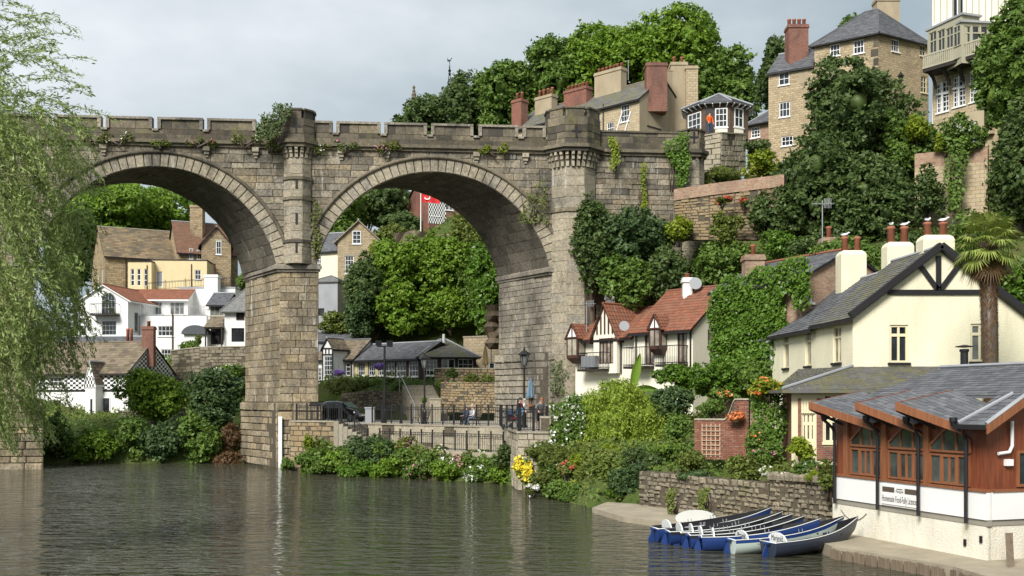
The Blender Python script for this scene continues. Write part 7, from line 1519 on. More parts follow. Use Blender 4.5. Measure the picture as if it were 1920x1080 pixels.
# ================================================================== small garden and quay things
def bricks(name, label, A, B, z0, z1f, th=.23, cat='wall'):
    """brick wall with each brick as geometry; z1f(u) gives the top along the wall 0..1"""
    a = Vector((PX(*A), A[1], z0)); b = Vector((PX(*B), B[1], z0)); L_ = (b - a).length; u = (b - a) / L_; n = Vector((u.y, -u.x, 0)); t = thing(name, label, cat, a)
    S_ = Stones(); c = MB(); z = 0; row = 0
    for i in range(30):
        p, q = i / 30, (i + 1) / 30; zz = (z1f(p), z1f(q)); c.hexa([u * L_ * p, u * L_ * q, u * L_ * q - n * th, u * L_ * p - n * th], [u * L_ * p + Vector((0, 0, zz[0])), u * L_ * q + Vector((0, 0, zz[1])), u * L_ * q - n * th + Vector((0, 0, zz[1])), u * L_ * p - n * th + Vector((0, 0, zz[0]))])
    while z < max(z1f(i / 30) for i in range(31)):
        x = -.11 if row % 2 else 0
        while x < L_:
            x0 = max(0, x); x1 = min(L_, x + .225); top = min(z1f(x0 / L_), z1f(min(1, x1 / L_)))
            if z + .075 <= top + .01 and x1 - x0 > .03: S_.put([(x0 + .005, z + .005), (x1 - .005, z + .005), (x1 - .005, z + .07), (x0 + .005, z + .07)], lambda a_, v, nn: u * a_ + n * (nn + .004) + Vector((0, 0, v)), rnd(.004, .012), .004)
            x += .225
        z += .075; row += 1
    c.build('core', 'mortar', t); S_.emit(t, 'brick_piece', 'brick', 'brickwork', 300)
    m = MB()
    for i in range(24):
        p, q = i / 24, (i + 1) / 24; e = n * .05; A_ = u * L_ * p + Vector((0, 0, z1f(p))); B_ = u * L_ * q + Vector((0, 0, z1f(q))); g = Vector((0, 0, .07)); m.hexa([A_ + e, B_ + e, B_ - n * th - e, A_ - n * th - e], [A_ + e + g, B_ + e + g, B_ - n * th - e + g, A_ - n * th - e + g])
    m.build('coping', 'pale_ashlar', t); return t, a, u, n, L_
def swoop(p): return 1.65 if p < .55 else 1.65 + .85 * (1 - math.cos(min(1, (p - .55) / .18) * math.pi / 2))
bt, ba, bu, bn_, bL = bricks('brick_trellis_wall', 'red brick garden wall with a swooping top, trellis and hanging basket', (1302, 45.2), (1404, 44.2), 2.0, swoop)
t = thing('wooden_trellis', 'square wooden trellis fixed to the brick garden wall', 'trellis', ba + bu * .32 * 1 + bn_ * .03 + Vector((0, 0, .1)))
for i in range(5): m = MB(); p = bu * (.02 + i * .19); m.bar(p, p + Vector((0, 0, 1.4)), .045, .03); m.build('slat', 'pale_wood', t)
for i in range(7): m = MB(); z = Vector((0, 0, .1 + i * .2)); m.bar(z + bn_ * .02, bu * .8 + z + bn_ * .02, .045, .03); m.build('slat', 'pale_wood', t)
q = ba + bu * bL * .8 + bn_ * .3 + Vector((0, 0, 1.75)); t = thing('orange_hanging_basket', 'hanging basket of orange flowers on the brick garden wall', 'hanging basket', q); m = MB(); m.lathe([(.02, -.22), (.17, -.14), (.22, 0)], 10); m.tube([(0, 0, .5), (0, 0, 0)], .01, 4); m.tube([(0, 0, .5), -bn_ * .3 + Vector((0, 0, .5))], .015, 4); m.build('basket', 'weathered_wood', t); quads_object('flowers', blob_leaves([((0, 0, .08), (.3, .26, .18))], .1, 2.4, .9), 'petal_orange', t, kind='stuff')
t = thing('timber_fence', 'weathered timber board fence at the right edge below the cafe window', 'fence', Vector((13.0, 26.6, .33)), R(10))
for i in range(14): m = MB(); m.box(i * .12, i * .12 + .105, -.02, .02, .05, 1.75 - i * .035); m.build('board', 'weathered_wood', t)
for z in (.5, 1.2): m = MB(); m.box(0, 1.7, .025, .07, z, z + .1); m.build('rail', 'weathered_wood', t)
t = thing('leaning_plank', 'grey plank leaning against the cafe river wall', 'plank', Vector((12.35, 26.55, .33)), R(20)); m = MB(); m.hexa([(0, 0, 0), (.2, 0, 0), (.2, .05, 0), (0, .05, 0)], [(.3, .35, .8), (.5, .35, .8), (.5, .4, .8), (.3, .4, .8)]); m.build('board', 'weathered_wood', t)
# spires beyond the trees
t = thing('lattice_spire', 'open iron lattice spire with weathercock above the treetops', 'spire', P(843, 190, 165)); m = MB(); s_ = .0825; zt = 95 * s_ - 2.2
for k in range(4): a = R(45 + 90 * k); m.tube([(1.05 * math.cos(a), 1.05 * math.sin(a), -6), (.85 * math.cos(a), .85 * math.sin(a), 0), (.14 * math.cos(a), .14 * math.sin(a), zt * .72)], [.09, .08, .06], 5)
for j in range(6):
    z0 = j * .9; z1 = (j + 1) * .9; r0 = .85 - .71 * z0 / (zt * .72); r1 = .85 - .71 * z1 / (zt * .72)
    for k in range(4):
        a = R(45 + 90 * k); b = R(135 + 90 * k); m.bar((r0 * math.cos(a), r0 * math.sin(a), z0), (r1 * math.cos(b), r1 * math.sin(b), z1), .06); m.bar((r0 * math.cos(b), r0 * math.sin(b), z0), (r1 * math.cos(a), r1 * math.sin(a), z1), .06)
m.build('lattice', 'black_iron', t); m = MB(); m.lathe([(.12, zt * .7), (.22, zt * .75), (.12, zt * .8), (.26, zt * .84), (.05, zt * .9), (.04, zt + .6)], 8); m.build('finial', 'black_iron', t)
m = MB(); m.hexa([(-.35, 0, zt + .55), (.1, 0, zt + .5), (.25, 0, zt + .9), (.45, 0, zt + 1.0), (.3, 0, zt + 1.1), (.1, 0, zt + .8), (-.2, 0, zt + .8), (-.35, 0, zt + 1.15)], [(-.35, .06, zt + .55), (.1, .06, zt + .5), (.25, .06, zt + .9), (.45, .06, zt + 1.0), (.3, .06, zt + 1.1), (.1, .06, zt + .8), (-.2, .06, zt + .8), (-.35, .06, zt + 1.15)]); m.build('weathercock', 'black_iron', t)
t = thing('stone_pinnacle', 'knobbly dark stone pinnacle tip above the treetops left of the lattice spire', 'pinnacle', P(776, 200, 160)); m = MB(); m.lathe([(.8, -5), (.6, 0), (.42, 1.0), (.5, 1.15), (.32, 1.6), (.38, 1.75), (.2, 2.2), (.27, 2.35), (.12, 2.6), (.2, 2.8), (.24, 2.95), (.05, 3.2)], 8); m.build('shaft', 'parapet_stone', t)
# ================================================================== vegetation
_sd = [100]
def box_blob(x0, y0, x1, y1, Y, ry=None):
    c = P((x0 + x1) / 2, (y0 + y1) / 2, Y); rx = (x1 - x0) / 2 / FPX * Y; rz = (y1 - y0) / 2 / FPX * Y; return c, (rx, ry or max(.5, .8 * min(rx, rz * 1.4)), rz)
def T(label, x0, y0, x1, y1, Y, mat, leaf=.35, nb=10, name='broadleaf_tree', ry=None, group=None, trunk=.3, cover=1.35, rag=.2, core=.4):
    _sd[0] += 1; c, r = box_blob(x0, y0, x1, y1, Y, ry); z = gz(c.x, c.y); z = min(z, c.z - r[2] * 1.05)
    return tree(name, label, (c.x, c.y, z), c, (r[0] * 1.02, r[1], r[2] * 1.02), mat, leaf, cover, nb, _sd[0], 'tree', group, trunk, rag=rag, core=core)
def B(label, x0, y0, x1, y1, Y, mat, leaf=.18, nb=7, name='shrub', ry=None, group=None, fl=None, fn=0, fs=.12, cat='shrub', cover=1.4, aspect=.6, droop=0, core=.42):
    _sd[0] += 1; c, r = box_blob(x0, y0, x1, y1, Y, ry)
    return shrub(name, label, c, (r[0] * 1.04, r[1], r[2] * 1.04), mat, leaf, cover, nb, _sd[0], cat, group, fl, fn, fs, aspect, droop=droop, core=core)
# --- through the left arch
T('big rounded green tree behind the stone hall seen through the left arch', 125, 333, 345, 470, 150, 'leaf_bright', .55, 16, ry=8, trunk=.5)
T('dark tree at the left end of the stone hall', 95, 370, 190, 560, 135, 'leaf_mid', .5, 9, ry=5)
B('small bush on the flat roof beside the middle pier', 441, 508, 470, 545, 111, 'leaf_mid', .25, 5)
GB = 'bushes along the far left river bank'
B('bright green bush at the foot of the left pier', 66, 778, 150, 872, 75.6, 'leaf_mid', .26, 8, group=GB)
B('low light green bush in front of the chequered cottage wall', 138, 800, 222, 872, 75.2, 'leaf_bright', .24, 8, group=GB)
B('green bank bush below the cottage door', 200, 780, 290, 872, 76.6, 'leaf_mid', .24, 8, group=GB)
T('airy olive-green small tree hiding the right end of the chequered cottage', 220, 678, 348, 800, 81, 'leaf_bright', .24, 9, ry=2.2, trunk=.12, group=GB)
B('dark blue-green tall bush left of the middle pier', 345, 690, 462, 800, 79.5, 'leaf_bluegreen', .26, 9, group=GB, ry=2)
B('blue-green bush at the water below the olive tree', 262, 775, 352, 874, 76.2, 'leaf_bluegreen', .24, 8, group=GB)
B('green bush under the tall blue-green bush', 330, 770, 425, 875, 76.3, 'leaf_mid', .24, 8, group=GB)
B('brown dry brush on the bank against the middle pier', 404, 780, 468, 872, 77.2, 'dry_brush', .2, 6, group=GB, name='dry_brush', aspect=.3)
B('dead leaf heap at the water edge by the middle pier', 385, 850, 470, 880, 75.6, 'dry_brush', .18, 5, group=GB, name='dry_brush', aspect=.4)
B('white flowering shrub behind the left bank bushes', 258, 745, 330, 800, 84, 'leaf_mid', .2, 6, fl='petal_white', fn=120, group=GB)
B('white blossom spilling over the retaining wall beside the pier', 400, 680, 466, 712, 98.5, 'leaf_mid', .22, 5, fl='petal_white', fn=90)
B('small potted shrub by the white cottage door', 364, 622, 378, 650, 104, 'leaf_olive', .2, 4)
B('green plants along the top of the retaining wall', 330, 640, 385, 662, 101.5, 'leaf_mid', .22, 6)
# --- plants on the viaduct
def on_via(u, n, z): return VC + Vector((vcs * u - vsn * -n, vsn * u + vcs * -n, z))
EU = Vector((vcs, vsn, 0)); EZ = Vector((0, 0, 1))
u0 = vs_(486); ivy('turret_ivy', 'dark ivy smothering the left side of the middle pier turret and parapet', on_via(u0, 1.05, ZK + .3), EU, EZ, [(0, .3), (.2, 1.7), (1.2, 1.8), (1.35, 2.4), (2.3, 2.35), (1.9, 1.2), (1.6, .2), (.7, .0)], 'leaf_dark', .17, 2.4, .35)
GF = 'flower tufts growing on the viaduct cornice'
for x, y, mt, fl, l in ((225, 252, 'leaf_olive', 'petal_white', 'white flower tuft on the cornice above the left arch crown'), (460, 258, 'leaf_olive', 'petal_white', 'white flower tuft on the cornice left of the ivy turret'), (170, 252, 'leaf_olive', 'petal_pink', 'pink flower tuft at the left end of the cornice'), (505, 266, 'leaf_olive', 'petal_purple', 'lilac flower tuft left of the turret corbels'), (522, 262, 'leaf_olive', 'petal_pink', 'pink flower tuft beside the turret corbels'), (650, 266, 'leaf_mid', 'petal_pink', 'green and pink tuft right of the middle turret'), (716, 270, 'leaf_olive', 'petal_pink', 'bright pink tuft above the right arch'), (372, 255, 'leaf_olive', 'petal_pink', 'small pink tuft above the left arch haunch'), (930, 274, 'leaf_yellow', None, 'yellow-green weed on the cornice above the right arch haunch'), (300, 258, 'leaf_olive', None, 'green weed strip on the cornice above the left arch'), (1050, 280, 'leaf_yellow', None, 'small weed on the big turret cornice'), (590, 270, 'leaf_olive', 'petal_white', 'white-green tuft just right of the middle turret')):
    p = P(x, y + 6, vY(x) - .35); B_ = [((p.x + rnd(-.9, .9), p.y + rnd(-.05, .15), p.z + rnd(-.25, .3)), (rnd(.15, .4), .18, rnd(.1, .26))) for i in range(6)]
    shrub('wall_flowers', l, p, (.5, .3, .3), mt, .13, .9, 3, 1, 'flowers', GF, fl, 18, .09, blobs=B_, core=0)
u0 = vs_(1138); ivy('hanging_creeper', 'yellowish creeper hanging over the plain parapet right of the big turret', on_via(u0, .35, ZK - 1.2), EU, EZ, [(0, 2.4), (.7, 2.4), (.8, 1.2), (.5, 0), (.2, .1)], 'leaf_yellow', .15, 2, .2)
u0 = vs_(1240); ivy('parapet_ivy', 'green ivy hanging over the parapet beside the small end turret', on_via(u0, .4, ZK - 2.2), EU, EZ, [(0, 3.2), (1.6, 3.8), (1.9, 2), (1.8, .3), (1.2, -.3), (.7, 1.5)], 'leaf_ivy', .17, 2.2, .3)
u0 = vs_(1199); ivy('thin_creeper', 'thin yellow-green creeper climbing the wall right of the big turret', on_via(u0, .15, 17.2), EU, EZ, [(.1, 0), (.0, 3.6), (.4, 3.7), (.45, 0)], 'leaf_yellow', .13, 1.5, .15, ragged=.12)
u0 = vs_(585); ivy('pier_creeper', 'sparse creeper in the corner right of the middle turret shaft', on_via(u0, .1, 14.0), EU, EZ, [(0, 0), (.0, 4.2), (.5, 3.6), (.7, .2)], 'leaf_olive', .14, .8, .2)
u0 = vs_(968); ivy('haunch_creeper', 'sparse creeper on the stonework left of the big turret', on_via(u0, .1, 16.5), EU, EZ, [(0, 0), (.3, 1.6), (2.2, 3.2), (2.2, 0)], 'leaf_olive', .14, .5, .2)
# --- second arch
GS = 'trees on the slope behind the right arch'
T('light green tree on the slope left behind the right arch', 596, 350, 690, 470, 134, 'leaf_mid', .5, 9, group=GS, ry=5)
T('dark tree on the slope behind the flagpole', 690, 340, 800, 450, 137, 'leaf_dark', .5, 10, group=GS, ry=5)
T('yellowish-green tree on the slope above the stone gable house', 640, 330, 730, 420, 142, 'leaf_olive', .5, 9, group=GS, ry=5)
T('bushy dark tree beside the flagpole', 735, 395, 795, 450, 124, 'leaf_dark', .35, 8, group=GS, ry=2.5)
B('olive-gold bush right of the stone gable house', 700, 415, 775, 462, 117, 'leaf_olive', .3, 7)
B('yellow conifer against the stone gable house', 688, 452, 714, 512, 108, 'leaf_yellow', .22, 5)
# cliff
t = thing('sandstone_cliff', 'brown sandstone cliff behind the tearoom under the ivy', 'cliff', (0, 0, 0)); vs = []; fs = []; nx, nz = 34, 22
for j in range(nz + 1):
    for i in range(nx + 1):
        x = -17 + 19 * i / nx; z = 5 + 16.5 * min(1, max(.3, .3 + (x + 15.5) / 5)) * j / nz; y = 103.2 + (z - 5) * .32 + 1.1 * math.sin(x * .9 + z * .35) + .7 * math.sin(x * 2.1 - z * .9) + rnd(-.35, .35); vs.append((x, y, z))
for j in range(nz):
    for i in range(nx): a = j * (nx + 1) + i; fs.append((a, a + 1, a + nx + 2, a + nx + 1))
m = MB(); m.add(vs, fs); m.build('rock_face', 'cliff_rock', t)
t = thing('rock_outcrop', 'bare tan rock outcrop against the left side of the right pier', 'rock', P(931, 640, 83)); vs = []; fs = []
for j in range(9):
    for k in range(8): a = 2 * math.pi * k / 8; q = (.45 + .4 * math.sin(j * 1.3) ** 2) * rnd(.8, 1.2); vs.append((q * math.cos(a) - .2 + .1 * math.sin(j), q * math.sin(a) * 1.4, -.6 + j * .42))
for j in range(8):
    for k in range(8): fs.append((j * 8 + k, j * 8 + (k + 1) % 8, (j + 1) * 8 + (k + 1) % 8, (j + 1) * 8 + k))
m = MB(); m.add(vs, fs); m.build('rock', 'cliff_rock', t)
GI = 'ivy masses covering the cliff'
for l, x0, y0, x1, y1, Y, mt, nb in (('dark ivy mass on the left shoulder of the cliff', 648, 462, 735, 640, 102.5, 'leaf_dark', 13), ('bright ivy mass in the middle of the cliff', 690, 440, 800, 560, 103, 'leaf_bright', 14), ('bright ivy mass right of the cliff centre', 780, 430, 880, 560, 103.2, 'leaf_bright', 14), ('green ivy curtain low in the middle of the cliff', 700, 530, 810, 632, 101.6, 'leaf_bright', 13), ('ivy curtain low on the right of the cliff', 790, 530, 900, 622, 101.8, 'leaf_bright', 13), ('ivy against the right pier at the cliff edge', 862, 470, 940, 628, 101, 'leaf_mid', 13), ('tall ivy between the cliff and the right pier', 880, 430, 975, 640, 97.5, 'leaf_ivy', 13), ('yellow-green shrubs crowning the cliff beside the brick house', 836, 402, 900, 500, 105, 'leaf_olive', 10), ('ivy crest under the flagpole', 740, 446, 850, 490, 105.5, 'leaf_mid', 11)):
    B(l, x0, y0, x1, y1, Y, mt, .3, nb, 'cliff_ivy', 2.2, GI, cat='climber')
B('dark blue-green shrub at the foot of the stone gable house', 640, 545, 700, 640, 100.5, 'leaf_bluegreen', .26, 8)
B('pale olive bush above the grey roofs beside the middle pier', 594, 585, 664, 632, 103, 'leaf_olive', .25, 8)
B('long clipped olive hedge behind the parked car', 610, 703, 702, 752, 89, 'leaf_olive', .2, 9, 'hedge', 1.2)
B('right end of the hedge in front of the tearoom windows', 680, 706, 752, 738, 89.5, 'leaf_mid', .2, 8, 'hedge', 1.1)
B('small rounded bright green shrub under the tearoom windows', 734, 714, 778, 738, 87.2, 'leaf_ivy', .16, 6)
B('leafy green bush on the terrace wall beside the steps', 832, 688, 866, 716, 84.8, 'leaf_mid', .18, 6)
B('pink hydrangea hanging beside the tearoom steps', 812, 706, 838, 734, 84, 'leaf_mid', .16, 5, fl='petal_pink', fn=60)
B('pink and white flowers spilling over the honey-coloured wall', 830, 708, 862, 738, 82.6, 'leaf_mid', .16, 5, fl=['petal_pink', 'petal_white'], fn=60)
for x, l in ((886, 'grassy tuft on the honey-coloured wall above the bench people'), (912, 'second grassy tuft along the honey-coloured wall'), (955, 'grassy tuft at the right end of the honey-coloured wall')): B(l, x - 17, 700, x + 17, 722, 80.6, 'leaf_olive', .2, 5, 'grass_tuft', group='tufts on the terrace wall', aspect=.25)
B('pink flowering shrub on the wall under the right pier', 998, 712, 1034, 742, 77.5, 'leaf_mid', .16, 6, fl='petal_pink', fn=110)
B('small shrub beside the stone steps below the street lamp', 790, 742, 800, 758, 80, 'leaf_bright', .15, 4)
ivy('pier_shadow_ivy', 'bare grey creeper stems and leaves on the foot of the right pier', P(1030, 740, 72.6), (1, 0, 0), EZ, [(0, 0), (0, 2.2), (1, 2.6), (1.4, 0)], 'leaf_dark', .13, .6, .2)
# --- trees behind the viaduct
GT = 'tall trees on the skyline behind the viaduct'
for l, x0, y0, x1, y1, Y, mt, nb in (('dark bushy tree at the left end of the skyline wood', 732, 185, 850, 300, 150, 'leaf_dark', 12), ('dark tree beneath the lattice spire', 800, 150, 930, 290, 150, 'leaf_dark', 13), ('mid-green tree left of the chimneys on the skyline', 890, 105, 1030, 270, 146, 'leaf_mid', 14), ('green tree behind the terrace chimneys', 985, 70, 1130, 250, 143, 'leaf_mid', 14), ('broad bright tree behind the tan stone terrace', 1060, 42, 1240, 230, 140, 'leaf_bright', 16), ('tallest bright green tree on the skyline', 1185, 18, 1350, 210, 138, 'leaf_bright', 16), ('lower right-hand skyline tree behind the signal box', 1270, 95, 1425, 250, 135, 'leaf_mid', 14), ('small pointed dark tree between signal box and tower house', 1425, 85, 1475, 200, 120, 'leaf_dark', 7)): T(l, x0, y0, x1, y1, Y, mt, .55, nb, group=GT, ry=6, trunk=.4)
T('thin tree top behind the tower house roof', 1560, 32, 1610, 100, 110, 'leaf_mid', .35, 6, ry=2, core=0)
# --- right hillside
GR = 'trees and bushes on the right hillside'
T('large sycamore in front of the tower house', 1500, 125, 1690, 350, 72, 'leaf_dark', .32, 18, group=GR, ry=4)
T('lower crown of dark leaves under the sycamore', 1450, 260, 1640, 460, 69, 'leaf_dark', .32, 16, group=GR, ry=3.5)
T('rounded dark sycamore below the garden wall', 1560, 300, 1720, 480, 66.5, 'leaf_dark', .3, 15, group=GR, ry=3)
T('small tree with olive shoots beside the ruined wall', 1640, 210, 1745, 360, 69.5, 'leaf_mid', .28, 12, group=GR, ry=2.5)
B('vivid yellow-green bush below the tower house corner', 1690, 212, 1752, 270, 67.8, 'leaf_yellow', .2, 7, group=GR)
B('yellow flowering bush beside the ruined wall', 1752, 245, 1795, 285, 65, 'leaf_yellow', .2, 6, group=GR)
T('tall green tree at the right edge below the cream timbered house', 1835, 10, 1960, 260, 67, 'leaf_mid', .3, 16, group=GR, ry=3)
T('dense dark tree at the right edge above the palm', 1850, 190, 1970, 430, 63, 'leaf_dark', .28, 15, group=GR, ry=3)
B('white blossom climber under the mullioned windows', 1762, 205, 1848, 300, 64.5, 'leaf_mid', .2, 9, group=GR, fl='petal_white', fn=120)
ivy('wall_climber', 'leafy climber hanging down the middle of the ruined wall', P(1768, 400, 64.3), (.97, -.25, 0), EZ, [(.3, 0), (0, 2.2), (.2, 4.6), (1.4, 4.6), (1.2, 2), (.9, 0)], 'leaf_mid', .2, 1.8, .4)
B('dark shrubs under the ruined wall arch', 1660, 420, 1790, 500, 61.5, 'leaf_dark', .25, 10, group=GR)
B('green bushes behind the palm', 1770, 400, 1880, 520, 58, 'leaf_mid', .25, 11, group=GR)
B('green bushes at the right edge behind the cream house', 1850, 470, 1960, 620, 55, 'leaf_ivy', .24, 11, group=GR)
B('bright yellow-green bush beside the station wall', 1388, 278, 1476, 335, 74, 'leaf_yellow', .24, 8, group=GR)
B('dark clipped bush above the station wall end', 1392, 258, 1450, 292, 80, 'leaf_dark', .22, 7, group=GR)
B('grey-green grass bank between end turret and garden wall', 1295, 315, 1395, 352, 75.5, 'leaf_olive', .3, 8, 'grass_bank', 1.6, GR, aspect=.15)
for x0, x1, l in ((1335, 1372, 'red valerian clump on the hillside garden wall'), (1385, 1402, 'smaller red flower clump on the garden wall'), (1415, 1445, 'red flower clump at the right end of the garden wall')): B(l, x0, 366, x1, 386, 68.2, 'leaf_olive', .15, 4, 'wall_flowers', fl='petal_red', fn=70, group='red flowers on the garden wall', cat='flowers')
T('dark ivy-clad bush against the right pier', 1074, 376, 1150, 560, 72.2, 'leaf_dark', .26, 13, group=GR, ry=1.8)
T('dark green bush mass below the viaduct wall', 1120, 380, 1260, 500, 71.3, 'leaf_bluegreen', .28, 14, group=GR, ry=2.2)
B('yellow-green shrub at the foot of the garden wall', 1240, 400, 1305, 455, 70, 'leaf_yellow', .22, 7, group=GR)
T('mixed green thicket above the red-roofed cottage', 1120, 470, 1240, 580, 70.5, 'leaf_mid', .26, 13, group=GR, ry=2)
T('dark thicket between the two red roofs', 1200, 450, 1310, 570, 70, 'leaf_dark', .26, 13, group=GR, ry=2)
T('green thicket behind the second red roof', 1290, 440, 1400, 545, 68, 'leaf_mid', .26, 12, group=GR, ry=2)
B('dark green cone bush against the garden wall', 1335, 392, 1395, 460, 67.6, 'leaf_olive', .22, 8, group=GR)
B('ivy bank right of the brick chimney', 1425, 430, 1520, 520, 64, 'leaf_ivy', .22, 10, group=GR)
B('dark bushes behind the tall aerial', 1480, 440, 1600, 540, 62, 'leaf_dark', .24, 10, group=GR)
T('light green sapling behind the farthest white chimney', 1505, 450, 1650, 530, 56, 'leaf_mid', .22, 10, group=GR, ry=1.6, trunk=.1)
B('scrub on the slope under the wall climber', 1700, 320, 1770, 420, 63.8, 'leaf_dark', .22, 8, group=GR)
B('ground ivy under the sycamore', 1400, 350, 1500, 460, 67.2, 'leaf_dark', .25, 10, group=GR)
# --- ivy house and hedges
ih = House.__new__(House)
A_ = Vector((PX(1339, 58.5), 58.5, 0)); B_ = Vector((PX(1503, 52.3), 52.3, 0)); eu = (B_ - A_).normalized(); Lh = (B_ - A_).length
ivy('house_ivy', 'thick glossy ivy covering the brick house front around one window', A_ + Vector((0, 0, 4.6)), eu, EZ, [(0, 0), (0, 5.6), (1.4, 6.3), (3, 6.5), (5.2, 6.7), (7.9, 6.9), (7.9, 4.6), (7.0, 4.4), (6.75, 5.0), (6.05, 5.0), (5.95, 3.5), (6.7, 3.2), (7.0, 2), (7.6, 0)], 'leaf_ivy', .19, 3.4, .35, bulge=.3)
for l, x0, y0, x1, y1, Y, mt in (('trimmed ivy hedge below the iron balconies', 1226, 682, 1318, 730, 58, 'leaf_ivy'), ('big glossy ivy hedge below the ivy house', 1290, 680, 1400, 752, 56, 'leaf_ivy'), ('right end of the ivy hedge beside the white oriel', 1370, 672, 1455, 735, 54.5, 'leaf_mid')): B(l, x0, y0, x1, y1, Y, mt, .17, 10, 'ivy_hedge', 1.2, 'hedges below the cottages', cat='hedge')
# lime-green weeping tree
_sd[0] += 1; c, r = box_blob(1078, 702, 1250, 870, 53); g = gz(c.x, c.y)
bl = [(tuple(P(x, y, 53 + dy)), (rx, rx * .8, rz)) for x, y, dy, rx, rz in ((1160, 745, 0, 1.2, .9), (1115, 770, -.3, 1.0, 1.0), (1200, 780, 0, 1.1, 1.0), (1150, 800, -.9, 1.3, 1.1), (1105, 830, -.6, .75, 1.1), (1190, 840, -.9, 1.1, .9), (1140, 850, -1.1, 1.0, .8), (1228, 815, -.2, .7, .8))]
t = thing('weeping_tree', 'dense lime-green weeping tree in the garden below the cottages', 'tree', (c.x, c.y, g)); bl = [(tuple(Vector(q[0]) - t.location), q[1]) for q in bl]
quads_object('crown', blob_leaves(bl, .15, 2.2, .35, clump=.2, droop=.28), 'leaf_lime_drape', t, core_arrays(bl, .72)); m = MB(); m.tube([(0, 0, -.3), (.1, 0, 1), (0, 0, 2.8)], [.16, .13, .06], 7); m.build('trunk', 'bark', t, True)
GG = 'plants in the riverside garden'
B('dark rounded shrub between weeping tree and brick wall', 1212, 712, 1302, 790, 53.5, 'leaf_bluegreen', .17, 9, group=GG)
B('light green shrub right of the weeping tree', 1236, 772, 1296, 832, 50, 'leaf_mid', .15, 8, group=GG)
B('variegated rounded shrub above the dry-stone wall', 1220, 822, 1284, 872, 45.8, 'leaf_mid', .14, 8, group=GG, fl='leaf_yellow', fn=90, fs=.12)
B('dark drooping cotoneaster hanging to the slipway', 1142, 862, 1212, 945, 45.2, 'leaf_bluegreen', .13, 10, group=GG, cover=1.7)
B('dark cotoneaster crown above the slipway wall end', 1160, 838, 1240, 890, 45.6, 'leaf_dark', .13, 8, group=GG)
ivy('brick_wall_climber', 'climber covering the right end of the brick garden wall', P(1406, 850, 43.9), (1, -.1, 0), EZ, [(0, 0), (0, 2.4), (.5, 2.9), (1.35, 2.8), (1.4, 1.4), (1.2, 0)], 'leaf_ivy', .13, 3.2, .5, bulge=.45)
B('golden-green climber arching beside the porch roof', 1396, 708, 1480, 742, 43.2, 'leaf_yellow', .14, 7, group=GG, fl='petal_orange', fn=60)
B('grassy mound topping the low part of the brick wall', 1304, 748, 1368, 776, 45.6, 'leaf_mid', .12, 7, group=GG)
B('coral roses above the brick garden wall', 1330, 728, 1385, 752, 47, 'leaf_mid', .13, 5, fl='petal_orange', fn=50, group=GG)
B('golden shrub below the porch window', 1474, 816, 1532, 862, 40, 'leaf_yellow', .13, 7, group=GG)
B('bushy green mound on the dry-stone wall', 1348, 856, 1426, 900, 40.6, 'leaf_olive', .13, 8, group=GG)
B('blue-green succulent patch over the wall', 1275, 880, 1345, 905, 41.6, 'leaf_bluegreen', .12, 6, group=GG)
B('mixed flowers with purple heads by the cafe corner', 1480, 855, 1542, 905, 37.6, 'leaf_mid', .12, 7, group=GG, fl=['petal_pink', 'petal_white'], fn=50, fs=.07)
B('silvery shrub against the cafe corner', 1532, 862, 1576, 925, 35.6, 'leaf_olive', .12, 7, group=GG)
B('spiky yellow-green plant near the cafe', 1510, 878, 1545, 905, 36.6, 'leaf_yellow', .2, 4, group=GG, aspect=.14)
B('green border plants under the climber', 1392, 800, 1450, 866, 42.2, 'leaf_mid', .13, 8, group=GG, fl='petal_orange', fn=30, fs=.08)
B('cream flower patch along the wall top', 1424, 868, 1480, 900, 39, 'leaf_olive', .12, 6, group=GG, fl='petal_white', fn=70, fs=.07)
B('pinkish border flowers beside the garden steps', 1400, 838, 1475, 872, 41, 'leaf_mid', .13, 7, group=GG, fl='petal_pink', fn=40, fs=.07)
B('garden shrubs in front of the brick trellis wall', 1270, 836, 1330, 884, 43.4, 'leaf_olive', .13, 6, group=GG)
for l, q in (('left creeper strand trailing down the dry-stone wall', (1258, 918)), ('right creeper strand trailing down the dry-stone wall', (1318, 905))): ivy('trailing_creeper', l, P(q[0], 962, 40.3 if q[0] < 1300 else 39.4), (.62, -.78, 0), EZ, [(0, 0), (.1, .9), (.5, 1.1), (.4, .1)], 'leaf_olive', .1, 2.2, .12, group='creepers on the dry-stone wall', ragged=.1)
# flower bank left of the slipway
GK = 'flower bank plants beside the slipway'
B('tall yellow flower clump at the left end of the bank', 966, 852, 1006, 922, 50.4, 'leaf_mid', .13, 7, 'flower_clump', group=GK, fl='petal_yellow', fn=360, fs=.13, cat='flowers')
B('white daisies next to the yellow clump at the water edge', 985, 890, 1020, 932, 49.3, 'leaf_olive', .13, 6, 'flower_clump', group=GK, fl='petal_white', fn=60, cat='flowers')
B('tall grassy weeds below the terrace end wall', 1000, 828, 1080, 905, 49.8, 'leaf_olive', .16, 9, 'tall_weeds', group=GK, aspect=.25)
B('straw-coloured grass on the flower bank under the weeping tree', 1060, 840, 1140, 905, 48.6, 'leaf_yellow', .15, 9, 'tall_weeds', group=GK, aspect=.25)
B('reddish flower patch in the middle of the bank', 1040, 862, 1085, 895, 48.3, 'leaf_olive', .13, 5, 'flower_clump', group=GK, fl='petal_red', fn=50, cat='flowers')
B('golden flowers low on the bank beside the cotoneaster', 1062, 890, 1112, 940, 47.5, 'leaf_mid', .13, 6, 'flower_clump', group=GK, fl='petal_yellow', fn=120, cat='flowers')
B('green weeds at the water edge left of the slipway', 1010, 895, 1075, 945, 48.2, 'leaf_mid', .14, 7, 'tall_weeds', group=GK)
B('green weeds beside the slipway corner', 1095, 890, 1155, 945, 46.4, 'leaf_mid', .13, 7, 'tall_weeds', group=GK)
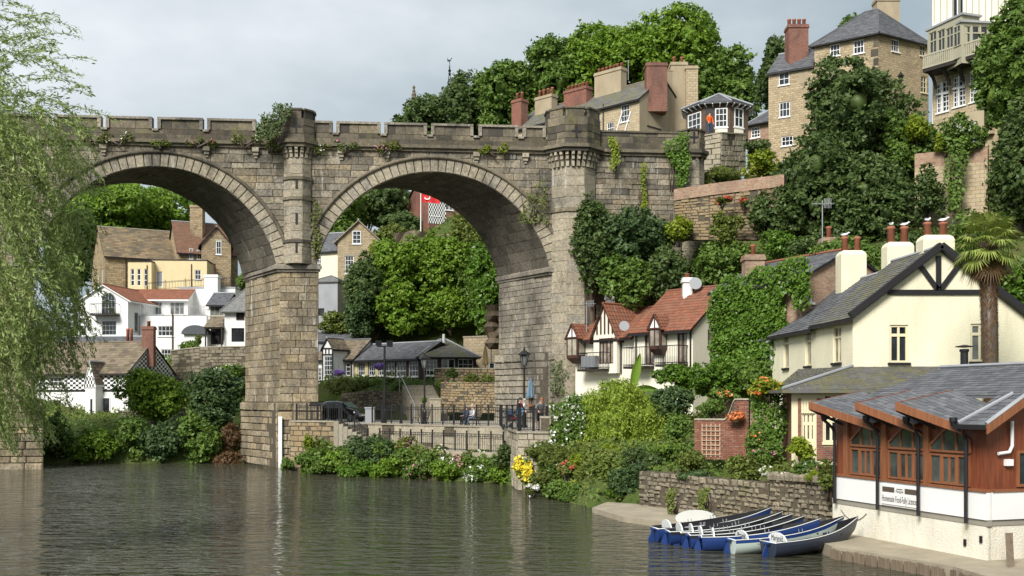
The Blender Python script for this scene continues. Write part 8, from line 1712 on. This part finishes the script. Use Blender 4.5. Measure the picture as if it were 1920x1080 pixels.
ivy('white_climbing_rose', 'white climbing rose over the wall at the terrace end', T3(1028, 52.3, 2.0), (.99, .1, 0), EZ, [(0, .2), (.1, 2.2), (1.0, 2.9), (1.8, 2.5), (1.7, .2)], 'leaf_mid', .14, 2.2, .4, flowers='petal_white', fl_n=70)
B('big leafy rose bush behind the terrace end wall', 1050, 735, 1100, 800, 55.5, 'leaf_mid', .15, 7, group=GK, fl='petal_white', fn=30)
# waterside bushes under the railings
GW = 'waterside bushes below the railings'
for i, (x0, y0, x1, y1, Y, mt, l, fl) in enumerate(((550, 838, 612, 888, 65.5, 'leaf_mid', 'leafy bush at the water beside the white gauge', None), (596, 845, 660, 890, 64.5, 'leaf_bright', 'light green waterside bush below the landing wall', None), (566, 812, 590, 850, 66.4, 'leaf_yellow', 'upright golden sprout against the landing wall', None), (650, 806, 740, 895, 63.6, 'leaf_bluegreen', 'tall blue-green bush below the step railing', None), (636, 840, 690, 892, 63.6, 'leaf_mid', 'rounded green bush at the foot of the steps', None), (720, 835, 790, 897, 62.2, 'leaf_mid', 'green bush under the left part of the path railing', None), (742, 812, 800, 870, 63, 'leaf_olive', 'feathery light bush reaching the path railing', 'petal_pink'), (780, 848, 850, 900, 61, 'leaf_mid', 'waterside bush with pale flowers below the path', 'petal_white'), (838, 840, 905, 902, 60, 'leaf_olive', 'mixed weeds and flowers below the path railing', ['petal_white', 'petal_pink']), (880, 850, 962, 906, 58.4, 'leaf_mid', 'white-flowered bush at the right end of the waterside', 'petal_white'), (925, 826, 972, 890, 57.2, 'leaf_dark', 'ivy heap against the terrace end wall', None), (528, 858, 552, 886, 67.5, 'leaf_mid', 'small plant at the water beside the pier', None))):
    B(l, x0, y0, x1, y1, Y, mt, .17, 8, 'waterside_bush', group=GW, fl=fl, fn=50, fs=.1)

for i, (x0, y0, x1, y1, Y, mt, l, fl) in enumerate(((575, 856, 640, 893, 64.6, 'leaf_mid', 'low leafy clump at the waterline below the landing wall', None), (640, 862, 705, 897, 62.6, 'leaf_ivy', 'low clump at the waterline under the tall blue-green bush', None), (690, 858, 756, 899, 61.8, 'leaf_bright', 'light green clump at the waterline left of the path railing', None), (752, 862, 812, 903, 60.6, 'leaf_mid', 'waterline clump with pink flowers below the path railing', 'petal_pink'), (806, 862, 866, 905, 59.6, 'leaf_bright', 'bright waterline clump in the middle of the path railing', None), (860, 866, 920, 908, 58.6, 'leaf_mid', 'waterline clump with white flowers near the terrace end', 'petal_white'), (912, 868, 968, 912, 57.4, 'leaf_bright', 'last waterline clump before the terrace end wall', None), (800, 832, 850, 872, 61.6, 'leaf_olive', 'tall pale weeds poking through the middle of the path railing', 'petal_white'), (690, 822, 735, 870, 63.4, 'leaf_mid', 'bush at the foot of the landing steps', None), (870, 838, 925, 878, 59.6, 'leaf_mid', 'leafy weeds under the right half of the path railing', ['petal_white', 'petal_pink']))):
    B(l, x0, y0, x1, y1, Y, mt, .16, 9, 'waterside_bush', group=GW, fl=fl, fn=60, fs=.1)
for x0, y0, x1, y1, Y, mt, l, fl in ((1010, 850, 1062, 900, 49.6, 'leaf_mid', 'green wildflower clump in the middle of the flower bank', 'petal_white'), (1085, 858, 1150, 912, 47.2, 'leaf_olive', 'tall dry grass clump above the slipway corner', None), (1050, 905, 1110, 948, 47.0, 'leaf_mid', 'low weeds at the waterline under the golden flowers', None), (1100, 915, 1160, 950, 45.6, 'leaf_ivy', 'low ivy at the waterline beside the slipway', None), (1120, 835, 1170, 880, 48.2, 'leaf_yellow', 'yellowish grass under the weeping tree', None), (1180, 862, 1232, 905, 45.0, 'leaf_bluegreen', 'dark shrub against the end of the dry-stone wall', None), (985, 820, 1040, 870, 51.6, 'leaf_olive', 'pale flowering weeds against the terrace end wall', 'petal_white')):
    B(l, x0, y0, x1, y1, Y, mt, .14, 9, 'bank_weeds', group=GK, fl=fl, fn=70, fs=.09, aspect=.35)
# banana plant
t = thing('banana_plant', 'two broad paddle leaves of a banana plant above the weeping tree', 'plant', P(1185, 735, 57))
for ang, ln, bend in ((.18, 2.4, .3), (-1.05, 2.0, .6), (1.1, 1.9, .9)):
    vs = []; fs = []; n = 8
    for i in range(n + 1):
        u = i / n; x = math.sin(ang) * ln * u; z = math.cos(ang) * ln * u - bend * u * u; w = .3 * math.sin(math.pi * (.12 + .86 * u)) + .01; vs += [(x - w * math.cos(ang) * .8, -w * .4, z + w * math.sin(ang) * .6), (x, .08, z), (x + w * math.cos(ang) * .8, -w * .4, z - w * math.sin(ang) * .6)]
    for i in range(n): fs += [(3 * i, 3 * i + 1, 3 * i + 4, 3 * i + 3), (3 * i + 1, 3 * i + 2, 3 * i + 5, 3 * i + 4)]
    m = MB(); m.add(vs, fs); m.build('leaf', 'leaf_bright', t, True)
m = MB(); m.tube([(0, 0, -2.5), (0, 0, .2)], [.12, .08], 7); m.build('stem', 'bark', t, True)
# fan palm
pb = P(1858, 705, 38.5); t = thing('fan_palm', 'tall fan palm with shaggy trunk in front of the cream house', 'palm', (pb.x, pb.y, gz(pb.x, pb.y))); zc = PZ(455, 38.5) - t.location.z
m = MB(); m.tube([(0, 0, -.2), (.03, 0, zc * .3), (-.04, 0, zc * .6), (-.12, 0, zc)], [.25, .24, .29, .27], 10); m.build('trunk', 'bark', t, True)
n = 2600; a = RG.uniform(0, 6.283, n); z = zc * RG.uniform(.12, 1.0, n) ** .8; rr = .25 + .06 * RG.random(n) + .1 * (z / zc) ** 3; p = np.stack([rr * np.cos(a) - .12 * (z / zc) ** 2, rr * np.sin(a), z], 1); nn = np.stack([np.cos(a), np.sin(a), RG.normal(size=n) * .2], 1)
quads_object('fibre', leaf_arrays(p, nn, .26, .16, along=np.tile([0, 0, -1.], (n, 1)) + RG.normal(size=(n, 3)) * .25), 'dry_brush', t)
for k in range(40):
    az_ = k * 2.399 + rnd(-.2, .2); elv = R(80 - 150 * (k / 40) + rnd(-8, 8)); d = Vector((math.cos(az_) * math.cos(elv), math.sin(az_) * math.cos(elv), math.sin(elv))); st_ = Vector((-.12, 0, zc)); ln = rnd(.55, .8); hub = st_ + d * ln + Vector((0, 0, -.12 * (1 - elv)))
    sd_ = d.cross(Vector((0, 0, 1))).normalized(); nr = sd_.cross(d).normalized(); vs = []; fs = []
    for i in range(23):
        th = R(-105 + 210 * i / 22); sd2 = d * math.cos(th) + sd_ * math.sin(th); L2 = rnd(.62, .8) * (1 - .15 * abs(th) / 2); w = nr.cross(sd2).normalized() * .032; tip = hub + sd2 * L2 + Vector((0, 0, -.22 * L2 - rnd(0, .12))); md_ = hub + sd2 * L2 * .55 + nr * .03; o = len(vs); vs += [hub, md_ + w, tip, md_ - w]; fs.append((o, o + 1, o + 2, o + 3))
    m = MB(); m.add(vs, fs); m.tube([st_, hub], .016, 4); m.build('fan_leaf', 'leaf_palm' if k < 34 else 'dry_brush', t)
# --- willow overhanging from the left
wl = thing('willow', 'feathery light green willow hanging over the river from the left edge', 'tree', (-24, 31, 0.0)); g0 = Vector((-24, 31, 0))
m = MB(); m.tube([(0, 0, -1.5), (.4, 0, 3), (1.4, -.2, 6.5), (3, -.3, 10)], [.55, .45, .35, .2], 9); limbs = []
for i in range(16):
    z = 4 + i * .62; e = Vector((rnd(6.0, 9.2), rnd(-1.8, 1.8), z + rnd(-.6, 2.2))); s0 = Vector((.4 + z * .2, 0, min(z * .85, 9.6))); mid = (s0 + e) / 2 + Vector((0, 0, 1.1)); m.tube([s0, mid, e], [.13, .07, .02], 6); limbs.append((s0, mid, e))
m.build('trunk', 'bark', wl, True)
pts = []; drs = []; tw = MB(); g = random.Random(5)
def strand(p, d, ln, droop):
    n = max(4, int(ln / .16)); d = d.normalized(); line = [p.copy()]
    for i in range(n):
        d = (d + Vector((0, 0, -droop * .16)) + Vector((g.uniform(-1, 1), g.uniform(-1, 1), g.uniform(-1, 1))) * .09).normalized(); p = p + d * ln / n; line.append(p.copy())
        for k in range(7): pts.append(p + Vector((g.gauss(0, .06), g.gauss(0, .06), g.gauss(0, .05)))); drs.append(d + Vector((g.gauss(0, .5), g.gauss(0, .5), g.gauss(0, .4) - .25)))
    tw.tube(line[::2] + [line[-1]], .008, 3, cap=False)
def edge_x(y):                                       # how far right the foliage reaches (photo outline, metres from the trunk axis)
    px = np.interp(y, [0, 90, 150, 210, 260, 330, 420, 520, 620, 700, 800, 860], [75, 150, 165, 190, 170, 150, 140, 165, 130, 105, 65, 25]); return (px - 960) / FPX * 31 + 24
for i in range(1150):
    y = g.choice([g.uniform(0, 240), g.uniform(220, 700), g.uniform(220, 700), g.uniform(220, 640), g.uniform(600, 840)]); z = PZ(y, 31); x1 = edge_x(y)
    u = g.random() ** 1.15; x = 8.7 + (x1 - 8.7) * u * .97
    if y < 240 and g.random() > .34 + .3 * (u < .5): continue
    ln = g.uniform(.7, 1.7); up = y < 250
    dx = Vector((g.uniform(.3, 1.0), g.uniform(-.6, .6), g.uniform(.0, .5) if up else g.uniform(-.7, .2))); p0 = Vector((x - .55 * ln * (1 if up else .6), g.uniform(-2.2, 2.2), z + (.0 if up else .55 * ln))); strand(p0, dx, ln, .5 if up else 1.5)
p = np.array([tuple(q) for q in pts]); d = np.array([tuple(q) for q in drs]); nn = RG.normal(size=p.shape) * .6 + np.array([0, -.4, .6])
quads_object('crown', leaf_arrays(p, nn, .15, .26, .06, along=d), 'leaf_willow', wl); tw.build('twigs', 'leaf_olive', wl, uv=False, kind='stuff')
